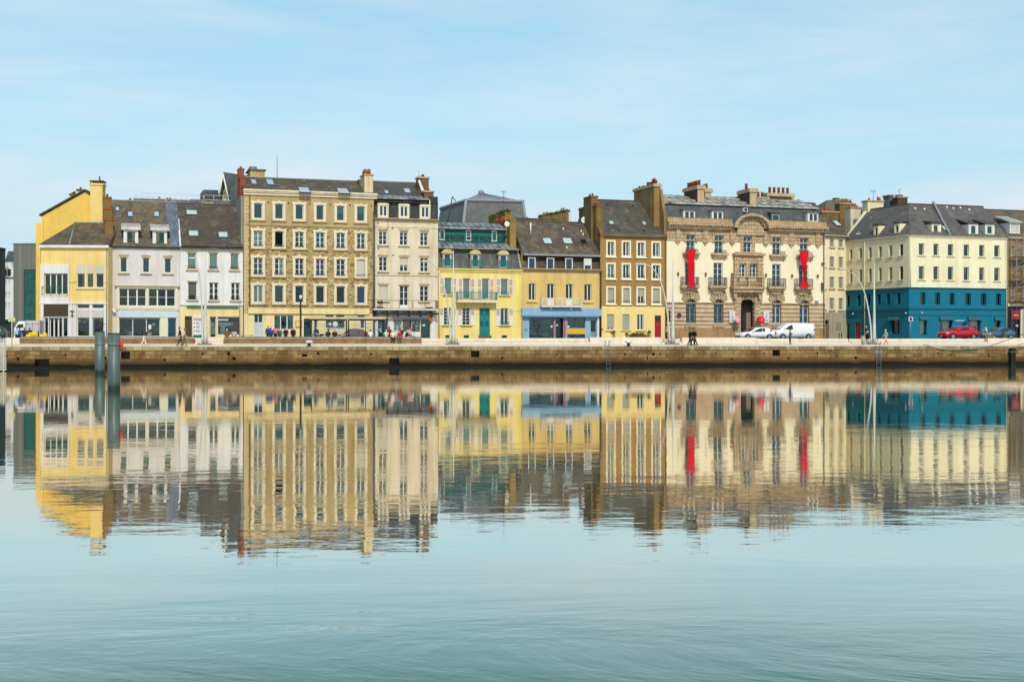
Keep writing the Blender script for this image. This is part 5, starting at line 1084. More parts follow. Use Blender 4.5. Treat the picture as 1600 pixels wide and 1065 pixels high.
# ------------------------------------------------------------------ 8 ochre house with the red door
def ochre_house():
    F, B, U = std('ochre_house', 'ochre brown house with bright cream window surrounds, pale yellow ground floor and a red door', 'house', 938, 1040.5)
    Z = lambda y: zat(F, 990, y); u = F.u; ze = Z(370); zg = Z(478.5); k = dict(sur=(plaster('bright_cream', (255, 240, 205), .1, .04, .88), .2), mull=2, sill=plaster('bright_cream', (255, 240, 205)))
    X = [(949.5, 959.5), (973.5, 983.5), (996.5, 1006.5), (1020, 1030.5)]
    row(B, F, X, 990, 378.5, 400, gl=GLT, cur=(CUR_W, 'right'), **k); row(B, F, X, 990, 413.5, 434.5, gl=GL, rail=(IRON, .4), **k, each={0: dict(gl=GLT, cur=(CUR_W, 'full')), 1: dict(cur=(CUR_W, 'sides'))})
    row(B, F, X, 990, 450, 473.5, gl=GL, rail=(IRON, .3), **k, each={i: dict(blind=f, bm=plaster('grey_shutter', (190, 188, 172), .1)) for i, f in enumerate((.96, .97, .55, .97))})
    row(B, F, [(948.5, 959.5), (972.5, 983.5), (995.5, 1006)], 990, 491, 515.5, mull=2, gl=GLT, sill=YEL, fw=.09, each={0: dict(blind=.86, bm=plaster('grey_shutter', (190, 188, 172))), 1: dict(blind=.99, bm=plaster('grey_shutter', (190, 188, 172)))})
    win(B, F, u(1023), u(1033), 0.0, Z(492.5), mull=1, door=.76, fm=paint('crimson_door', (180, 16, 44)), gl=GL, rec=.12, name='entrance_door', fw=.09)
    q = MB(); wall(q, F, 0, U, zg, ze); wall(q, F, 0, U, 0, zg, 0, .24, 1); shell(q, 0, U, 11.4, 0, ze, 3, 2); obj('wall', q, [plaster('ochre_render', (184, 144, 86), .3, .07), plaster('pale_yellow_render', (255, 226, 150), .15, .05, .88), DARK, BRSTK], B)
    cornice(B, F, -.02, U, ze-.12, ze+.2, .25, plaster('ochre_render', (184, 144, 86))); q = MB(); q.box(0, u(1022), -.05, -.003, 0, .4); obj('plinth', q, plaster('pale_yellow_render', (255, 226, 150)), B)
    q = MB(); q.box(u(1026), u(1029), .08, .1, Z(508), Z(507)); obj('letter_slot', q, STEEL, B)
    q = MB(); 
    for xx, yy in ((939, 476), (1036.5, 476), (940.5, 514)): c = u(xx); q.box(c-.09, c+.09, -.14, -.0, Z(yy)-.12, Z(yy)+.12)
    obj('junction_box', q, GREY, B)
    vr = 5.6; zr = F.z(313.5, u(968, vr), vr)
    ro, S = gable(B, F, .35, U+.1, ze+.2, zr, vr, 11.2, slate('dark_brown_slate', (94, 88, 80), (120, 100, 70), .25), BRSTK, over=.3, ridge=paint('brown_ridge', (96, 66, 54)))
    for a in ((951, 345.5, 958.5, 351), (1003.5, 347, 1009, 352)): skylight(ro, S, *a)
    for x, y in ((949, 320), (988.5, 322), (967.5, 360), (1006, 361)):
        h = S.hit(x, y); q = MB(); q.box(h[0]-.1, h[0]+.1, h[1]-.15, h[1]+.1, h[2], h[2]+.1); obj('roof_vent', q, BLACK, ro, F.wm)
    # exposed flank and stepped stacks on the left
    def Zv(y, x, v): return F.z(y, u(x, v), v)
    q = MB(); q.prism([(-.0, 0)]*3, 0, .1) if 0 else None
    q.box(-.02, .36, 0, 11.4, ze-6.5, ze+.25)
    def zf(v): return ze+.2+(zr-ze-.2)*(v/vr)+.25
    q.hexa([(-.02, 0, ze), (.36, 0, ze), (.36, vr, ze), (-.02, vr, ze), (-.02, 0, zf(0)), (.36, 0, zf(0)), (.36, vr, zf(vr)), (-.02, vr, zf(vr))])
    obj('flank_wall', q, BRSTK, B)
    for (v0, v1, yt, w_, pots) in ((1.0, 2.2, 320.5, .85, ()), (2.2, 4.4, 306.5, .9, [(.3, .4), (.7, .4)]), (4.4, 6.6, 324, .8, ())):
        u1 = .75 if v0 < 2 else .55; z1 = Zv(yt, 935, v0); chimney(B, F, u1-w_, u1, v0, v1, ze-.5, z1, BRSTK, cap=BRSTK, pots=pots, alongv=True, capout=.07)
    q = MB(); 
    for a, b_ in ((.1, .5), (.3, 1.0), (.5, 1.6), (.2, 2.0)): z1 = Zv(320.5 if b_ < 2.2 else 307, 935, 1.2); q.tube([(a, 1.1+b_*.45, z1+.05), (a, 1.1+b_*.45, z1+.5)], [.13, .1], 8)
    obj('chimney_pot', q, POT, B)
    q = MB(); c = -.3; zc = Zv(343.5, 903, 4.6); q.tube([(-.35, 4.4, zc), (-.3, 4.55, zc)], [.42, .3], 14); obj('satellite_dish', q, WHITE, B)
    pipe(B, F, U-.08, 0, ze-.2, paint('brown_pipe', (110, 80, 50))); pipe(B, F, .06, 0, Z(420), paint('brown_pipe', (110, 80, 50)))
ochre_house()
# ------------------------------------------------------------------ 9 the grand stone-trimmed building
def grand_building():
    F, B, U = std('grand_building', 'grand cream building with sandstone trim, arched pediment, slate mansard and two hanging red drapes', 'public building', 1041.5, 1289)
    u = F.u; Z = lambda y: zat(F, 1170, y); zg = Z(474.5); za = Z(378); zc0 = Z(360); zc1 = Z(351); zp = Z(343.5)
    STG = blocks('rusticated_stone', (240, 210, 176), (226, 194, 158), (108, 82, 50), 60, .52, .055, voff=0)
    CB = plaster('cream_ashlar', (255, 241, 208), .14, .05, .88)
    bw = paint('blue_grey_frame', (196, 206, 216))
    up = [(1072.5, 1085.5), (1116.8, 1129.5), (1161.5, 1174), (1207, 1219.5), (1249.8, 1262.5)]
    row(B, F, up, 1170, 369.5, 396.5, mull=2, rows=3, gl=GLB, fm=WHITE, fw=.06, thick=.7)
    md = [(1071, 1085.5), (1115, 1129), (1206.5, 1220), (1248.5, 1263)]
    row(B, F, md, 1170, 411.5, 447.5, mull=2, rows=4, gl=GLT, fm=WHITE, name='balcony_door', each={0: dict(gl=GL), 3: dict(gl=GL)})
    row(B, F, [(1153.8, 1164.5), (1170.5, 1181.5)], 1170, 412, 434.5, mull=2, rows=3, gl=GLT, fm=WHITE)
    gr = [(1071.5, 1087), (1115, 1130), (1206.5, 1220.5), (1249, 1264)]
    row(B, F, gr, 1170, 468.5, 505, mull=2, rows=3, gl=GLT, fm=paint('slate_blue_frame', (120, 140, 146)), fw=.12, rec=.3, name='arched_window', each={2: dict(gl=GLB, fm=bw), 3: dict(gl=GLB, fm=bw)})
    dx = (u(1157), u(1178)); F.open.append((dx[0], dx[1], 0.0, Z(468)))
    F.open.append((u(1119.5), u(1127), Z(524), Z(518)))
    q = MB(); wall(q, F, 0, U, zg, za, 0, .3, 0); wall(q, F, 0, U, 0, zg, -.06, .4, 1); wall(q, F, 0, U, za, zc0, -.02, .3, 3)
    shell(q, 0, U, 13, 0, zp, 4, 2, 0, 1.2); obj('wall', q, [CB, STG, DARK, STONE, BRSTK], B)
    q = MB(); q.box(0, u(1156.6), -.14, -.058, 0, Z(512)); q.box(u(1178.4), U, -.14, -.058, 0, Z(512)); 
    obj('plinth', q, plaster('plinth_stone', (196, 156, 108), .5), B)
    band(B, F, 0, u(1147), zg-.05, zg+.12, .12, STONE, 'string_course'); band(B, F, u(1193), U, zg-.05, zg+.12, .12, STONE, 'string_course')
    # arches and fan voussoirs
    def fan(x0, x1, ytop, w_out, n=7, keyh=.0):
        a, b_ = u(x0), u(x1); c = (a+b_)/2; r = (b_-a)/2; zc = Z(ytop)-r*.72; q = MB()
        # spandrels fill the square head of the opening down to the arc
        N_ = 8; arc = [(c-r*math.cos(math.pi*i/N_), zc+r*.72*math.sin(math.pi*i/N_)) for i in range(N_+1)]
        for sgn in (0, 1):
            half = arc[:N_//2+1] if sgn == 0 else arc[N_//2:]; cx = a if sgn == 0 else b_
            pts = [(cx, Z(ytop)+.02)]+(half[::1] if sgn == 0 else half)
            q.prism(pts if sgn else [(a, Z(ytop)+.02)]+half, -.055, .2)
        for i in range(n):
            t0 = math.pi*(.07+.86*i/n)+.045; t1 = math.pi*(.07+.86*(i+1)/n)-.045; mid = (i == n//2)
            R0 = 1.02; R1 = w_out if not mid else w_out*1.06
            if i in (0, n-1): R1 *= .92
            P = lambda t, k_: (c-r*k_*math.cos(t), zc+r*.72*R0*math.sin(t)+(k_-R0)*r*1.9*math.sin(t)**.7)
            q.prism([P(t0, R0), P(t1, R0), P(t1, R1), P(t0, R1)], -.16-(.08 if mid else 0), .02)
        return obj('voussoir_fan', q, STONE, B)
    for x0, x1 in gr: fan(x0, x1, 468.5, 2.1)
    fan(1157, 1178, 467, 1.75, 9)
    # portal: dark entry with an open leaf and a grille
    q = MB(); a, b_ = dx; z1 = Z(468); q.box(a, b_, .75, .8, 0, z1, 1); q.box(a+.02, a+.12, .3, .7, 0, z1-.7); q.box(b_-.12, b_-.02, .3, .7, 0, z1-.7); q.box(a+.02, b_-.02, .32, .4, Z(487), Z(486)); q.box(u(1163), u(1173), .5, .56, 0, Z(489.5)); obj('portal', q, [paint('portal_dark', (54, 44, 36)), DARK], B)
    q = MB(); q.box(u(1168.5), u(1175.5), .42, .48, 0.1, Z(488)); obj('door_leaf', q, plaster('stone_grey_door', (150, 132, 112)), B); 
    q = MB(); c = (a+b_)/2
    for i in range(9): x = a+(b_-a)*i/8; q.box(x-.02, x+.02, .3, .33, Z(486), z1)
    obj('fanlight_grille', q, BLACK, B)
    # projecting balconies with stone consoles
    for i, (x0, x1) in enumerate(((1066.5, 1092), (1110.5, 1136), (1202.5, 1228), (1245, 1270))):
        a, b_ = u(x0, -.7), u(x1, -.7); zt, zb = Z(434.5), Z(447.5)
        q = MB(); q.box(a-.08, b_+.08, -.8, -.02, zb-.28, zb); q.box(a+.05, b_-.05, -.6, -.02, zb-.5, zb-.28); q.prism([(a+.25, zb-.5), (b_-.25, zb-.5), (b_-.55, zb-.95), (a+.55, zb-.95)], -.35, -.02)
        o = obj('balcony', q, STONE, B); r = MB(); railing(r, a+.02, b_-.02, -.72, zb, zt, .09, posts=1.0); rail_side(r, a+.03, -.7, 0, zb, zt); rail_side(r, b_-.03, -.7, 0, zb, zt); obj('railing', r, IRON, o, F.wm)
    for i, (x0, x1) in enumerate(((1066, 1092), (1110.5, 1136), (1201.5, 1227.5), (1244, 1270))):
        a, b_ = u(x0), u(x1); zb = Z(398); q = MB(); q.box(a, b_, -.5, -.02, zb-.16, zb+.06); q.box(a+.2, b_-.2, -.35, -.02, zb-.42, zb-.16)
        for s_ in (a+.3, b_-.42): q.prism([(s_, zb-.42), (s_+.16, zb-.42), (s_+.16, zb-.62), (s_, zb-.62)], -.25, -.02)
        o = obj('window_ledge', q, STONE, B); r = MB(); railing(r, a+.3, b_-.3, -.38, zb+.05, Z(392), .1, posts=1.2); obj('railing', r, IRON, o, F.wm)
    # central bay: piers, ledge, stone balcony
    q = MB(); z0, z1 = Z(436), Z(397)
    q.box(u(1146.5), u(1153.3), -.3, -.02, Z(440), z1-.2); q.box(u(1182), u(1190.5), -.3, -.02, Z(440), z1-.2); q.box(u(1165), u(1170.2), -.22, -.02, z0, Z(411.6)); q.box(u(1153.3), u(1182), -.25, -.02, Z(411.6), z1-.2)
    q.box(u(1144), u(1192.5), -.6, -.02, z1-.2, z1+.06); q.box(u(1149), u(1188), -.35, -.02, z1+.06, z1+.25)
    for k in range(5): z = Z(440)+.2+k*.62; q.box(u(1145.6), u(1154.0), -.34, -.02, z, z+.3); q.box(u(1181.3), u(1191.4), -.34, -.02, z, z+.3)
    obj('central_surround', q, STONE, B)
    v = -1.0; a, b_ = u(1147, v), u(1194.5, v); zb, zt = Z(448), Z(434)
    q = MB(); q.box(a-.15, b_+.15, v-.1, -.02, zb-.35, zb); q.box(a, b_, v+.1, -.02, zb-.75, zb-.35); q.box(a, a+.35, v, v+.3, zb, zt); q.box(b_-.35, b_, v, v+.3, zb, zt); q.box((a+b_)/2-.15, (a+b_)/2+.15, v, v+.3, zb, zt); q.box(a, b_, v-.05, v+.33, zt, zt+.16); q.box(a, a+.3, v+.3, -.02, zb, zt); q.box(b_-.3, b_, v+.3, -.02, zb, zt)
    for x in (a+.15, b_-.65): q.prism([(x, zb-.75), (x+.5, zb-.75), (x+.42, zb-1.5), (x+.08, zb-1.5)], v+.35, -.02)
    o = obj('stone_balcony', q, STONE, B); r = MB(); n = 18
    for i in range(n):
        x = a+.5+(b_-a-1.0)*i/(n-1)
        if abs(x-(a+b_)/2) < .2: continue
        r.tube([(x, v+.15, zb), (x, v+.15, zb+(zt-zb)*.35), (x, v+.15, zb+(zt-zb)*.7), (x, v+.15, zt)], [.05, .085, .04, .06], 7)
    obj('baluster', r, STONE, o, F.wm)
    q = MB(); q.box(u(1146), u(1156.6), -.25, -.06, Z(474), zb-.75); q.box(u(1178.4), u(1190), -.25, -.06, Z(474), zb-.75); q.box(u(1147), u(1156.5), -.2, -.06, 0.4, Z(474)); q.box(u(1178.6), u(1187), -.2, -.06, .4, Z(474)); obj('portal_pier', q, STONE, B)
    # attic frieze: pilaster tablets, window heads, quoins
    q = MB(); q.box(0, U, -.1, -.018, za-.05, za+.1)
    for x0, x1 in ((1055, 1062), (1098, 1105.5), (1140, 1147), (1192, 1200), (1232, 1240), (1274, 1281)):
        a, b_ = u(x0), u(x1); q.box(a, b_, -.2, -.02, za-.25, zc0); q.box(a+.12, b_-.12, -.26, -.02, za+.15, zc0-.3); q.prism([(a+.1, za-.25), (b_-.1, za-.25), ((a+b_)/2+.05, za-.55), ((a+b_)/2-.05, za-.55)], -.15, -.02)
    for x0, x1 in up: a, b_ = u(x0), u(x1); q.box(a-.35, a-.03, -.1, -.01, Z(381), Z(366)); q.box(b_+.03, b_+.35, -.1, -.01, Z(381), Z(366)); q.box(a-.4, b_+.4, -.16, -.01, Z(369), Z(365.8))
    q.box(u(1157), u(1161), -.14, -.01, za-1.9, zc0); q.box(u(1174.6), u(1179), -.14, -.01, za-1.9, zc0)
    obj('attic_frieze', q, STONE, B)
    # cornice broken by the arch
    xl, xr = u(1146), u(1198); q = MB()
    for a, b_ in ((-.05, xl), (xr, U+.15)):
        q.box(a, b_, -.45, -.02, zc0, zc0+.22); q.box(a, b_, -.75, -.02, zc0+.40, zc1); q.box(a, b_, -.3, -.02, zc0+.22, zc0+.40)
        x = a+.1
        while x < b_-.2: q.box(x, x+.16, -.66, -.3, zc0+.22, zc0+.4); x += .34
    obj('cornice', q, STONE, B)
    q = MB(); q.box(0, u(1143), -.3, .0, zc1, zp); q.box(u(1200), U+.05, -.3, 0, zc1, zp)
    obj('parapet', q, blocks('parapet_stone', (216, 184, 142), (196, 162, 120), (120, 96, 66), 1.3, .8, .02), B)
    # arched pediment
    c = u(1171.5); zs = Z(357); R1 = (u(1200.5)-u(1142.5))/2; top = Z(334.5); ry1 = top-zs; N_ = 18; q = MB()
    def ring(k0, k1, y0, y1, m=0):
        for i in range(N_):
            t0, t1 = math.pi*i/N_, math.pi*(i+1)/N_; P = lambda t, k_: (c-R1*k_*math.cos(t), zs+ry1*math.sin(t)*k_)
            q.prism([P(t0, k0), P(t1, k0), P(t1, k1), P(t0, k1)], y0, y1, m)
    ring(.84, 1.0, -.95, .6); ring(.70, .80, -.55, .3)
    for i in range(15):
        t = math.pi*(.08+.84*i/14); x, z = c-R1*.81*math.cos(t), zs+ry1*.81*math.sin(t); q.box(x-.08, x+.08, -.8, -.5, z-.08, z+.08)
    q.prism([(c-R1*.72*math.cos(math.pi*i/N_), zs+ry1*.72*math.sin(math.pi*i/N_)) for i in range(N_+1)], -.2, .3)
    q.box(c-R1*.72, c+R1*.72, -.28, -.02, zc0-.6, zs+.06); q.box(c-1.2, c+1.2, -.26, -.2, zs+.5, zs+1.0)
    obj('arched_pediment', q, STONE, B)
    q = MB()
    for i in range(9):
        t0, t1 = math.pi*(i)/18, math.pi*(i+1)/18; P = lambda t, k_: (c-R1*k_*math.cos(t), zs+ry1*math.sin(t)*k_)
        q.prism([P(t0, 1.005), P(t1, 1.005), P(t1, 1.05), P(t0, 1.05)], -.8, .9)
    obj('lead_cap', q, ZND, B)
    # mansard and zinc top
    e = .3; ur = u(1170, 1.5); zt = F.z(323, ur, 1.5); q = MB(); U1 = U-.4
    SL = slate('blue_grey_slate', (92, 98, 104))
    q.hexa([(.15, e, zc1), (U, e, zc1), (U, 12.8, zc1), (.15, 12.8, zc1), (.35, 1.5, zt), (U1, 1.5, zt), (U1, 11, zt), (.35, 11, zt)]); obj('mansard_roof', q, SL, B)
    q = MB(); zt2 = F.z(310, u(1170, 6), 6)
    for k in range(3):
        t0, t1 = k/3, (k+1)/3; v0, v1 = 1.2+5*t0, 1.2+5*t1; z0_, z1_ = zt+(zt2-zt)*t0+.05*k, zt+(zt2-zt)*t1
        q.hexa([(.1, v0, z0_), (U1+.2, v0, z0_), (U1+.2, v1+.2, z1_), (.1, v1+.2, z1_), (.1, v0, z0_+.16), (U1+.2, v0, z0_+.16), (U1+.2, v1+.2, z1_+.12), (.1, v1+.2, z1_+.12)])
    n = 20
    for i in range(n+1): x = .1+(U1+.1)*i/n; q.hexa([(x-.02, 1.2, zt+.16), (x+.02, 1.2, zt+.16), (x+.02, 6.3, zt2+.14), (x-.02, 6.3, zt2+.14), (x-.02, 1.2, zt+.21), (x+.02, 1.2, zt+.21), (x+.02, 6.3, zt2+.19), (x-.02, 6.3, zt2+.19)], 1)
    q.hexa([(.1, 6.3, zt), (U1, 6.3, zt), (U1, 12, zt), (.1, 12, zt), (.1, 6.3, zt2), (U1, 6.3, zt2), (U1, 12, zt+.3), (.1, 12, zt+.3)], 0)
    obj('zinc_roof', q, [zinc('streaked_zinc', (214, 208, 194), (96, 94, 90)), ZND], B)
    for (x0, x1, y0, y1, w0, w1) in ((1068, 1086, 329, 344, 1070, 1085), (1112.5, 1130, 330, 345, 1114.5, 1129), (1262, 1278.5, 332.5, 348, 1264.5, 1277.5)):
        dormer(B, F, x0, x1, y0, y1, .25, WHT, ZND, back=2, winpx=(w0, y0+1.2, w1, y1-2), mull=2, roofh=.1, slope=.04, over=.12, fm=WHITE, thick=1.5, gl=GLT)
    dormer(B, F, 1204.5, 1219, 332.5, 346, .35, SL, ZND, back=2, winpx=(1206.5, 335, 1218, 345), mull=1, roofh=.12, slope=.04, over=.12, gl=GLT)
    q = MB(); c2 = u(1164, .9); q.box(c2-.28, c2+.28, .7, 1.2, F.z(331, c2, .9), F.z(325, c2, .9)); q.box(c2-.2, c2+.2, .68, .7, F.z(330.3, c2, .9), F.z(325.7, c2, .9), 1); obj('roof_hatch', q, [WHITE, GL], B)
    # stacks: two run front to back, one runs along the ridge
    DB = blocks('dark_stack_brick', (112, 88, 76), (96, 76, 66), (80, 66, 58), .24, .1, .01); CP = plaster('stack_cap_stone', (214, 190, 150), .4)
    def st(x, v0, v1, w_, yt, pots, **k):
        o = stack(B, F, x, v0, v1, w_, yt, zt-.6, DB, cap=CP, caph=.45, capout=.18, pots=pots, **k); u1 = F.u(x, v0); z1 = F.z(yt, u1, v0); q = MB(); q.box(u1-w_-.02, u1+.02, v0-.03, v0+.15, zt-.6, z1-.4); obj('stack_front', q, CP, o, F.wm)
    st(1100, 2.2, 6.2, .85, 290, [(t, .75) for t in (.12, .3, .45, .6, .75, .9)], pr=.17); st(1111, 5.0, 6.6, .8, 295, [(.3, .7), (.7, .7)], pr=.17)
    st(1182, 1.9, 5.0, .9, 295, [(.6, .85)], pr=.2)
    v = 6; a, b_ = u(1199, v), u(1240, v); o = chimney(B, F, a, b_, v, v+1, zt, F.z(301.5, a, v), DB, cap=CP, caph=.4, capout=.15, pots=[(t, .85) for t in (.16, .33, .5, .67, .84)], pr=.2)
    q = MB(); q.box(a-.03, a+.3, v-.03, v+.2, zt, F.z(303, a, v)); q.box(b_-.3, b_+.03, v-.03, v+.2, zt, F.z(303, a, v)); obj('stack_front', q, CP, o, F.wm)
    v = 5.5; a, b_ = u(1152, v), u(1164, v); chimney(B, F, a, b_, v, v+1, zt, F.z(307.5, a, v), CP, cap=CP, pots=[(.45, .7)], pr=.18); a, b_ = u(1184, v), u(1199, v); chimney(B, F, a, b_, v, v+1, zt, F.z(308, a, v), CP, cap=CP, pots=[(.25, .75), (.65, .75)], pr=.19)
    # tall party stack on the left flank over the ochre roof
    BR = plaster('ochre_flank', (176, 144, 92), .55, .2)
    v0 = 1.4; x = 1029.5; u1 = u(1031, v0)+.1; z1 = F.z(287.5, u1, v0)
    chimney(B, F, u1-.9, u1, v0, v0+6.2, zc1-7, z1, BR, cap=CP, capout=.14, caph=.35, alongv=True, pots=[(t, h) for t, h in ((.05, .5), (.13, .8), (.21, .75), (.3, .45), (.4, .5), (.47, .55), (.7, .3), (.88, .35))], pr=.15)
    q = MB(); q.box(-.32, .02, .05, 12.5, 6, zp-.1); q.hexa([(-.32, .05, zp-.1), (.02, .05, zp-.1), (.02, 3.5, zp-.1), (-.32, 3.5, zp-.1), (-.32, 1.2, zp+3.6), (.02, 1.2, zp+3.6), (.02, 3.5, zp+3.6), (-.32, 3.5, zp+3.6)]); obj('flank_wall', q, BR, B)
    # wall lamps, plaques, banners
    for xx, yy in ((1059, 428), (1102, 428.5), (1143, 429.5), (1196, 430), (1237, 431), (1277, 431.5)):
        q = MB(); c = u(xx); z = zat(F, xx, yy); q.box(c-.09, c+.09, -.22, -.04, z-.2, z+.2); q.box(c-.04, c+.04, -.1, 0, z+.1, z+.16); obj('wall_lantern', q, paint('bronze_lantern', (110, 88, 60)), B)
    q = MB(); q.box(u(1273), u(1278.6), -.05, -.003, zat(F, 1276, 473.8), zat(F, 1276, 470)); o = obj('street_plaque', q, paint('plaque_blue', (20, 60, 140)), B)
    q = MB(); z = zat(F, 1276, 471.9); x = u(1273.8)
    for l in (.08, .05, .1, .06): q.box(x, x+l*.7, -.06, -.05, z-.07, z+.07); x += .12
    obj('plaque_lettering', q, WHITE, o, F.wm)
    for x0, x1 in ((1138, 1147), (1191.3, 1200)):
        a, b_ = u(x0), u(x1); z0, z1 = zat(F, x0, 504), zat(F, x0, 486); q = MB(); q.box(a, b_, -.3, -.26, z0, z1); q.box(a-.04, b_+.04, -.31, -.25, z1, z1+.06); o = obj('banner', q, paint('banner_white', (238, 238, 240)), B)
        q = MB(); c = (a+b_)/2
        for k, (dx_, w_) in enumerate(((.0, .12), (.05, .1), (-.04, .16), (.06, .12), (-.02, .2), (.02, .14))): q.box(c+dx_-w_/2, c+dx_+w_/2, -.31, -.3, z1-.25-.13*k, z1-.18-.13*k)
        for k in range(2): q.box(c-.2, c+.2, -.31, -.3, z0+.2+.1*k, z0+.24+.1*k)
        obj('banner_print', q, paint('print_grey', (110, 110, 112)), o, F.wm)
    for x0, x1 in ((1069, 1089), (1113, 1133), (1206, 1226), (1248, 1268)):
        q = MB(); a, b_ = u(x0), u(x1); z = Z(510); q.box(a, b_, -.26, -.055, z-.1, z+.12); q.box(a+.1, a+.35, -.24, -.055, z-.38, z-.1); q.box(b_-.35, b_-.1, -.24, -.055, z-.38, z-.1); obj('sill', q, STONE, B)
    pipe(B, F, U-.25, 0, zc0, IRON, v=-.2); q = MB(); q.box(U-.6, U-.3, -.35, -.06, Z(452), Z(440)); q.box(U-.55, U-.2, -.3, -.06, Z(411), Z(408)); obj('rain_hopper', q, paint('bluegrey_box', (70, 90, 100)), B)
    q = MB(); c = u(1046); q.box(c-.09, c+.09, -.1, -.05, Z(503), Z(485)); obj('slit_window', q, DARK, B)
    return F, Z
GF, GZ = grand_building()
def drape(label, x0, x1, ytop, ybot, prof, seed):
    F = GF; ym = 1170; rnd = random.Random(seed); n = 40; m = 14; q = MB(); rows = []
    ut, vv = F.u((x0+x1)/2), -1.05
    zt, zb = zat(F, (x0+x1)/2, ytop, vv), zat(F, (x0+x1)/2, ybot, vv); c = F.u((x0+x1)/2, vv); hw = (F.u(x1, vv)-F.u(x0, vv))/2
    T = thing('red_drape', label, 'drape', F.at(c, vv, zb)); ph = rnd.random()*6
    for s_ in (0, 1):
        rows = []
        for i in range(n+1):
            t = i/n; k = 0
            for (ta, wa, ca), (tb, wb, cb) in zip(prof, prof[1:]):
                if ta <= t <= tb: f = (t-ta)/(tb-ta); f = f*f*(3-2*f); wd = wa+(wb-wa)*f; cc = ca+(cb-ca)*f
            rows.append([((cc+wd*(2*j/m-1))*hw, .07*math.sin(j*1.9+ph+t*3)*min(1, .5/wd)+.03*math.sin(j*.9+t*9)+s_*.02, (zt-zb)*(1-t)) for j in range(m+1)])
        for i in range(n):
            for j in range(m):
                f = [rows[i][j], rows[i][j+1], rows[i+1][j+1], rows[i+1][j]]; q.face(f if s_ else f[::-1], 0, True)
    obj('cloth', q, plaster('red_cloth', (236, 6, 40), .08, .1, .9), T)
    q = MB(); q.box(-hw*1.15, hw*1.15, .0, .12, zt-zb-.02, zt-zb+.1); q.tube([(-hw*.8, .1, zt-zb+.05), (-hw*.8, .55, zt-zb+.2)], .03, 5); q.tube([(hw*.8, .1, zt-zb+.05), (hw*.8, .55, zt-zb+.2)], .03, 5); obj('hanging_bar', q, IRON, T)
drape('red drape hanging nearly full width from the top left window of the grand building', 1073.5, 1087.5, 390, 447.5, [(0, 1, 0), (.25, .78, -.08), (.6, .64, -.1), (.85, .66, -.02), (1, .95, .05)], 1)
drape('red drape pinched thin at its middle, under the rightmost top window of the grand building', 1249.5, 1264, 392.5, 449, [(0, .98, 0), (.2, .85, .02), (.42, .42, .02), (.62, .26, .05), (.78, .3, .08), (.92, .85, .05), (1, .9, .1)], 2)

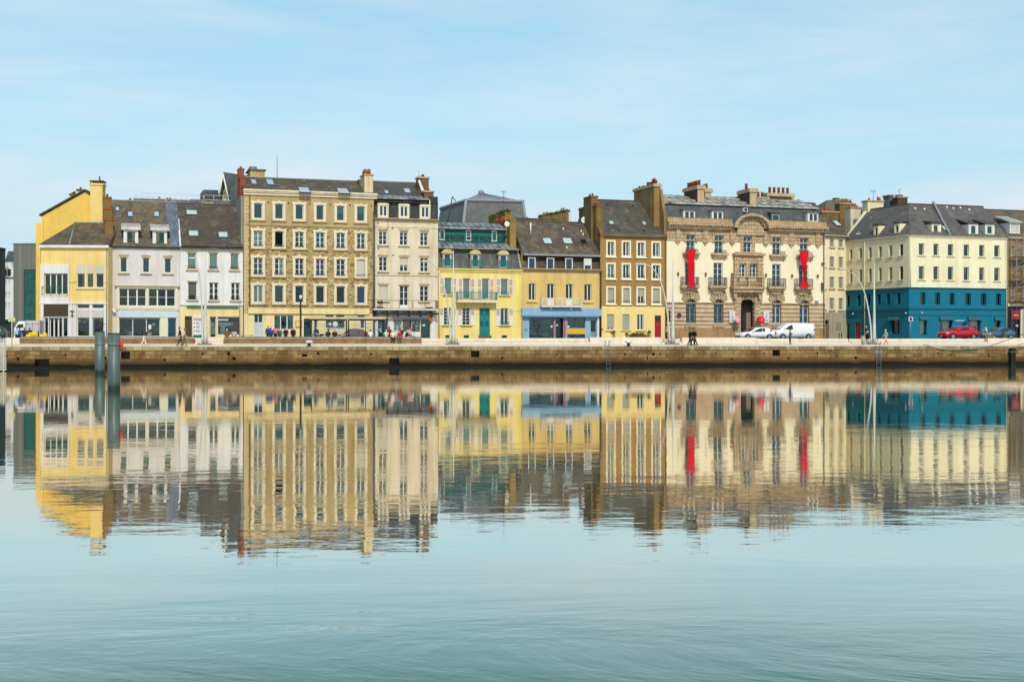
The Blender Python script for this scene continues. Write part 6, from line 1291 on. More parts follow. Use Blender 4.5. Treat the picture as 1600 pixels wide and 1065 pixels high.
# ------------------------------------------------------------------ 10 cream houses up the side street
def side_houses():
    F = street(1282, 9.5, R(30)); B = thing('side_street_house', 'narrow yellowish house with brown roof between the grand building and the blue fronted corner', 'house', F.wm)
    u = F.u; U = u(1325); Z = lambda y: zat(F, 1305, y); ze = Z(369.5); y2 = plaster('sandy_render', (255, 240, 198), .25, .07, .88)
    for ya, yb in ((373.5, 386), (401, 418), (432.5, 450.5), (465.5, 484)):
        row(B, F, [(1296.5, 1303), (1310.5, 1317)], 1305, ya, yb, mull=2, gl=GL, sill=SILLC, sur=(SURC, .08), cur=(BRN, 'right') if ya > 380 else None)
    for ya, yb in ((401, 418), (434, 452), (466, 484)): row(B, F, [(1286.5, 1289)], 1305, ya, yb, mull=1, gl=GL, sill=SILLC)
    win(B, F, u(1288), u(1295), 0, Z(500), mull=1, door=.8, fm=paint('taupe_door', (120, 104, 86)), name='entrance_door')
    q = MB(); wall(q, F, 0, U, Z(488), ze); wall(q, F, 0, U, 0, Z(488), 0, .24, 1); shell(q, 0, U, 9, 0, ze, 0, 2); obj('wall', q, [y2, plaster('grey_base', (196, 186, 164), .5), DARK], B)
    cornice(B, F, 0, U, ze-.1, ze+.15, .25, CREAMP)
    q = MB(); q.box(u(1306.5), u(1314), -.05, -.003, Z(515), Z(503)); obj('wall_panel', q, plaster('panel_grey', (168, 150, 130)), B)
    vr = 6.5; zr = F.z(322, u(1330, vr), vr); ro, S = gable(B, F, 0, U, ze+.1, zr, vr, 12, MOSB, BRSTK, over=.3)
    skylight(ro, S, 1303, 345, 1311, 353)
    pipe(B, F, U-.2, 0, ze, GREY)
    # stacks and roofs crowded behind
    def blk(name, label, x0, x1, ytop, back, mat, pots=(), cap=None, z0=0, dv=1.4, pm=None, ph=.5, cat='chimney stack', vent=False):
        H = street((x0+x1)/2, back); T = thing(name, label, cat, H.at(0, 0, 0)); a, b_ = H.u(x0), H.u(x1); zt = H.z(ytop, H.u((x0+x1)/2))
        q = MB(); q.box(a, b_, 0, dv, z0, zt-.2); obj('shaft', q, mat, T, H.wm); q = MB(); q.box(a-.12, b_+.12, -.12, dv+.12, zt-.2, zt); obj('chimney_cap', q, cap or SILLC, T, H.wm)
        for x, h in pots: q = MB(); c = H.u(x); q.tube([(c, dv/2, zt-.02), (c, dv/2, zt+h)], [.17, .13], 8); obj('chimney_pot', q, pm or POT, T, H.wm)
        return H, T
    blk('chimney_stack', 'low brown stack with orange pots just right of the grand building roof', 1284, 1310, 330, 16, BRSTK, [(1289, .5), (1294, .7), (1299, .6), (1304, .4)])
    blk('chimney_stack', 'ochre stack with orange pots below the brown hipped roof behind the side street', 1312, 1336, 317, 26, BRSTK, [(1320, .7), (1325, .7), (1333, .6)])
    blk('chimney_stack', 'pale stack with three orange pots beside the cream gable of the blue fronted corner', 1329, 1345, 323, 18, CREAM2, [(1333, .4), (1337, .5), (1341, .4)])
    H, T = blk('chimney_stack', 'tall cream stack with red pots and an aerial, left of the corner building ridge', 1356, 1380.5, 313, 14, CRM, [(1362, .4), (1376, .6), (1379, .5)])
    q = MB(); c = H.u(1367.5); zt = H.z(299, c); q.tube([(c, .5, H.z(318, c)), (c, .5, zt)], .03, 5)
    for d in (-.35, -.1, .15, .35): q.tube([(c+d, .3, zt-.1), (c+d, .7, zt+.35)], .02, 4)
    q.tube([(c-.4, .5, zt), (c+.4, .5, zt)], .025, 4); obj('aerial', q, IRON, T, H.wm)
    H, T = blk('chimney_stack', 'dark brick stack with metal cowl and aerial, above the ridge of the corner building', 1403, 1418, 307, 13, blocks('dark_stack_brick', (112, 88, 76), (96, 76, 66), (80, 66, 58), .24, .1), [])
    q = MB(); c = H.u(1409); zt = H.z(295, c); q.tube([(c, .5, H.z(307, c)), (c, .5, zt)], .03, 5); q.tube([(c-.4, .5, zt-.3), (c+.3, .5, zt+.1)], .02, 4); q.box(c-.5, c+.4, .3, .9, H.z(306.5, c), H.z(304, c)); obj('aerial', q, IRON, T, H.wm)
    blk('chimney_stack', 'small grey stack beside the dark brick stack over the corner house ridge', 1389, 1395.5, 304.5, 15, ZND, [], cap=ZND)
    for nm, lb, pts, back, mt, dep in (('hipped_roof_house', 'broad brown hipped roof seen between the grand building stacks and the cream stack', [(1298, 332), (1312, 309), (1346, 306), (1352, 313), (1372, 332)], 42, slate('warm_brown_slate', (120, 108, 96)), 9), ('rear_roof', 'dark slate roof slope just left of the dark brick stack', [(1380, 330), (1404, 310), (1420, 316), (1420, 330)], 22, BRSL, 6)):
        H = street(pts[0][0], back); T = thing(nm, lb, 'house', H.wm); q = MB(); P_ = [H.uz(*p) for p in pts]; zb = min(p[1] for p in P_)
        o_ = [(p[0], 2+(p[1]-zb)*.8, p[1]) for p in P_]; q.face(o_); bk = [(p[0], 2+(p[1]-zb)*.8+.05 if p[1] > zb+.1 else 12, p[1]) for p in P_]; q.face(bk[::-1])
        q.face([o_[0], o_[-1], bk[-1], bk[0]]); 
        for i in range(len(o_)-1): q.face([o_[i], bk[i], bk[i+1], o_[i+1]])
        obj('roof', q, mt, T); q = MB(); q.box(P_[0][0]+.3, P_[-1][0]-.3, 2.3, 11.5, 0, zb+.05); obj('wall', q, BRSTK, T)
        if back == 42:
            q = MB(); c = H.uz(1337, 303.5); q.box(c[0]-.4, c[0]+.4, 5.5, 6.5, zb, c[1]); obj('chimney', q, BRSTK, T)
side_houses()

# ------------------------------------------------------------------ 11 blue fronted corner building
def corner_building():
    F = street(1420.5); B = thing('corner_building', 'long cream corner building with two petrol blue lower floors and dark slate roof', 'building', F.wm)
    u = F.u; U = u(1573.5); Z = lambda y: zat(F, 1420.5, y); ze = Z(366.5); zb = Z(449.5); zm = Z(483)
    BL = plaster('petrol_blue_render', (10, 122, 150), .12, .1, .9); BLW = paint('petrol_blue_trim', (14, 118, 146)); CR = plaster('cream_upper', (255, 244, 206), .2, .06, .87)
    # left face recedes: solve its bearing from the eave falling from 366 to 377.5
    D0 = F.o.y; D1 = D0*(HY-366.5)/(HY-377.3); x0, y0 = F.o.x, F.o.y; x1, y1 = (1318-800)/FPX*D1, D1
    L = math.hypot(x1-x0, y1-y0); ang = math.atan2(y0-y1, x0-x1); A = Frame(x1, y1, G, ang)   # its local x runs back to the corner
    ua = A.u; UA = L
    kk = dict(mull=1, gl=GLT, sill=CREAMP, fm=CREAMP, fw=.06, rec=.22)
    f1 = [(1435.5, 1444), (1458.5, 1466.5), (1481, 1489.5), (1505.8, 1514), (1530, 1538), (1553.5, 1561.8)]
    def frow(FF, xs, ya, yb, xr, **k):
        uu = FF.u(xr); z1, z0 = FF.z(ya, uu), FF.z(yb, uu); return [win(B, FF, FF.u(a), FF.u(b_), z0, z1, **k) for a, b_ in xs]
    frow(F, f1, 380, 398.5, 1435.5, **kk); frow(F, f1[:3], 415.5, 436.5, 1435.5, **kk)
    for i, e in enumerate(f1[3:]): frow(F, [e], 415.5+.2, 436.8, 1435.5, **{**kk, 'cur': (CUR_W, 'top')})
    l1 = [(1327.3, 1331.6), (1342, 1346.8), (1357, 1362), (1372.6, 1377.6), (1388.6, 1394), (1405, 1411)]
    frow(A, l1, 381.5, 399.5, 1408, **kk); frow(A, l1, 416, 437, 1408, **kk)
    db = dict(mull=1, gl=GL, fm=BLW, fw=.05, rec=.3)
    frow(F, [(1437.3, 1446), (1460.5, 1469), (1483.3, 1491.5), (1508.5, 1517), (1532.5, 1541), (1556, 1564)], 457, 475.5, 1437, **db)
    frow(A, [(1322.3, 1327.6), (1339, 1344.6), (1354.5, 1359.8), (1370, 1375.6), (1384.8, 1390.6), (1401, 1407)], 458, 475, 1404, **db)
    # ground: shop windows with dark surrounds
    shopd = dict(mull=1, gl=GLC, fm=BLACK, fw=.06, rec=.3, name='shop_window')
    for a, b_, ya, yb in ((1437.5, 1448, 500, 523), (1468.5, 1488, 500, 522.5), (1513, 1532, 500, 522), (1554, 1563, 500, 512.5)): frow(F, [(a, b_)], ya, yb, 1437, **shopd)
    frow(A, [(1391.5, 1405.5)], 500, 522, 1398, **shopd)
    frow(A, [(1321.5, 1328)], 503.5, 535, 1325, mull=1, gl=GLC, door=.1, fm=WHITE, rec=.2, name='shop_door'); 
    a, b_ = ua(1336), ua(1344.5); z1 = A.z(503.5, a); A.open.append((a, b_, 0, z1)); q = MB(); q.box(a, b_, .15, .22, 0, z1); q.box(a+.12, b_-.12, .13, .16, .3, z1-.3); dr = obj('entrance_door', q, paint('crimson_door', (180, 16, 44)), B, A.wm); q = MB(); q.box(b_-.2, b_-.14, .06, .14, 1.0, 1.1); obj('handle', q, STEEL, dr, A.wm)
    zt = ze
    q = MB(); wall(q, F, 0, U, zb, ze); wall(q, F, 0, U, 0, zb, 0, .34, 1); shell(q, 0, U, 11, 0, ze, 0, 2, 0, 1.0, 2); obj('wall', q, [CR, BL, DARK], B)
    q = MB(); wall(q, A, 0, UA, zb, ze); wall(q, A, 0, UA, 0, zb, 0, .34, 1); shell(q, 0, UA-.3, 9, 0, ze-.01, 0, 2, 0, 1.0); obj('side_wall', q, [CR, BL, DARK], B, A.wm)
    for FF, W_ in ((F, U), (A, UA)):
        for (z0, z1, o_, m_, nm) in ((ze-.3, ze, .22, CREAMP, 'cornice'), (zb-.1, zb+.08, .2, BLW, 'string_course'), (zm-.05, zm+.2, .18, BLW, 'string_course')): cornice(B, FF, 0, W_, z0, z1, o_, m_, nm)
        q = MB(); q.box(0, W_, -.07, -.003, Z(492), Z(491)); q.box(0, W_, -.06, -.003, 0, .35); obj('ledge', q, BLW, B, FF.wm)
    for FF, xs in ((F, ((1436, 1448.5), (1467, 1489), (1511.5, 1533), (1553, 1563.5))), (A, ((1389.5, 1405),))):
        for a, b_ in xs:
            q = MB(); a, b_ = FF.u(a), FF.u(b_); z1, z0 = Z(494), Z(499.7); q.hexa([(a, -.35, z0), (b_, -.35, z0), (b_, -.01, z0), (a, -.01, z0), (a, -.2, z1), (b_, -.2, z1), (b_, -.01, z1), (a, -.01, z1)]); obj('awning', q, paint('dull_teal_awning', (40, 108, 118)), B, FF.wm)
    # displays in the shop windows
    for x, y, w_, h_, mm in ((1476, 509, 1.0, 1.5, CREAMP), (1480, 515, .6, .8, CUR_Y), (1473, 517, .5, .6, BRN), (1520, 505, 1.1, .8, CREAMP), (1527, 508, .5, 1.2, CUR_W), (1517, 512, .5, .8, BRN), (1442, 510, .7, 1.6, CUR_W), (1558, 507, .3, .8, paint('board_red', (200, 40, 70)))):
        q = MB(); c = u(x, .7); z = Z(y); pts = [(c-w_/2, z-h_/2), (c+w_/2*.8, z-h_/2+.1), (c+w_/2, z+h_*.3), (c, z+h_/2), (c-w_*.45, z+h_*.35)]; q.prism(pts, .55, .7); obj('window_display', q, mm, B)
    for x, y, w_, h_, mm in ((1396, 506, .5, 1.2, CUR_Y), (1401, 515, .4, .5, LEAF2), (1394, 519, .4, .5, BRN), (1404, 518, .3, .4, WHITE)):
        q = MB(); c = ua(x, .7); q.box(c-w_/2, c+w_/2, .5, .65, Z(y)-h_/2, Z(y)+h_/2); obj('window_display', q, mm, B, A.wm)
    q = MB(); x = u(1493); z = Z(500.3)
    while x < u(1505): l = random.uniform(.06, .12); q.box(x, x+l, -.03, -.003, z-.06, z+.06); x += l+.04
    obj('wall_lettering', q, WHITE, B)
    q = MB(); c = u(1505.5); q.tube([(c, -.3, Z(504)), (c, -.36, Z(504))], .24, 14); q.tube([(c, 0, Z(504)), (c, -.3, Z(504))], .03, 5); obj('hanging_sign', q, paint('navy', (16, 40, 96)), B)
    for FF, pts in ((A, ((1334, 490), (1416.5, 489))), (F, ((1439.5, 488.5),))):
        for x, y in pts: q = MB(); q.ball((FF.u(x), -.16, zat(FF, x, y)), .11, 0, 8, 6); q.box(FF.u(x)-.03, FF.u(x)+.03, -.1, 0, zat(FF, x, y)-.03, zat(FF, x, y)+.03); obj('wall_lamp', q, WHITE, B, FF.wm)
    pipe(B, A, ua(1352), 0, ze, CREAMP); pipe(B, F, .12, zb, ze, CREAMP, v=-.1); pipe(B, F, U-.15, 0, ze, CREAMP)
    # roofs
    SLT = slate('corner_slate', (112, 108, 106), (120, 102, 88), .3); vr = 5.6
    def P(FF, x, y, v): a = FF.u(x, v); return FF.wm @ Vector((a, v, FF.z(y, a, v)))
    inv = F.wm.inverted(); q = MB()
    e0 = P(A, 1318, 377.2, -.25); e1 = F.wm @ Vector((-.05, -.3, ze)); e2 = F.wm @ Vector((U+.1, -.3, ze))
    r1 = P(F, 1420, 318.5, vr); r0 = P(A, 1357, 328, 5.4); zr = (inv @ r1).z
    rr = F.wm @ Vector((F.u(1536, vr), vr, zr)); rp = F.wm @ Vector((F.u(1458, vr), vr, zr)); ep = F.wm @ Vector((F.u(1484, -.3), -.3, ze)); r1 = F.wm @ Vector(((inv @ r1).x, vr, zr))
    T = lambda *ps: [tuple(inv @ p) for p in ps]
    e2b = F.wm @ Vector((U+.1, 11.2, ze)); e1b = F.wm @ Vector((0, 11.2, ze)); e0b = A.wm @ Vector((0, 9.5, ze))
    q.face(T(e0, e1, r1, r0)); q.face(T(e1, ep, rp, r1)); q.face(T(ep, e2, rr, rp)); q.face(T(e2, e2b, rr)); q.face(T(e2b, e1b, r1, rr)); q.face(T(e0b, e0, r0)); q.face(T(e1b, e0b, r0, r1)); q.face(T(e0, e0b, e1b, e2b, e2, e1))
    ro = obj('roof', q, SLT, B)
    q = MB(); a, b_ = inv @ ep, inv @ rp; d = Vector((.15, 0, 0)); upv = Vector((0, 0, .5)); q.hexa([a-d, a+d, b_+d, b_-d, a-d+upv*.6, a+d+upv*.6, b_+d+upv, b_-d+upv]); obj('parting_wall', q, LEAD, ro, F.wm)
    q = MB(); 
    for a, b_ in ((r0, r1), (rp, rr)): q.tube([inv @ a, inv @ b_], .12, 6, sm=False)
    q.tube([inv @ r1, inv @ rp], .12, 6, sm=False); obj('ridge_cap', q, paint('ridge_brown', (104, 82, 70)), ro, F.wm)
    g = MB(); h = A.wm.inverted() @ r0; g.face([(0.02, 0, ze-.05), (0.02, h.y, h.z-.1), (.02, 9.3, ze-.05)]); g.prism([(-.3, ze-.3), (-.3, ze), (.0, ze), (.0, ze-.3)], 0, 9); g.hexa([(-.22, 0, ze), (.05, 0, ze), (.05, h.y, ze), (-.22, h.y, ze), (-.22, 0, ze+.1), (.05, 0, ze+.1), (h.x-.0, h.y, h.z+.25), (h.x-.5, h.y, h.z+.25)]); obj('gable_wall', g, CR, B, A.wm)
    S = Slope(F, -.3, ze, vr, zr); SA = Slope(A, -.25, ze, h.y, h.z)
    skylight(ro, S, 1472, 353, 1481, 360.5); skylight(ro, SA, 1341, 357.5, 1349, 368)
    for x, y in ((1429.5, 326), (1444, 327), (1479, 324), (1489, 326), (1500, 325), (1514, 328), (1394, 337), (1361, 341), (1412, 334)):
        SS = S if x > 1420 else SA; hh = SS.hit(x, y); q = MB(); q.box(hh[0]-.12, hh[0]+.12, hh[1]-.12, hh[1]+.12, hh[2]-.05, hh[2]+.16); obj('roof_vent', q, WHITE, ro, SS.F.wm)
    CD = slate('dormer_slate', (92, 86, 82))
    dormer(B, F, 1456, 1470.5, 350, 364.5, .35, CR, CD, back=3.2, winpx=(1458.5, 351.5, 1466, 363), mull=1, gl=GLT, slope=.12, roofh=.35, fm=WHITE, over=.1)
    dormer(B, F, 1513.5, 1528.5, 350.5, 366.5, .15, WHT, CD, back=3.0, winpx=(1517, 352.5, 1525, 365.5), mull=1, gl=GLT, fm=WHITE, slope=.30, roofh=.12, over=.06)
    dormer(B, F, 1539.5, 1554, 351, 367, .15, WHT, CD, back=3.0, winpx=(1542.5, 353, 1550.5, 365.5), mull=1, gl=GLT, fm=WHITE, slope=.30, roofh=.12, over=.06)
    dormer(B, A, 1365, 1372.5, 353, 370.5, .3, CR, CD, back=3, winpx=(1367, 356, 1370.8, 367.5), mull=1, gl=GL, fm=CREAMP, slope=.14, roofh=.3, over=.08)
    dormer(B, A, 1397, 1405, 349.5, 366, .3, CR, CD, back=3, winpx=(1399.3, 352, 1403.3, 363.5), mull=1, gl=GL, fm=CREAMP, slope=.14, roofh=.3, over=.08)
corner_building()

# ------------------------------------------------------------------ 12 the scaffolded house, right edge
def scaffold_house():
    F, B, U = std('scaffolded_house', 'brown stone house with slate roof, behind scaffolding at the right edge', 'house', 1574, 1660)
    Z = lambda y: zat(F, 1585, y); u = F.u; ze = Z(372)
    for ya, yb in ((385, 400), (449, 470)): row(B, F, [(1579, 1584.5), (1597, 1603)], 1585, ya, yb, mull=2, gl=GLT if ya < 400 else GL, sur=(SILLC, .08))
    row(B, F, [(1580, 1584)], 1585, 430, 434, mull=1); row(B, F, [(1583, 1593.5)], 1585, 500, 528, mull=1, fm=BLACK, gl=GL, name='shop_door', rec=.3); row(B, F, [(1597.5, 1612)], 1585, 494, 524, mull=1, gl=GLT, name='shop_window')
    q = MB(); wall(q, F, 0, U, Z(478), ze); wall(q, F, 0, U, 0, Z(478), 0, .24, 1); shell(q, 0, U, 11, 0, ze, 0, 2); obj('wall', q, [blocks('brown_ashlar', (176, 150, 112), (150, 126, 90), (120, 98, 70), .8, .35), BLACK, DARK], B)
    band(B, F, 0, U, Z(478.5), Z(474), .2, CRM, 'shop_fascia'); q = MB(); q.box(u(1580), u(1593), -.14, -.003, Z(499), Z(485)); obj('red_sign', q, paint('sign_red', (180, 30, 40)), B); q = MB(); q.box(u(1583), u(1590), -.16, -.14, Z(493), Z(491.8)); obj('sign_text', q, CUR_W, B)
    q = MB(); q.box(u(1588), u(1591.5), .1, .12, Z(510), Z(507)); obj('notice', q, WHITE, B); q = MB(); q.box(u(1593.5), u(1600), -.18, -.01, 0, Z(483)); obj('shop_frame', q, CREAMP, B)
    cornice(B, F, 0, U, ze-.2, ze+.1, .3, CREAMP)
    vr = 5.6; zr = F.z(329, u(1585, vr), vr); ro, S = gable(B, F, -.0, U, ze+.1, zr, vr, 11, slate('scaffold_slate', (112, 98, 86), (140, 112, 84), .5), GRYW, over=.25)
    dormer(B, F, 1578, 1593.5, 348, 365, .3, WHT, zinc('pale_zinc', (222, 216, 202), (180, 176, 168)), back=3, winpx=(1580, 350, 1591.5, 363), mull=1, gl=GLC, slope=.35, roofh=.12, over=.3, blind=.95)
    K = street(1574, -1.5); T = thing('scaffold', 'steel tube scaffold with plank decks against the brown house at the right edge', 'scaffold', K.wm)
    ks = K.u; q = MB(); zt = zat(K, 1585, 362); xs = [.3, 2.2, 4.1, 6.0]
    for x in xs:
        for v in (0, 1.0): q.tube([(x, v, 0), (x, v, zt if x < 1 or v else zt-1.5)], .035, 6)
    for k, y in enumerate((384, 400, 416, 432, 448, 464)):
        z = zat(K, 1585, y)
        for v in (0, 1.0): q.tube([(.1, v, z), (6.2, v, z)], .035, 6)
        for x in xs: q.tube([(x, -.1, z), (x, 1.1, z)], .035, 6)
    for k, (ya, yb) in enumerate(((400, 416), (416, 432), (432, 448), (448, 464), (384, 400))): q.tube([(xs[k % 2], 0, zat(K, 1585, yb)), (xs[k % 2+1], 0, zat(K, 1585, ya))], .03, 6); q.tube([(xs[(k+1) % 2+1], 0, zat(K, 1585, yb)), (xs[(k+1) % 2+2], 0, zat(K, 1585, ya))], .03, 6)
    obj('scaffold_tube', q, STEEL, T); q = MB()
    for y in (400.5, 432.5, 464.5): z = zat(K, 1585, y); q.box(.1, 6.2, .05, .95, z, z+.05)
    obj('plank_deck', q, plaster('scaffold_plank', (140, 110, 80), .5), T)
scaffold_house()

# ------------------------------------------------------------------ far left: modern block and distant houses
def far_left():
    F = street(21, 16, R(-6)); B = thing('modern_block', 'windowless grey clad modern block with a tall teal glass strip, left of the yellow house', 'building', F.wm); u = F.u
    a0, a1 = u(21), u(66); Z = lambda y: zat(F, 40, y); m, Nn, Ll, b = base_mat('grey_cladding', .6, .4)
    uv = Nn.new('ShaderNodeTexCoord').outputs['UV']; br = Nn.new('ShaderNodeTexBrick'); br.offset = 0; br.inputs['Scale'].default_value = 1; br.inputs['Brick Width'].default_value = .55; br.inputs['Row Height'].default_value = 40; br.inputs['Mortar Size'].default_value = .02
    br.inputs['Color1'].default_value = C(130, 130, 122); br.inputs['Color2'].default_value = C(112, 114, 108); br.inputs['Mortar'].default_value = C(84, 86, 84); Ll.new(uv, br.inputs['Vector']); Ll.new(br.outputs[0], b.inputs['Base Color'])
    q = MB(); q.box(a0, u(37), 0, 12, 0, Z(381)); q.box(u(37), u(56), 0, 12, Z(421), Z(381)); q.box(u(37), u(56), .25, 12, 0, Z(421)); q.box(u(56), a1, 0, 12, 0, Z(381)); obj('wall', q, m, B)
    q = MB(); q.box(u(37.1), u(55.9), .1, .2, Z(500), Z(421.2)); obj('glass_strip', q, paint('teal_curtain_glass', (8, 96, 88), .12, .8, 0, .7, .5), B); q = MB(); q.box(a0-.1, a1, -.1, .4, Z(381), Z(380)); obj('coping', q, STEEL, B)
    H = street(3, 95, R(4)); T = thing('distant_house', 'distant pale house with slate roof and two gabled bays, seen at the far left edge', 'house', H.wm); h = H.u; Zh = lambda y: zat(H, 12, y)
    for (x0, x1) in ((8, 10.5), (13.5, 15.5)):
        for ya, yb in ((438, 447), (456, 466), (473, 483)): win(T, H, h(x0), h(x1), Zh(yb), Zh(ya), mull=1, fw=.1)
    q = MB(); wall(q, H, h(2.5), h(22), 0, Zh(432)); shell(q, h(2.5), h(22), 9, 0, Zh(432)); obj('wall', q, [WHT, DARK], T)
    q = MB(); zz = Zh(432); zr = Zh(390); q.hexa([(h(1), -.2, zz), (h(24), -.2, zz), (h(24), 9, zz), (h(1), 9, zz), (h(1), 4, zr), (h(24), 4, zr), (h(24), 4.3, zr), (h(1), 4.3, zr)]); obj('roof', q, slate('blue_dark_slate', (72, 84, 88)), T)
    for x in (9, 15.5):
        q = MB(); c = h(x); q.prism([(c-.7, zz-.1), (c+.7, zz-.1), (c+.7, zz+1.4), (c, zz+2.6), (c-.7, zz+1.4)], -.4, 3); q.box(c-.3, c+.3, -.42, -.4, zz+.1, zz+1.3, 1); obj('gabled_bay', q, [WHT, DARK], T)
    K = street(0, 40, R(0)); D = thing('dark_building', 'dark edge of a building cut by the left margin of the view', 'building', K.wm); q = MB(); q.box(K.u(-60), K.u(-3), 0, 2.5, 0, zat(K, 1, 388)); q.box(K.u(-60)-.1, K.u(-3)+.1, -.1, 2.5, zat(K, 1, 388), zat(K, 1, 386)); obj('wall', q, plaster('dark_wall', (82, 84, 80)), D)
    q = MB(); 
    for x in (-30, -10): q.box(K.u(x), K.u(x+8), -.03, 0, 8, 10)
    obj('window', q, GL, D)
    W = street(4, 60, R(0)); E = thing('low_dark_hall', 'low dark teal wall between the distant pale house and the grey clad block', 'building', W.wm); q = MB(); q.box(W.u(-4), W.u(40), 0, 10, 0, zat(W, 12, 500)); q.box(W.u(-4), W.u(40), -.4, 0, zat(W, 12, 502), zat(W, 12, 499)); obj('wall', q, paint('dark_teal_wall', (40, 60, 60)), E)
far_left()
# ------------------------------------------------------------------ quay furniture
def qz(v): return 1.95+.054*max(0, min(v, 5)) if v <= 5 else 2.34
CONC = plaster('pale_seat_concrete', (244, 230, 212), .25, .05, .86); CONCJ = plaster('shadow_joint', (150, 138, 122), .2)
WOODG = plaster('weathered_plank', (186, 168, 146), .6, .2); WOODB = plaster('brown_plank', (186, 146, 98), .7, .25)
def bench(label, x0, x1):
    v = 5.05; u0, u1 = Q.u(x0, v), Q.u(x1, v); T = thing('timber_bench', label, 'bench', Q.at(u0, v, 2.2), 'timber benches along the quay'); Lb = u1-u0
    q = MB(); n = max(1, round(Lb/3))
    for i in range(n):
        a, b_ = Lb*i/n+.015, Lb*(i+1)/n-.015
        for k in range(2): q.box(a, b_, 0, .12, .03+.19*k, .03+.19*k+.175)
    obj('front_plank', q, WOODB, T); q = MB(); q.box(.0, Lb, .05, 1.15, 0, .44); obj('base', q, CONCJ, T)
    q = MB(); q.box(-.03, Lb+.03, -.06, .5, .44, .475); obj('steel_strip', q, STEEL, T)
    q = MB()
    for i in range(n):
        a, b_ = Lb*i/n+.012, Lb*(i+1)/n-.012; q.box(a, b_, .18, .22, .476, .70)
        for k in range(6): q.box(a, b_, .16+.17*k, .31+.17*k, .702, .74)
    obj('seat', q, WOODG, T); return T
bench('long timber bench on the quay before the yellow corner house and dormer house', 31, 303.5)
bench('long timber bench on the quay in front of the rubble stone house and bus shelters', 350, 658.5)
def seatwall(label, x0, x1, ytop, two=True, v=4.7):
    u0, u1 = Q.u(x0, v), Q.u(x1, v); zt = Q.z(ytop, (u0+u1)/2, v+(.6 if two else 0)); z0 = qz(v)-.05
    T = thing('concrete_seat_wall', label, 'low wall', Q.at(u0, v, z0), 'pale concrete seat walls on the quay'); Lb = u1-u0; h = zt-z0; n = max(1, round(Lb/2.6)); lo, up = MB(), MB()
    for i in range(n):
        a, b_ = Lb*i/n+.008, Lb*(i+1)/n-.008
        if two: lo.box(a, b_, 0, .58, 0, h*.42); up.box(a, b_, .6, 1.35, 0, h)
        else: up.box(a, b_, 0, 1.3, 0, h)
    if two: obj('lower_step', lo, CONC, T); k = MB(); k.box(.01, Lb-.01, .585, .62, h*.42, h*.47); obj('shadow_joint', k, CONCJ, T)
    obj('upper_block', up, CONC, T); return T
seatwall('pale concrete seat wall at the far left end of the quay, under the road sign', 8, 30.5, 527.5, False)
seatwall('short pale wall between the two timber benches, beside the leftmost tall lamp', 304.5, 349, 527.5)
seatwall('short pale wall between the timber bench and the lamp in front of the lemon house', 659, 700, 528.5)
seatwall('long two step seat wall in front of the lemon and blue shop houses', 716, 921.5, 528.3)
seatwall('plain taller planter wall in front of the ochre house', 922, 1032.5, 526.8, False)
seatwall('pale block wall right of the lamp, behind the three dark dressed walkers', 1066, 1181.5, 527.3, False)
seatwall('two step seat wall in front of the white van', 1182, 1329, 528.8)
seatwall('long two step seat wall in front of the blue fronted corner building', 1376, 1543, 529)
seatwall('plain pale wall at the right end of the quay, under the blue car', 1543.5, 1640, 528.2, False)
seatwall('low pale wall behind the rightmost tall lamp, beside the litter bin', 1330, 1375, 529.2)
seatwall('low grey wall behind the tall lamp between the ochre house and grand building', 1033, 1065.5, 529)

LAMPM = paint('lamp_white', (222, 218, 210), .45, .8)
def mast_lamp(label, x, ytop, arc, v=3.7):
    u = Q.u(x, v); z0 = qz(v); T = thing('street_lamp', label, 'street lamp', Q.at(u, v, z0), 'tall masts with curved lamp arms on the quay')
    zt = Q.z(ytop, u, v)-z0; q = MB(); q.tube([(0, 0, 0), (0, 0, 1.2), (0, 0, zt*.45), (0, 0, zt)], [.24, .18, .115, .03], 12); obj('mast', q, LAMPM, T)
    q = MB(); q.box(-.75, .6, -.4, .5, 0, .12); obj('base_plate', q, CONCJ, T)
    pts = []
    for (px, py) in arc: a, b_ = Q.uz(px, py, v); pts.append(Vector((a-u, 0, b_-z0)))
    # smooth the arm
    sm = []
    for i in range(len(pts)-1):
        p0, p1, p2, p3 = pts[max(i-1, 0)], pts[i], pts[i+1], pts[min(i+2, len(pts)-1)]
        for k in range(5): t = k/5; sm.append(.5*((2*p1)+(p2-p0)*t+(2*p0-5*p1+4*p2-p3)*t*t+(3*p1-p0-3*p2+p3)*t**3))
    sm.append(pts[-1]); n = len(sm); q = MB(); q.tube(sm, [.105-.07*i/(n-1) for i in range(n)], 8); obj('curved_arm', q, LAMPM, T)
    e = sm[-1]; q = MB(); q.ball((e.x-.25, 0, e.z), (.42, .16, .10), 0, 10, 6); obj('lamp_head', q, LAMPM, T)
mast_lamp('tall white lamp mast in front of the brown roofed shop house, leftmost of four', 321, 396, [(316.5, 534), (316, 500), (314.5, 460), (311, 428), (307, 408), (305, 403.5)])
mast_lamp('tall white lamp mast in front of the lemon yellow house', 708.5, 391, [(704, 534), (702, 500), (698, 465), (690, 436), (679, 415), (668, 408)])
mast_lamp('tall white lamp mast at the left corner of the grand building', 1051.5, 405, [(1046.5, 534), (1043.5, 495), (1038, 460), (1029, 433), (1016, 416), (1001, 412.5)])
mast_lamp('tall white lamp mast in front of the blue fronted corner building', 1366, 408, [(1361.5, 534), (1360, 505), (1353, 465), (1344, 442), (1332, 427), (1320, 421)])
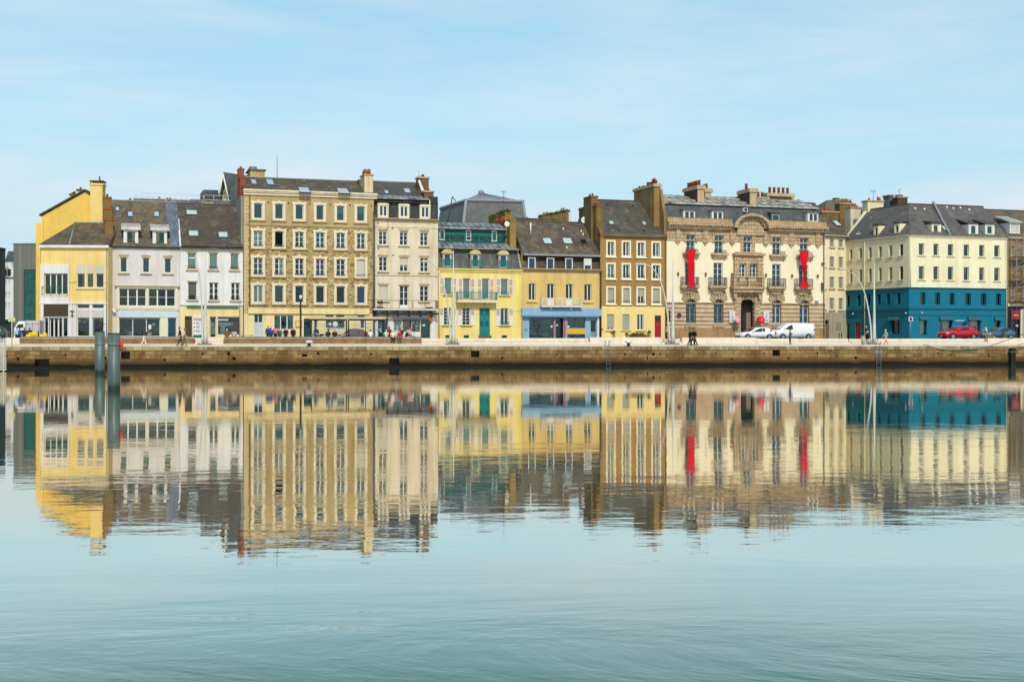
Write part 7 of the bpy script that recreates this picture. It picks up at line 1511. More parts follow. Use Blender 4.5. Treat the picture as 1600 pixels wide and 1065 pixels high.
def post_lamp():
    v = 8; u = Q.u(469.7, v); T = thing('post_lamp', 'straight black lamp post with a white lantern before the rubble stone house', 'street lamp', Q.at(u, v, 2.34)); zt = Q.z(467, u, v)-2.34
    q = MB(); q.tube([(0, 0, 0), (0, 0, .5), (0, 0, .52), (0, 0, zt)], [.16, .16, .11, .09], 10); obj('post', q, BLACK, T); q = MB(); q.tube([(0, 0, zt), (0, 0, zt+.38)], [.13, .16], 10); obj('lantern', q, WHITE, T); q = MB(); q.tube([(0, 0, zt+.38), (0, 0, zt+.46)], [.2, .05], 10); obj('lantern_cap', q, STEEL, T)
post_lamp()
def bollard(label, x):
    v = .45; T = thing('mooring_bollard', label, 'bollard', Q.at(Q.u(x, v), v, 1.97), 'white topped mooring bollards')
    q = MB(); q.tube([(0, 0, 0), (0, 0, .05), (0, 0, .06), (0, 0, .3)], [.24, .24, .15, .17], 12); obj('shaft', q, BLACK, T); q = MB(); q.tube([(0, 0, .29), (0, 0, .36), (0, 0, .5), (0, 0, .58)], [.17, .34, .36, .22], 14); obj('head', q, WHITE, T)
bollard('white mushroom bollard on the quay edge before the left bus shelter', 483); bollard('white mushroom bollard on the quay edge before the green shrub', 982)
def ladder(label, x0, x1, hoop):
    u0, u1 = Q.u(x0), Q.u(x1); T = thing('quay_ladder', label, 'ladder', Q.at(u0, -.12, 0), 'steel ladders on the quay wall'); w_ = u1-u0; zt = 2.5 if hoop else 2.0
    for x in (0, w_): q = MB(); q.tube([(x, 0, -.5), (x, 0, zt-.1), (x, .12, zt), (x, .55, zt), (x, .6, zt-.1), (x, .6, 1.97)] if hoop else [(x, 0, -.5), (x, 0, 1.98), (x, .4, 2.02)], .035, 6); obj('stile', q, STEEL, T)
    for k in range(8): q = MB(); q.tube([(0, 0, -.3+.28*k), (w_, 0, -.3+.28*k)], .022, 5); obj('rung', q, STEEL, T)
ladder('steel ladder with raised hoops on the quay wall, left of the shrub', 947, 952.8, True); ladder('steel ladder on the quay wall under the rightmost tall lamp', 1369, 1375.5, False)
def rope(name, label, pts, r, mat):
    P_ = []
    for px, py, v in pts: u, z = Q.uz(px, py, v); P_.append((u, v, z))
    T = Q.at(P_[0][0], P_[0][1], P_[0][2]); inv = T.inverted() @ Q.wm; q = MB(); q.tube([inv @ Vector(p) for p in P_], r, 6); o = obj(name, q, mat, None, T); tag(o, label, 'rope')
ROPE = paint('teal_rope', (110, 150, 150), .8)
rope('mooring_rope', 'slack teal mooring rope drooping against the quay wall near the red car', [(1443, 538.3, .1), (1447, 538.8, -.1), (1456, 542, -.12), (1468, 545, -.12), (1485, 546.5, -.12), (1505, 546, -.12), (1525, 544.5, -.12), (1545, 541, -.1), (1552, 538.3, .1)], .04, ROPE)
rope('mooring_rope', 'taut dark rope rising from the quay edge toward the blue car', [(1552, 538.3, .15), (1570, 532.5, -.4), (1586, 527, -1.0), (1600, 521.5, -1.6)], .035, BLACK)
rope('mooring_rope', 'thin dark rope at the lower right end of the quay wall top', [(1590, 539, .15), (1603, 535, -.5), (1618, 530, -1)], .03, BLACK)
def piles():
    m, Nn, Ll, b = base_mat('pile_steel', .5, .4, .15); pos = Nn.new('ShaderNodeNewGeometry').outputs['Position']; sp_ = Nn.new('ShaderNodeSeparateXYZ'); Ll.new(pos, sp_.inputs[0])
    col = mixc(Nn, Ll, ramp(Nn, Ll, noise(Nn, Ll, mapping(Nn, Ll, pos, (3, 3, .5)), 1.4, 6, .65), .4, .7), C(88, 106, 102), C(118, 130, 120)); wz = Nn.new('ShaderNodeMath'); wz.operation = 'MULTIPLY_ADD'; wz.inputs[1].default_value = .25; Ll.new(noise(Nn, Ll, pos, 4, 5), wz.inputs[0]); Ll.new(sp_.outputs['Z'], wz.inputs[2])
    col = mixc(Nn, Ll, ramp(Nn, Ll, wz.outputs[0], .3, .55, .95, 0), col, C(26, 44, 34)); col = mixc(Nn, Ll, ramp(Nn, Ll, wz.outputs[0], .6, 1.9, .35, 0), col, C(62, 84, 80)); Ll.new(col, b.inputs['Base Color'])
    for (px, D, ytop, r, lb, extra) in ((156, 98, 518.5, .37, 'farther steel mooring pile of the pair in the basin, a dark cormorant on top', 0), (178, 65, 521, .305, 'nearer steel mooring pile in the basin with a red float at its side', 1)):
        x = (px-800)/FPX*D; zt = CAMZ-(ytop-HY)*D/FPX; T = thing('mooring_pile', lb, 'pile', Matrix.Translation((x, D, 0)), 'steel mooring piles in the basin')
        q = MB(); q.tube([(0, 0, -2), (0, 0, zt)], r, 24); obj('shaft', q, m, T); q = MB(); q.tube([(0, 0, zt-.02), (0, 0, zt+.03)], r*1.04, 24); obj('cap', q, paint('cap_dark', (70, 76, 70)), T)
        q = MB(); zc = CAMZ-(538-HY)*D/FPX; 
        for k in range(16): t0, t1 = 2*math.pi*k/16, 2*math.pi*(k+1)/16; q.tube([((r+.02)*math.cos(t0), (r+.02)*math.sin(t0), zc), ((r+.02)*math.cos(t1), (r+.02)*math.sin(t1), zc)], .035, 5)
        obj('collar', q, STEEL, T)
        if extra:
            q = MB(); q.tube([(r+.07, 0, zc-.3), (r+.09, 0, zc-.2), (r+.09, 0, zc+.2), (r+.07, 0, zc+.36)], [.05, .085, .085, .03], 8); o = obj('float', q, paint('float_red', (240, 70, 70)), None, Matrix.Translation((x, D, 0))); tag(o, 'red float hung on the right side of the nearer mooring pile', 'float')
            q = MB(); q.box(-.02, .02, -r-.02, -r+.01, 0, zt-.1); obj('weld_seam', q, m, T)
    # cormorant standing on the far pile
    x = (156-800)/FPX*98; zt = CAMZ-(518.5-HY)*98/FPX+.03; T = Matrix.Translation((x-.02, 98, zt)); q = MB()
    q.tube([(-.46, 0, .06), (-.3, 0, .1), (-.1, 0, .2), (.1, 0, .3), (.2, 0, .36), (.26, 0, .45), (.24, 0, .53), (.28, 0, .58), (.36, 0, .58), (.44, 0, .57)], [.015, .05, .11, .12, .08, .045, .035, .045, .02, .006], 8)
    for s_ in (.05, -.05): q.tube([(.0, s_, .18), (.02, s_, .0), (.09, s_, .0)], [.03, .012, .012], 5); q.ball((-.08, s_*1.9, .2), (.24, .03, .08), 0, 8, 5)
    o = obj('cormorant', q, paint('cormorant_black', (34, 36, 34), .7), None, T); tag(o, 'dark cormorant resting on top of the farther mooring pile', 'bird')
piles()
def odds():
    # black fender post at right, pale slatted fender at left
    D = Q.Y(Q.u(1579.5)); u = Q.u(1579.5); T = thing('fender_post', 'black timber fender post against the quay wall near its right end', 'post', Q.at(u, -.3, 0)); q = MB(); q.box(-.27, .27, -.2, .22, -1, 1.75); obj('timber', q, plaster('tarred_timber', (40, 34, 28), .5), T); q = MB(); q.box(-.4, .2, -.24, .24, 1.3, 1.42); obj('strap', q, IRON, T)
    D = 105; x = (-1-800)/FPX*D; T = thing('slatted_fender', 'pale slatted fender panel standing in the basin at the far left edge', 'fender', Matrix.Translation((x, D, 0))); q = MB(); w_ = .55
    for k in range(14): z = .1+k*.185; q.box(-w_-.06*(13-k)/13, w_-.01+.04*(13-k)/13, -.05, .05, z, z+.13)
    obj('slat', q, plaster('pale_slat', (226, 222, 206), .4), T); q = MB()
    for s_ in (-.4, 0, .38): q.box(s_-.05, s_+.05, -.1, -.052, -.5, 2.75)
    obj('frame', q, plaster('pale_slat', (226, 222, 206)), T)
    # road sign and small post at left
    def sign(name, label, px, v, yt, yb, w_, bm, fm, dot=None, F=Q, zb=None, pm=None):
        u = F.u(px, v); zb = qz(v) if zb is None else zb; T = thing(name, label, 'road sign', F.at(u, v, zb)); z1, z0 = F.z(yt, u, v)-zb+0, F.z(yb, u, v)-zb; z1 += 0
        q = MB(); q.tube([(0, .03, 0), (0, .03, z1-.05)], .045, 8); obj('post', q, pm or STEEL, T); q = MB(); q.box(-w_/2, w_/2, -.02, .01, z0, z1); o = obj('plate', q, fm, T)
        if dot: q = MB(); zc = (z0+z1)/2; q.tube([(0, -.03, zc), (0, -.021, zc)], w_*.36, 16); obj('red_ring', q, paint('sign_ring_red', (170, 30, 50)), o); q = MB(); q.tube([(0, -.036, zc), (0, -.031, zc)], w_*.27, 16); obj('blue_disc', q, paint('sign_blue', (30, 40, 140)), o); q = MB(); q.tube([(-w_*.18, -.042, zc+w_*.18), (w_*.18, -.042, zc-w_*.18)], .025, 5); obj('red_bar', q, paint('sign_ring_red', (170, 30, 50)), o)
        return T
    sign('quay_sign', 'cream two panel sign on a thin post at the far left of the quay', 18.5, .8, 496, 502.5, .62, None, plaster('cream_sign', (228, 220, 170), .2), pm=plaster('cream_sign', (228, 220, 170)))
    sign('parking_sign', 'white square no parking sign on a pole before the blue corner building', 1423, -5, 495, 501.5, .62, None, WHITE, True, street(1423), .32)
    F = GF; u = F.u(1061.5, -.2); z = zat(F, 1061.5, 492.5, -.2); T = thing('wall_sign', 'round blue and red no parking sign fixed low on the grand building wall', 'road sign', F.at(u, -.14, z)); q = MB(); q.tube([(0, -.05, 0), (0, -.02, 0)], .3, 18); obj('red_ring', q, paint('sign_ring_red', (170, 30, 50)), T); q = MB(); q.tube([(0, -.056, 0), (0, -.051, 0)], .22, 18); obj('blue_disc', q, paint('sign_blue', (30, 40, 140)), T); q = MB(); q.tube([(-.15, -.06, .15), (.15, -.06, -.15)], .025, 5); obj('red_bar', q, paint('sign_ring_red', (170, 30, 50)), T)
    # litter bin, posts
    v = 3.2; u = Q.u(1348.5, v); T = thing('litter_bin', 'grey litter bin on the quay left of the rightmost tall lamp', 'bin', Q.at(u, v, qz(v))); q = MB(); q.tube([(0, 0, 0), (0, 0, .85)], [.17, .24], 12); obj('drum', q, plaster('bin_grey', (190, 186, 176), .3), T); q = MB(); q.tube([(0, 0, .85), (0, 0, .95)], [.27, .26], 12); obj('rim', q, GREY, T)
    S = street(1310)
    for x, lb in ((1311, 'dark bollard left of its pair before the side street house'), (1314.8, 'dark bollard right of its pair before the side street house')):
        u = S.u(x, -2.6); T = thing('street_post', lb, 'bollard', S.at(u, -2.6, .42), 'dark bollards by the side street'); q = MB(); q.tube([(0, 0, 0), (0, 0, .95), (0, 0, 1.0)], [.06, .06, .03], 8); obj('shaft', q, BLACK, T); q = MB(); q.tube([(0, 0, .8), (0, 0, .86)], .075, 8); obj('collar', q, WHITE, T)
    # parasols at the portal
    for px, py, mt, lb, tl in ((1153, 499.5, paint('parasol_pink', (255, 176, 176)), 'pink open umbrella fixed beside the left banner of the grand portal', .35), (1188.8, 499.5, paint('parasol_red', (240, 20, 40)), 'red open umbrella fixed beside the right banner of the grand portal', -.35)):
        v = -1.0; u = GF.u(px, v); z = GF.z(py, u, v); T = thing('umbrella', lb, 'umbrella', GF.at(u, v, z) @ Matrix.Rotation(R(62), 4, 'X') @ Matrix.Rotation(tl, 4, 'Y'), 'open umbrellas by the portal'); q = MB(); n = 8; r = .54
        rim = [(r*math.cos(2*math.pi*i/n), r*math.sin(2*math.pi*i/n), -.02) for i in range(n)]; mid = [(.6*x, .6*y, .17) for x, y, _ in rim]
        for s_ in (0, -.02):
            for i in range(n): j = (i+1) % n; f = [(rim[i][0], rim[i][1], rim[i][2]+s_), (rim[j][0], rim[j][1], rim[j][2]+s_), (mid[j][0], mid[j][1], mid[j][2]+s_), (mid[i][0], mid[i][1], mid[i][2]+s_)]; q.face(f); q.face([f[3], f[2], (0, 0, .25+s_)])
        obj('canopy', q, mt, T); q = MB(); q.tube([(0, 0, .3), (0, 0, -.75), (.05, 0, -.8)], .015, 6); obj('handle', q, STEEL, T)
    # planting behind the planter wall
    def plant(name, label, px, ytop, w_, n, leafm, stems, heads=None):
        v = 5.4; u = Q.u(px, v); T = thing(name, label, 'plant', Q.at(u, v, 2.34), None); zt = Q.z(ytop, u, v)-2.34; q = MB(); s2 = MB(); rnd = random.Random(px)
        for i in range(stems): x = rnd.uniform(-w_, w_); hx = x*1.25; h = zt*rnd.uniform(.8, 1); s2.tube([(x*.6, 0, 0), (x, 0, h*.6), (hx, rnd.uniform(-.1, .1), h)], [.014, .012, .008], 4); 
        obj('stem', s2, LEAF, T)
        if heads:
            for i in range(heads[0]): x = rnd.uniform(-w_, w_); z = zt*rnd.uniform(.72, 1); q.ball((x, 0, z), (.13, .1, .1), 0, 7, 5)
            obj('flower_head', q, heads[1], T); q = MB(); foliage(q, (0, 0, .75), (w_, .2, .35), 40, .08, 1); obj('leaf', q, leafm, T)
        else:
            for i in range(n):
                x = rnd.uniform(-1, 1); h = zt*(.62+.38*(1-abs(x))**.5*rnd.random()+.0); y = rnd.uniform(-.3, .3); a = rnd.uniform(-.25, .25); xx = x*w_; q.face([(xx-.025, y, .5), (xx+.025, y, .5), (xx+a+.012, y+.05, h), (xx+a-.012, y, h)])
            foliage(q, (0, 0, zt*.62), (w_*1.05, .3, zt*.3), n//2, .07, 1); obj('leaf', q, leafm, T)
    LB = plaster('rosemary_leaf', (120, 112, 40), .4, .4)
    plant('shrub', 'bushy olive green shrub on the planter wall before the ochre house', 997, 516.5, .92, 260, LB, 8)
    DH = paint('dark_seed_head', (60, 46, 30)); plant('sunflower', 'tall dark seed headed plant left of the olive shrub', 958.5, 515.5, .3, 10, LEAF2, 4, (4, DH)); plant('sunflower', 'short dark headed plant between the tall one and the shrub', 979.5, 518, .2, 8, LEAF2, 2, (2, DH)); plant('sunflower', 'loose yellowish plant with dark heads right of the olive shrub', 1015, 514.5, .3, 10, LEAF2, 5, (4, DH)); plant('sapling', 'small yellow green plant before the blue car', 1567, 513, .2, 60, LEAF2, 3); plant('low_plant', 'low green tuft at the right end of the quay wall', 1583, 524, .35, 50, LEAF2, 3); plant('sapling', 'low leafy plant at the cyclist wheels', 1549, 521, .5, 70, plaster('yellow_leaf', (190, 170, 80), .3), 3)
    # heap of yellow covers at left
    v = 7; u = Q.u(57, v); T = thing('tarpaulin_heap', 'bright yellow covered heap behind the timber bench before the yellow house', 'heap', Q.at(u, v, 2.34)); q = MB(); rnd = random.Random(3)
    for i in range(9): q.ball((-.75+.19*i, rnd.uniform(-.2, .2), .45+.22*math.sin(i*.7)+i*.035), (.30, .35, .32+rnd.random()*.1), 0, 10, 7)
    q.box(-.8, .95, -.3, .3, 0, .5); obj('cover', q, plaster('tarp_yellow', (255, 214, 20), .1, .15, .9), T); q = MB(); q.tube([(.25, -.4, .1), (.25, -.34, 1.1)], .07, 6); obj('strap', q, BLACK, T)
odds()
def shelter(label, x0, x1):
    v = 8.5; u0, u1 = Q.u(x0, v), Q.u(x1, v); z0 = 2.34; T = thing('bus_shelter', label, 'bus shelter', Q.at(u0, v, z0), 'black framed bus shelters'); Lb = u1-u0; h = Q.z(500.5, (u0+u1)/2, v)-z0
    for x in (.05, Lb-.05): q = MB(); q.box(x-.05, x+.05, 0, .1, 0, h); obj('post', q, BLACK, T)
    for x in (.05, Lb/2, Lb-.05): q = MB(); q.box(x-.04, x+.04, 1.5, 1.58, 0, h); obj('post', q, BLACK, T)
    q = MB(); q.box(0, Lb, -.05, .06, h-.02, h+.14); obj('front_beam', q, BLACK, T); q = MB(); q.box(-.12, Lb+.12, -.36, -.3, h+.13, h+.37); obj('roof_fascia', q, plaster('shelter_roof', (226, 206, 168), .4), T); q = MB(); q.hexa([(-.1, -.3, h+.3), (Lb+.1, -.3, h+.3), (Lb+.1, 1.7, h+.15), (-.1, 1.7, h+.15), (-.1, -.3, h+.35), (Lb+.1, -.3, h+.35), (Lb+.1, 1.7, h+.2), (-.1, 1.7, h+.2)]); obj('roof', q, plaster('shelter_roof', (226, 206, 168), .4), T)
    q = MB(); q.face([(.1, 1.54, .25), (Lb/2-.05, 1.54, .25), (Lb/2-.05, 1.54, h-.2), (.1, 1.54, h-.2)]); q.face([(Lb/2+.05, 1.54, .25), (Lb-.1, 1.54, .25), (Lb-.1, 1.54, h-.2), (Lb/2+.05, 1.54, h-.2)]); obj('glass_wall', q, GLC, T)
    q = MB(); q.box(.5, Lb-.6, 1.0, 1.35, .42, .48); q.box(.8, .9, 1.1, 1.2, 0, .42); q.box(Lb-1, Lb-.9, 1.1, 1.2, 0, .42); obj('seat', q, IRON, T)
    for k in range(3): x = Lb*(k+.5)/3; q = MB(); q.hexa([(x-.03, -.3, h+.36), (x+.03, -.3, h+.36), (x+.03, 1.7, h+.21), (x-.03, 1.7, h+.21), (x-.03, -.3, h+.4), (x+.03, -.3, h+.4), (x+.03, 1.7, h+.25), (x-.03, 1.7, h+.25)]); obj('roof_rib', q, IRON, T)
shelter('left bus shelter, beside the dark open door of the rubble stone house', 486, 542.5); shelter('right bus shelter, in front of the green shop side door', 544, 600.5)
def small_bench():
    S = street(380); v = -2.4; u = S.u(377, v); T = thing('street_bench', 'thin backless bench on the pavement between the shop house and the rubble house', 'bench', S.at(u, v, .1)); q = MB(); q.box(0, 1.25, 0, .35, .62, .67); obj('seat', q, IRON, T)
    for x in (.08, 1.12): q = MB(); q.box(x, x+.06, .02, .33, 0, .62); obj('leg', q, IRON, T)
small_bench()

# ------------------------------------------------------------------ vehicles (all point left)
TYRE = paint('tyre_rubber', (24, 24, 26), .8); RIM = paint('alloy', (190, 192, 196), .35, .7, .5); CGL = paint('car_glass', (52, 64, 66), .3, .5, 0, .5); LITE = paint('headlight_glass', (230, 236, 240), .15); TAIL = paint('tail_light_red', (190, 20, 24), .3)
def car(label, cat, F, px0, px1, v, H, body, st, wheels, W=1.8, glassr=(), wr=.33, grp=None, name='parked_car', zb=0, plates=True):
    if px0 > 1100: zb = .32
    if px0 < 0: zb = 2.34
    u0, u1 = F.u(px0, v), F.u(px1, v); Lc = u1-u0; T = thing(name, label, cat, F.at(u0, v, zb), grp); hw = W/2; y0 = hw
    q = MB(); rings = []
    for (x, zl, belt, top, k) in st:
        x = x*Lc; wb = hw*k; tp = top*H; bl = belt*H; cab = tp > bl+.03
        wt = wb*.80 if cab else wb*.86; zm = (zl+bl)*.55
        rings.append([(x, y0-wb*.95, zl), (x, y0-wb, zm), (x, y0-wb*.97, bl), (x, y0-wt, tp-.03 if cab else bl+.01), (x, y0-wt*.6, tp+(.02 if not cab else 0)), (x, y0+wt*.6, tp+(.02 if not cab else 0)), (x, y0+wt, tp-.03 if cab else bl+.01), (x, y0+wb*.97, bl), (x, y0+wb, zm), (x, y0+wb*.95, zl)])
    for a, b_ in zip(rings, rings[1:]):
        for i in range(10): j = (i+1) % 10; q.face([a[i], b_[i], b_[j], a[j]], 0, i not in (9,))
    q.face(rings[0]); q.face(rings[-1][::-1])
    # merge the skin so it shades as one sheet
    me = q.mesh('body', body); import bmesh
    bm = bmesh.new(); bm.from_mesh(me); bmesh.ops.remove_doubles(bm, verts=bm.verts, dist=1e-4); bmesh.ops.recalc_face_normals(bm, faces=bm.faces); bm.to_mesh(me); bm.free(); bo = link(bpy.data.objects.new('body', me), T, WM[T.name])
    def side(i0, f0, i1, f1, lo, hi):
        def pt(i, f, t):
            a, b_ = rings[i], rings[min(i+1, len(rings)-1)]; B2 = Vector(a[2]).lerp(Vector(b_[2]), f); T2 = Vector(a[3]).lerp(Vector(b_[3]), f); return B2.lerp(T2, t)
        for sgn in (0, 1):
            g = MB(); P_ = [pt(i0, f0, lo), pt(i1, f1, lo), pt(i1, f1, hi), pt(i0, f0, hi)]; P_ = [Vector((p.x, (p.y-.014) if sgn == 0 else (W-p.y+.014), p.z)) for p in P_]; g.face(P_ if sgn == 0 else P_[::-1]); obj('side_window', g, CGL, T)
    for w_ in glassr: side(*w_)
    ws = [i for i in range(len(st)-1) if st[i+1][3]*H > st[i+1][2]*H+.03 >= 0 and st[i][3]*H <= st[i][2]*H+.03]
    def screen(i, nm):
        a, b_ = rings[i], rings[i+1]; P_ = [Vector(a[3]).lerp(Vector(b_[3]), .1), Vector(a[6]).lerp(Vector(b_[6]), .1), Vector(a[6]).lerp(Vector(b_[6]), .92), Vector(a[3]).lerp(Vector(b_[3]), .92)]
        c = sum(P_, Vector())/4; g = MB(); g.face([c+(p-c)*.93+Vector((-.02 if nm == 'windscreen' else .02, 0, .035)) for p in P_]); obj(nm, g, CGL, T)
    if ws: screen(ws[0], 'windscreen')
    for f in wheels:
        for sgn in (0, 1):
            y = .02 if sgn == 0 else W-.02; d = .2 if sgn == 0 else -.2; g = MB(); g.tube([(f*Lc, y-(.015 if sgn == 0 else -.015), wr), (f*Lc, y+d*.3, wr)], wr*1.17, 18); obj('wheel_arch', g, BLACK, T)
            g = MB(); o_ = -.03 if sgn == 0 else .03; g.tube([(f*Lc, y+o_, wr), (f*Lc, y+d, wr)], wr, 18); w_ = obj('wheel', g, TYRE, T); g = MB(); g.tube([(f*Lc, y+o_*1.6, wr), (f*Lc, y+o_*.9, wr)], wr*.66, 14); obj('rim', g, RIM, w_)
    a = rings[1]
    for y in (.12, W-.5): g = MB(); g.box(.02*Lc, .07*Lc, y-.05, y+.42, st[1][2]*H-.17, st[1][2]*H-.03); obj('headlight', g, LITE, T)
    for y in (-.01, W-.29): g = MB(); g.box(Lc*.965, Lc*1.003, y+.02, y+.28, st[-2][2]*H-.28, st[-2][2]*H-.06); obj('tail_light', g, TAIL, T)
    g = MB(); g.box(-.02, .05, .35, W-.35, .3, .48); g.box(Lc*.1, Lc*.9, .03, .06, st[2][1]-.02, st[2][1]+.06); obj('bumper_trim', g, BLACK, T)
    if plates: g = MB(); g.box(-.035, -.021, W/2-.25, W/2+.25, .36, .47); obj('number_plate', g, WHITE, T)
    for y in (-.12, W-.02): g = MB(); g.box(st[3][0]*Lc+.25, st[3][0]*Lc+.42, y, y+.14, st[3][2]*H+.02, st[3][2]*H+.16); obj('mirror', g, body, T)
    return T
WPAINT = paint('car_white', (250, 250, 250), .18, .86, 0, .6, .02)
HB = [(0, .28, .36, .36, .80), (.03, .24, .47, .47, .92), (.14, .22, .58, .58, .99), (.27, .22, .61, .61, 1), (.44, .22, .61, .98, 1), (.60, .22, .62, 1.0, 1), (.80, .22, .65, .93, 1), (.93, .24, .66, .72, .96), (1.0, .32, .56, .56, .85)]
HG = [(3, .35, 5, .0, .06, .9), (5, .06, 6, .6, .06, .9)]
car('white hatchback parked nose left in front of the grand portal', 'car', street(1158), 1158, 1213.5, -6.5, 1.47, WPAINT, HB, (.19, .80), 1.8, HG, grp='cars parked along the house fronts')
VAN = [(0, .3, .36, .36, .85), (.02, .26, .50, .50, .94), (.13, .24, .60, .60, .99), (.19, .24, .63, .66, 1), (.33, .24, .56, .98, 1), (.45, .24, .56, 1.0, 1), (.8, .24, .66, 1.0, 1), (.98, .24, .66, .97, .99), (1.0, .3, .66, .94, .98)]
car('white panel van parked nose left behind the white hatchback', 'van', street(1212), 1211, 1273.5, -5.0, 2.02, WPAINT, VAN, (.20, .84), 1.95, [(3, .5, 5, .0, .1, .80)], .34, 'cars parked along the house fronts', 'panel_van')
RED = paint('car_red', (214, 20, 40), .2, .85, 0, .6, .04); BLUE = paint('car_blue', (84, 126, 170), .22, .8, .2, .6, .04); MAR = paint('car_maroon', (116, 44, 44), .3, .8, 0, .5)
SUV = [(0, .32, .40, .40, .82), (.03, .26, .55, .55, .93), (.13, .25, .62, .62, .99), (.28, .25, .63, .64, 1), (.42, .25, .62, .98, 1), (.6, .25, .63, 1.0, 1), (.82, .25, .66, .95, 1), (.94, .27, .68, .70, .97), (1.0, .34, .6, .6, .88)]
car('red compact car parked nose left before the blue shop windows', 'car', street(1479), 1478.5, 1531.5, -14.0, 1.6, RED, SUV, (.20, .81), 1.8, [(3, .4, 5, .0, .12, .86), (5, .06, 6, .55, .12, .86)], .36, 'cars parked along the house fronts')
SED = [(0, .3, .42, .42, .80), (.03, .24, .52, .52, .92), (.14, .23, .6, .6, .99), (.26, .23, .61, .61, 1), (.42, .23, .62, .97, 1), (.62, .23, .63, 1.0, 1), (.82, .23, .66, .86, 1), (.94, .24, .69, .71, .96), (1.0, .32, .55, .55, .85)]
car('blue grey saloon car parked nose left at the right end of the blue building', 'car', street(1545), 1545, 1588, -12.0, 1.52, BLUE, SED, (.19, .81), 1.75, HG, grp='cars parked along the house fronts')
car('maroon car standing behind the bus shelters', 'car', street(526), 526, 579, -5.2, 1.5, MAR, HB, (.19, .80), 1.8, HG, grp='cars parked along the house fronts')
car('dark green car cut by the left edge of the view', 'car', Q, -42, 9, 9.5, 1.75, paint('car_dark_green', (60, 84, 80), .2), SUV, (.2, .81), 1.85, [(3, .4, 5, .0, .12, .86), (5, .06, 6, .55, .12, .86)], .36, 'cars parked along the house fronts')
def truck():
    F = Q; v = 11.5; u0, u1 = F.u(21, v), F.u(62, v); T = thing('box_truck', 'white box truck parked between the grey modern block and the yellow house', 'truck', F.at(u0, v, 2.34)); Lc = u1-u0; q = MB(); h = F.z(500.5, (u0+u1)/2, v)-2.34
    q.box(1.15, Lc, 0, 2.1, .5, h); obj('cargo_box', q, plaster('truck_panel', (226, 218, 224), .15), T); q = MB(); q.prism([(0, .45), (1.1, .45), (1.1, h-.05), (.45, h-.1), (.05, 1.45)], .05, 2.05); obj('cab', q, WPAINT, T); q = MB(); q.prism([(.2, 1.5), (.95, 1.5), (.95, h-.35), (.48, h-.4)], .03, .048); obj('side_window', q, CGL, T); q = MB(); q.hexa([(.02, .2, 1.5), (.05, .2, 1.48), (.05, 1.9, 1.48), (.02, 1.9, 1.5), (.40, .2, h-.2), (.44, .2, h-.2), (.44, 1.9, h-.2), (.40, 1.9, h-.2)]); obj('windscreen', q, CGL, T)
    q = MB()
    for x in (1.3, 1.85, Lc-.1): q.box(x-.015, x+.015, -.012, 0, .6, h-.1)
    q.box(1.2, Lc, -.012, 0, h-.35, h-.32); obj('panel_seam', q, IRON, T)
    for x in (.55, Lc-.7): q = MB(); q.tube([(x, 0, .38), (x, .3, .38)], .38, 14); w_ = obj('wheel', q, TYRE, T); q = MB(); q.tube([(x, -.02, .38), (x, .02, .38)], .22, 12); obj('rim', q, RIM, w_)
truck()
def bike(name, label, F, px, v, zb, motor=False, cat='bicycle', rot=0):
    u = F.u(px, v); T = thing(name, label, cat, F.at(u, v, zb, rot)); r = .34 if not motor else .3
    for x in (-.52, .52):
        w_ = MB(); n = 16
        for i in range(n): a, b_ = 2*math.pi*i/n, 2*math.pi*(i+1)/n; w_.tube([(x+r*math.cos(a), 0, r+r*math.sin(a)), (x+r*math.cos(b_), 0, r+r*math.sin(b_))], .02 if not motor else .07, 5)
        if not motor:
            for i in range(6): a = math.pi*i/6; w_.tube([(x+r*math.cos(a), 0, r+r*math.sin(a)), (x-r*math.cos(a), 0, r-r*math.sin(a))], .004, 3)
        obj('wheel', w_, TYRE, T)
    q = MB()
    if motor:
        q.tube([(-.5, 0, .35), (-.3, 0, .75), (.0, 0, .82), (.3, 0, .7), (.55, 0, .7)], [.08, .14, .18, .15, .08], 8); q.box(-.2, .25, -.14, .14, .25, .65); obj('body', q, BLACK, T); q = MB(); q.tube([(.0, 0, .8), (.5, 0, .85)], [.12, .1], 8); obj('saddle', q, TYRE, T)
        q = MB(); q.tube([(-.5, 0, .3), (-.36, 0, 1.0), (-.3, -.32, 1.05)], .025, 6); q.tube([(-.36, 0, 1.0), (-.3, .32, 1.05)], .025, 6); obj('handlebar', q, STEEL, T); q = MB(); q.ball((-.45, 0, .95), (.08, .12, .12)); obj('headlight', q, LITE, T)
    else:
        for a, b_ in (((-.52, .34), (-.4, .85)), ((-.42, .75), (.1, .3)), ((.1, .3), (.22, .85)), ((-.42, .75), (.18, .72)), ((.1, .3), (.52, .34)), ((.52, .34), (.18, .72))): q.tube([(a[0], 0, a[1]), (b_[0], 0, b_[1])], .018, 6)
        obj('frame', q, WHITE, T); q = MB(); q.tube([(-.4, 0, .85), (-.4, 0, .98), (-.3, -.25, 1.0)], .014, 5); q.tube([(-.4, 0, .98), (-.3, .25, 1.0)], .014, 5); obj('handlebar', q, BLACK, T); q = MB(); q.ball((.24, 0, .88), (.13, .07, .04)); obj('saddle', q, BLACK, T)
SX = street(1540); bike('bicycle', 'white bicycle ridden left between the red car and the blue car', SX, 1541, -15.0, .32)
SY = street(1355); bike('motorcycle', 'dark motorcycle parked left of the rightmost tall lamp by the blue wall', SY, 1354.5, -5.5, .32, True, 'motorcycle', R(70))
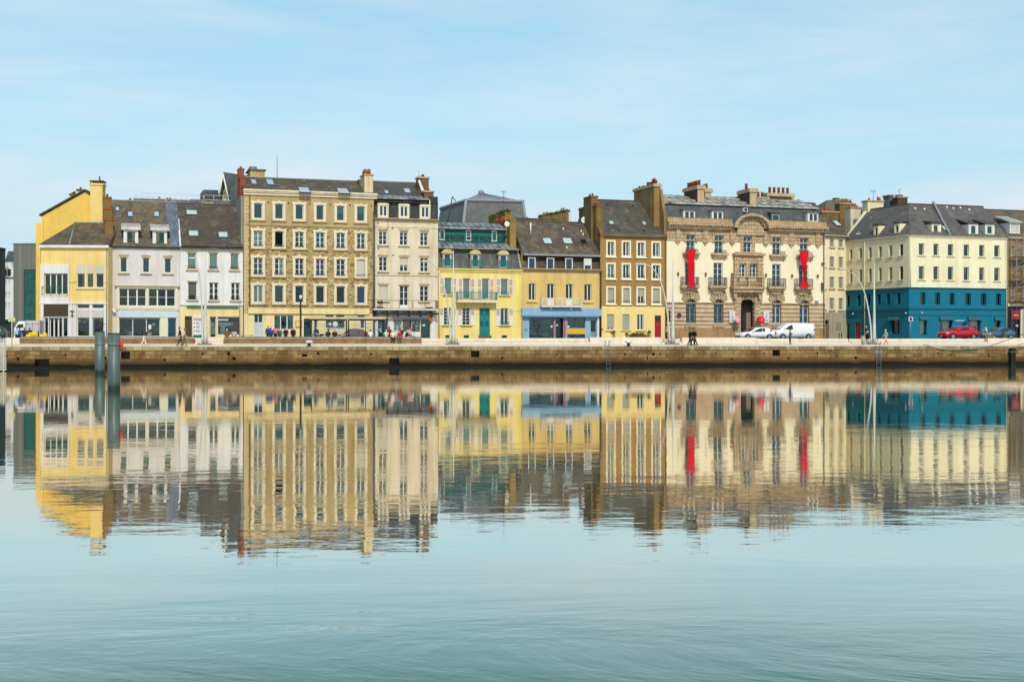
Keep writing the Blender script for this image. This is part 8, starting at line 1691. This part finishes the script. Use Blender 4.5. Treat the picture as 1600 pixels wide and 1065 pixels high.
# ------------------------------------------------------------------ people
SKIN = paint('skin', (222, 166, 132), .6); SKIN2 = paint('skin_deep', (150, 100, 74), .6); HAIRS = {k: paint('hair_'+k, v, .7) for k, v in dict(dark=(40, 32, 28), brown=(92, 62, 40), grey=(176, 172, 166), white=(232, 228, 220), fair=(196, 156, 98)).items()}
PEND = []
def cloth(rgb): return plaster('cloth_%d_%d_%d' % rgb, rgb, .1, .12, .85)
def person(label, F, px, v, zb, rot, pose, top, legs, hair='dark', skin=None, shoe=(40, 36, 34), short=False, shorts=False, h=1.72, wide=1.0, tilt=0, grp='people on the quay', hat=None, ph=1):
    """joints in metres for a 1.72 m figure facing +x, posed, then grown into one skin"""
    u = F.u(px, v); k = h/1.72; wm = F.at(u, v, zb, rot); J = {}; s = 1
    sit = pose in ('sit', 'ride'); lie = pose == 'lie'; hz = .50 if pose == 'sit' else (.90 if pose == 'ride' else .93); lean = {'walk': .04, 'bend': .34, 'sit': .08, 'ride': -.0}.get(pose, 0)+tilt
    J['pelvis'] = (0, 0, hz); J['waist'] = (lean*.35, 0, hz+.16); J['chest'] = (lean*.8, 0, hz+.36); J['neck'] = (lean*1.1, 0, hz+.53); J['head'] = (lean*1.25+.01, 0, hz+.60)
    E = [('pelvis', 'waist'), ('waist', 'chest'), ('chest', 'neck'), ('neck', 'head')]; wn = min(wide, 1.12); RD = dict(pelvis=.165*wide, waist=.165*wide, chest=.17*wide, neck=.065, head=.055)
    for sd, sg in (('l', 1), ('r', -1)):
        sw = {'walk': .20*sg*ph, 'bend': .2*sg, 'lie': 0}.get(pose, 0)
        sh = (lean*.95, .18*sg*wn, hz+.455); hp = (0, .09*sg, hz-.05)
        if pose == 'sit': kn, an, to = (.42, .11*sg, .47), (.40+.03*sg, .11*sg, .08), (.56, .12*sg, .04)
        elif pose == 'ride': kn, an, to = (.36-.08*sg, .10*sg, .62-.1*sg), (.18-.1*sg, .1*sg, .28-.12*sg), (.32-.1*sg, .1*sg, .25-.12*sg)
        else:
            kn, an = (sw*.42+.04*abs(sw)*3, .09*sg, .49), (sw*1.05-(.08 if sw < 0 else 0), .085*sg, .09+(.05 if sw < 0 else 0)); to = (an[0]+.16, .10*sg, .035)
        if pose == 'walk': el, wr = (sh[0]-sw*.4-.02, .235*sg*wn, hz+.20), (sh[0]-sw*.75+.10, .24*sg, hz-.02)
        elif pose in ('phone', 'sit'): el, wr = (sh[0]+.06, .24*sg*wn, hz+.21), (sh[0]+.30, .12*sg, hz+(.36 if pose == 'phone' else .10))
        elif pose == 'ride': el, wr = (-.0+.22, .22*sg, hz+.24), (.50, .22*sg, hz+.12)
        elif pose == 'point': el, wr = ((sh[0]+.2, .25*sg, hz+.32), (sh[0]+.48, .22*sg, hz+.36)) if sg > 0 else ((sh[0]-.02, -.24, hz+.2), (sh[0]+.05, -.24, hz-.03))
        elif pose == 'bend': el, wr = (sh[0]+.12, .2*sg, hz+.2), (sh[0]+.30, .1*sg, hz+.28)
        else: el, wr = (sh[0]-.03, .235*sg*wn, hz+.19), (sh[0]+.06, .22*sg*wn, hz-.05)
        for n_, p_, r_ in (('sh'+sd, sh, .085*wn), ('el'+sd, el, .064), ('wr'+sd, wr, .036), ('hp'+sd, hp, .115*wn), ('kn'+sd, kn, .084), ('an'+sd, an, .058), ('to'+sd, to, .042)): J[n_] = p_; RD[n_] = r_
        d = (Vector(wr)-Vector(el)).normalized(); pm = Vector(wr)+d*.07; J['pm'+sd] = tuple(pm); RD['pm'+sd] = .034
        E += [('chest', 'sh'+sd), ('sh'+sd, 'el'+sd), ('el'+sd, 'wr'+sd), ('wr'+sd, 'pm'+sd), ('pelvis', 'hp'+sd), ('hp'+sd, 'kn'+sd), ('kn'+sd, 'an'+sd), ('an'+sd, 'to'+sd)]
    names = list(J); X = Matrix.Identity(4)
    if lie: X = Matrix.Translation((0, 0, .16)) @ Matrix.Rotation(R(-86), 4, 'Y') @ Matrix.Translation((0, 0, -.9))
    if lie: J['knl'] = (.34, .09, .52); J['anl'] = (.10, .09, .16); J['tol'] = (.12, .09, .02)
    me = bpy.data.meshes.new('person'); P_ = [X @ Vector(J[n_])*1.0 for n_ in names]; me.from_pydata([tuple(p*k) for p in P_], [(names.index(a), names.index(b_)) for a, b_ in E], [])
    o = bpy.data.objects.new('tmp_person', me); COL.objects.link(o); md = o.modifiers.new('s', 'SKIN'); md.use_smooth_shade = True
    for i, n_ in enumerate(names):
        sv = me.skin_vertices[0].data[i]; sv.radius = (RD[n_]*k*(.78 if n_ in ('pelvis', 'waist', 'chest') else 1), RD[n_]*k); sv.use_root = n_ == 'pelvis'
    sb = o.modifiers.new('d', 'SUBSURF'); sb.levels = 1; sb.render_levels = 1
    PEND.append((o, names, [tuple(p*k) for p in P_], X, k, J, dict(label=label, wm=wm, top=cloth(top), legs=cloth(legs), hair=HAIRS[hair], skin=skin or SKIN, shoe=cloth(shoe), short=short, shorts=shorts, grp=grp, hat=hat, pose=pose, lie=lie)))
def finish_people():
    dg = bpy.context.evaluated_depsgraph_get(); dg.update()
    for (o, names, P_, X, k, J, a) in PEND:
        me = bpy.data.meshes.new_from_object(o.evaluated_get(dg)); q = MB(); pts = [Vector(p) for p in P_]; mats = [a['top'], a['legs'], a['skin'], a['shoe'], HAIRS['dark']]
        q.v = [tuple(v.co) for v in me.vertices]
        for p in me.polygons:
            c = p.center; n_ = min(range(len(names)), key=lambda i: (pts[i]-c).length_squared); nm = names[n_]
            loc = (X.inverted() @ (c/k)); m = 0
            if nm[:2] in ('pm', 'wr') or nm == 'head' or (nm == 'neck' and loc.z > J['neck'][2]+.02): m = 2
            elif nm[:2] == 'el' and a['short']: m = 2
            elif nm[:2] == 'to': m = 3
            elif nm[:2] == 'an': m = 2 if a['shorts'] and loc.z > .09 else (1 if loc.z > .07 else 3)
            elif nm[:2] == 'kn': m = 2 if a['shorts'] and loc.z < .55 else 1
            elif nm[:2] == 'hp' or nm == 'pelvis': m = 1 if loc.z < J['pelvis'][2]+.0 or nm[:2] == 'hp' and a['pose'] != 'stand' else 0
            q.f.append(tuple(p.vertices)); q.m.append(m); q.smooth.append(True)
        # head with nose, ears and eyes; then fingers, all in the body's own mesh
        base = len(q.v); hd = Vector(J['head']); c = hd+Vector((.015, 0, .09)); h = MB(); h.ball(c, (.095, .075, .118), 2, 12, 9); h.ball(c+Vector((.098, 0, -.01)), (.02, .014, .025), 2, 6, 4)
        for s_ in (1, -1): h.ball(c+Vector((-.005, .076*s_, -.005)), (.02, .01, .03), 2, 6, 4); h.ball(c+Vector((.086, .03*s_, .012)), (.009, .011, .008), 4, 6, 4)
        h.ball(c+Vector((.088, 0, -.055)), (.01, .024, .006), 2, 6, 4)
        for sd, sg in (('l', 1), ('r', -1)):
            pm, wr = Vector(J['pm'+sd]), Vector(J['wr'+sd]); d = (pm-wr).normalized(); side = d.cross(Vector((0, 0, 1))); side = Vector((1, 0, 0)) if side.length < .2 else side.normalized(); n_ = d.cross(side).normalized()*sg
            for i, (off, ln) in enumerate(((-.027, .062), (-.009, .072), (.009, .068), (.026, .052))):
                b_ = pm+d*.012+side*off; h.tube([b_, b_+d*ln*.5+n_*.006, b_+d*ln*.95+n_*.024], [.0095, .0085, .006], 5, 2)
            b_ = wr+d*.035-side*.026; h.tube([b_, b_-side*.022+d*.022+n_*.008, b_-side*.026+d*.05+n_*.02], [.012, .0105, .008], 5, 2)
        q.v += [tuple((X @ Vector(v))*k) for v in h.v]; q.f += [tuple(base+i for i in f) for f in h.f]; q.m += h.m; q.smooth += h.smooth
        pm = obj('person', q, mats, None, a['wm']); tag(pm, a['label'], 'person', a['grp'])
        hm = MB(); hm.ball(c+Vector((-.022, 0, .022)), (.098, .084, .112), 0, 12, 8)
        if a['hat'] == 'long': hm.tube([c+Vector((-.07, 0, .02)), c+Vector((-.10, 0, -.1)), c+Vector((-.09, 0, -.22))], [.07, .075, .03], 8)
        hm.v = [tuple((X @ Vector(v))*k) for v in hm.v]; obj('hair', hm, a['hair'], pm, a['wm'])
        me0 = o.data; bpy.data.objects.remove(o); bpy.data.meshes.remove(me0); bpy.data.meshes.remove(me)
L_, R_, AW, TW = R(180), 0, R(90), R(-90)      # facing left, right, away from, toward the basin
wv = 1.9
person('man in black top and white trousers bending slightly as he walks the quay, leftmost walker', Q, 225, 1.6, qz(1.6), R_, 'bend', (52, 44, 48), (240, 232, 224), 'brown', h=1.62, short=True)
person('person in dark jacket and dark trousers, left of the strolling couple', Q, 281.5, 1.3, qz(1.3), L_, 'walk', (44, 44, 64), (56, 52, 50), 'dark', h=1.8)
person('person in cream top and olive trousers, right of the strolling couple', Q, 287.5, 1.0, qz(1.0), R_, 'walk', (238, 222, 196), (118, 112, 84), 'brown', h=1.68, short=True)
person('tallest of three black clad walkers on the quay before the grand building, at the left', Q, 1078, .8, qz(.8), R_, 'walk', (28, 26, 34), (30, 26, 36), 'dark', h=1.72)
person('black clad walker in the middle of the three before the grand building', Q, 1082.5, 1.3, qz(1.3), R_, 'walk', (24, 24, 28), (28, 28, 34), 'dark', h=1.74, ph=-1)
person('black clad walker at the right of the three before the grand building', Q, 1086.5, .8, qz(.8), L_, 'walk', (32, 30, 30), (22, 22, 26), 'brown', h=1.72)
person('woman in violet top and blue trousers holding something up before the white van', Q, 1234.5, 3.2, qz(3.2), R_, 'phone', (92, 70, 130), (50, 84, 110), 'dark', h=1.55)
person('man in pale teal shirt and white shorts striding left by the blue building', Q, 1384.5, 3.0, qz(3.0), L_, 'walk', (150, 206, 190), (226, 230, 224), 'white', h=1.6, short=True, shorts=True, shoe=(170, 90, 80), wide=1.1)
person('person in white top and dark trousers stepping behind the lamp by the ochre house', street(1047), 1046.5, -4, 0.1, L_, 'bend', (236, 226, 206), (40, 40, 44), 'fair', h=1.75)
def back(label, px, top, v=6.6, hair='dark', z=2.34, h=1.7, rot=AW, pose='stand', legs=(40, 40, 50), wide=1.05, **k): person(label, Q, px, v, z, rot, pose, top, legs, hair, h=h, wide=wide, grp='people behind the benches', **k)
back('blue anorak, leftmost standing figure of the group by the pale door', 419, (40, 80, 150), 8, hair='fair'); back('short figure in royal blue jacket beside the blue anorak', 423.5, (30, 70, 170), 7.2, h=1.5)
back('figure in pink coat and hood in the group by the shop window', 430.5, (240, 130, 150), 7.6, h=1.68, hair='dark', wide=1.15); back('short figure in dark green jacket right of the pink coat', 437, (20, 110, 90), 6.4, h=1.42, hair='fair', wide=1.15)
back('navy coated figure standing alone left of the black lamp post', 446.5, (28, 28, 60), 7, h=1.5, hair='grey', wide=1.15); back('stout figure in wide navy coat nearest the black lamp post', 458, (26, 28, 64), 7, h=1.52, hair='grey', wide=1.5)
back('figure in dark jacket under the left end of the left bus shelter', 494, (44, 52, 54), 7.5, h=1.56, hair='grey', wide=1.3)
SZ = 2.44
def sitter(label, px, top, v=6.0, hair='dark', rot=AW, z=SZ-.0, h=1.7, legs=(60, 60, 76), wide=1.1, **k): person(label, Q, px, v, z, rot, 'sit', top, legs, hair, h=h, wide=wide, grp='people seated on the benches', **k)
sitter('round backed figure in black seated right of the reclining man', 512.5, (44, 44, 50), h=1.62, wide=1.3); sitter('figure in dark brown seated under the left bus shelter', 523, (60, 34, 34), h=1.62, wide=1.3, hair='fair')
sitter('figure in white top seated under the right bus shelter', 579, (248, 240, 234), h=1.6); sitter('brown jacketed figure seated with back turned before the shop house', 354.5, (138, 90, 30), hair='white', wide=1.25, h=1.66); sitter('figure in pink top seated before the shop house', 366, (226, 176, 180), hair='brown', h=1.64, hat='long', wide=1.15)
person('man in light blue shirt and dark trousers standing inside the right bus shelter', Q, 594.5, 9.2, 2.34, L_, 'point', (170, 204, 240), (34, 36, 48), 'grey', h=1.78, short=True, grp='people behind the benches')
person('person in bright blue jeans lying on the timber bench beside the white bollard', Q, 498, 5.7, 2.93, L_, 'lie', (40, 40, 50), (60, 140, 190), 'dark', h=1.6, grp='people seated on the benches', shoe=(30, 30, 30))
sitter('figure in pale mint top seated leftmost in the cluster by the orange mark shop', 603.5, (212, 226, 206), hair='white', h=1.6, v=6.1); back('figure in red jacket with dark hair standing in the cluster by the orange mark shop', 608, (170, 30, 50), 6.9, h=1.62, hair='dark', hat='long')
sitter('white haired figure in white top and black trousers facing the basin, feet on the quay', 614, (244, 236, 236), v=5.15, z=2.32, rot=TW, legs=(30, 32, 44), hair='white', h=1.7, short=True); sitter('figure in red top and grey trousers facing the basin, beside the white haired one', 624.5, (180, 50, 44), v=5.15, z=2.32, rot=TW, legs=(110, 108, 92), hair='grey', h=1.6, wide=1.2)
back('figure in dark red scarf standing behind the seated pair facing the basin', 626.5, (70, 30, 36), 6.9, h=1.5, hair='grey'); sitter('figure with black jacket and vivid blue trousers seated sideways on the bench', 634.5, (22, 30, 34), v=5.6, z=2.4, rot=R(-20), legs=(30, 60, 210), hair='white', h=1.6, wide=1.2)
sitter('pale lilac topped figure at the right end of the timber bench', 645.5, (226, 220, 240), v=5.9, hair='brown', rot=R(150), legs=(130, 160, 220), h=1.62, wide=1.2); back('bare shouldered figure in peach between the black jacket and lilac top', 640, (250, 190, 170), 6.6, h=1.5, hair='fair')
for px, lb, c, hr in ((26.5, 'figure in pale blue seated at far left before the white truck', (180, 210, 240), 'fair'), (30.5, 'figure in vivid blue jacket seated before the white truck', (20, 110, 190), 'dark'), (38, 'figure in dark top with orange scarf seated before the white truck', (60, 50, 56), 'dark'), (46.5, 'figure in black seated left of the yellow heap', (36, 40, 44), 'dark')): back(lb, px, c, 7.4, h=1.46, hair=hr)
person('cyclist in white top leaning forward on the white bicycle', SX, 1541.5, -15.0, 0.32, L_, 'ride', (244, 244, 244), (150, 160, 150), 'dark', h=1.7, tilt=.22, grp='people on the street', skin=SKIN2)
person('person in black with white helmet astride the dark motorcycle by the blue wall', SY, 1353.5, -5.7, 0.32, R(-60), 'stand', (40, 44, 50), (30, 32, 36), 'white', h=1.66, grp='people on the street')
finish_people()
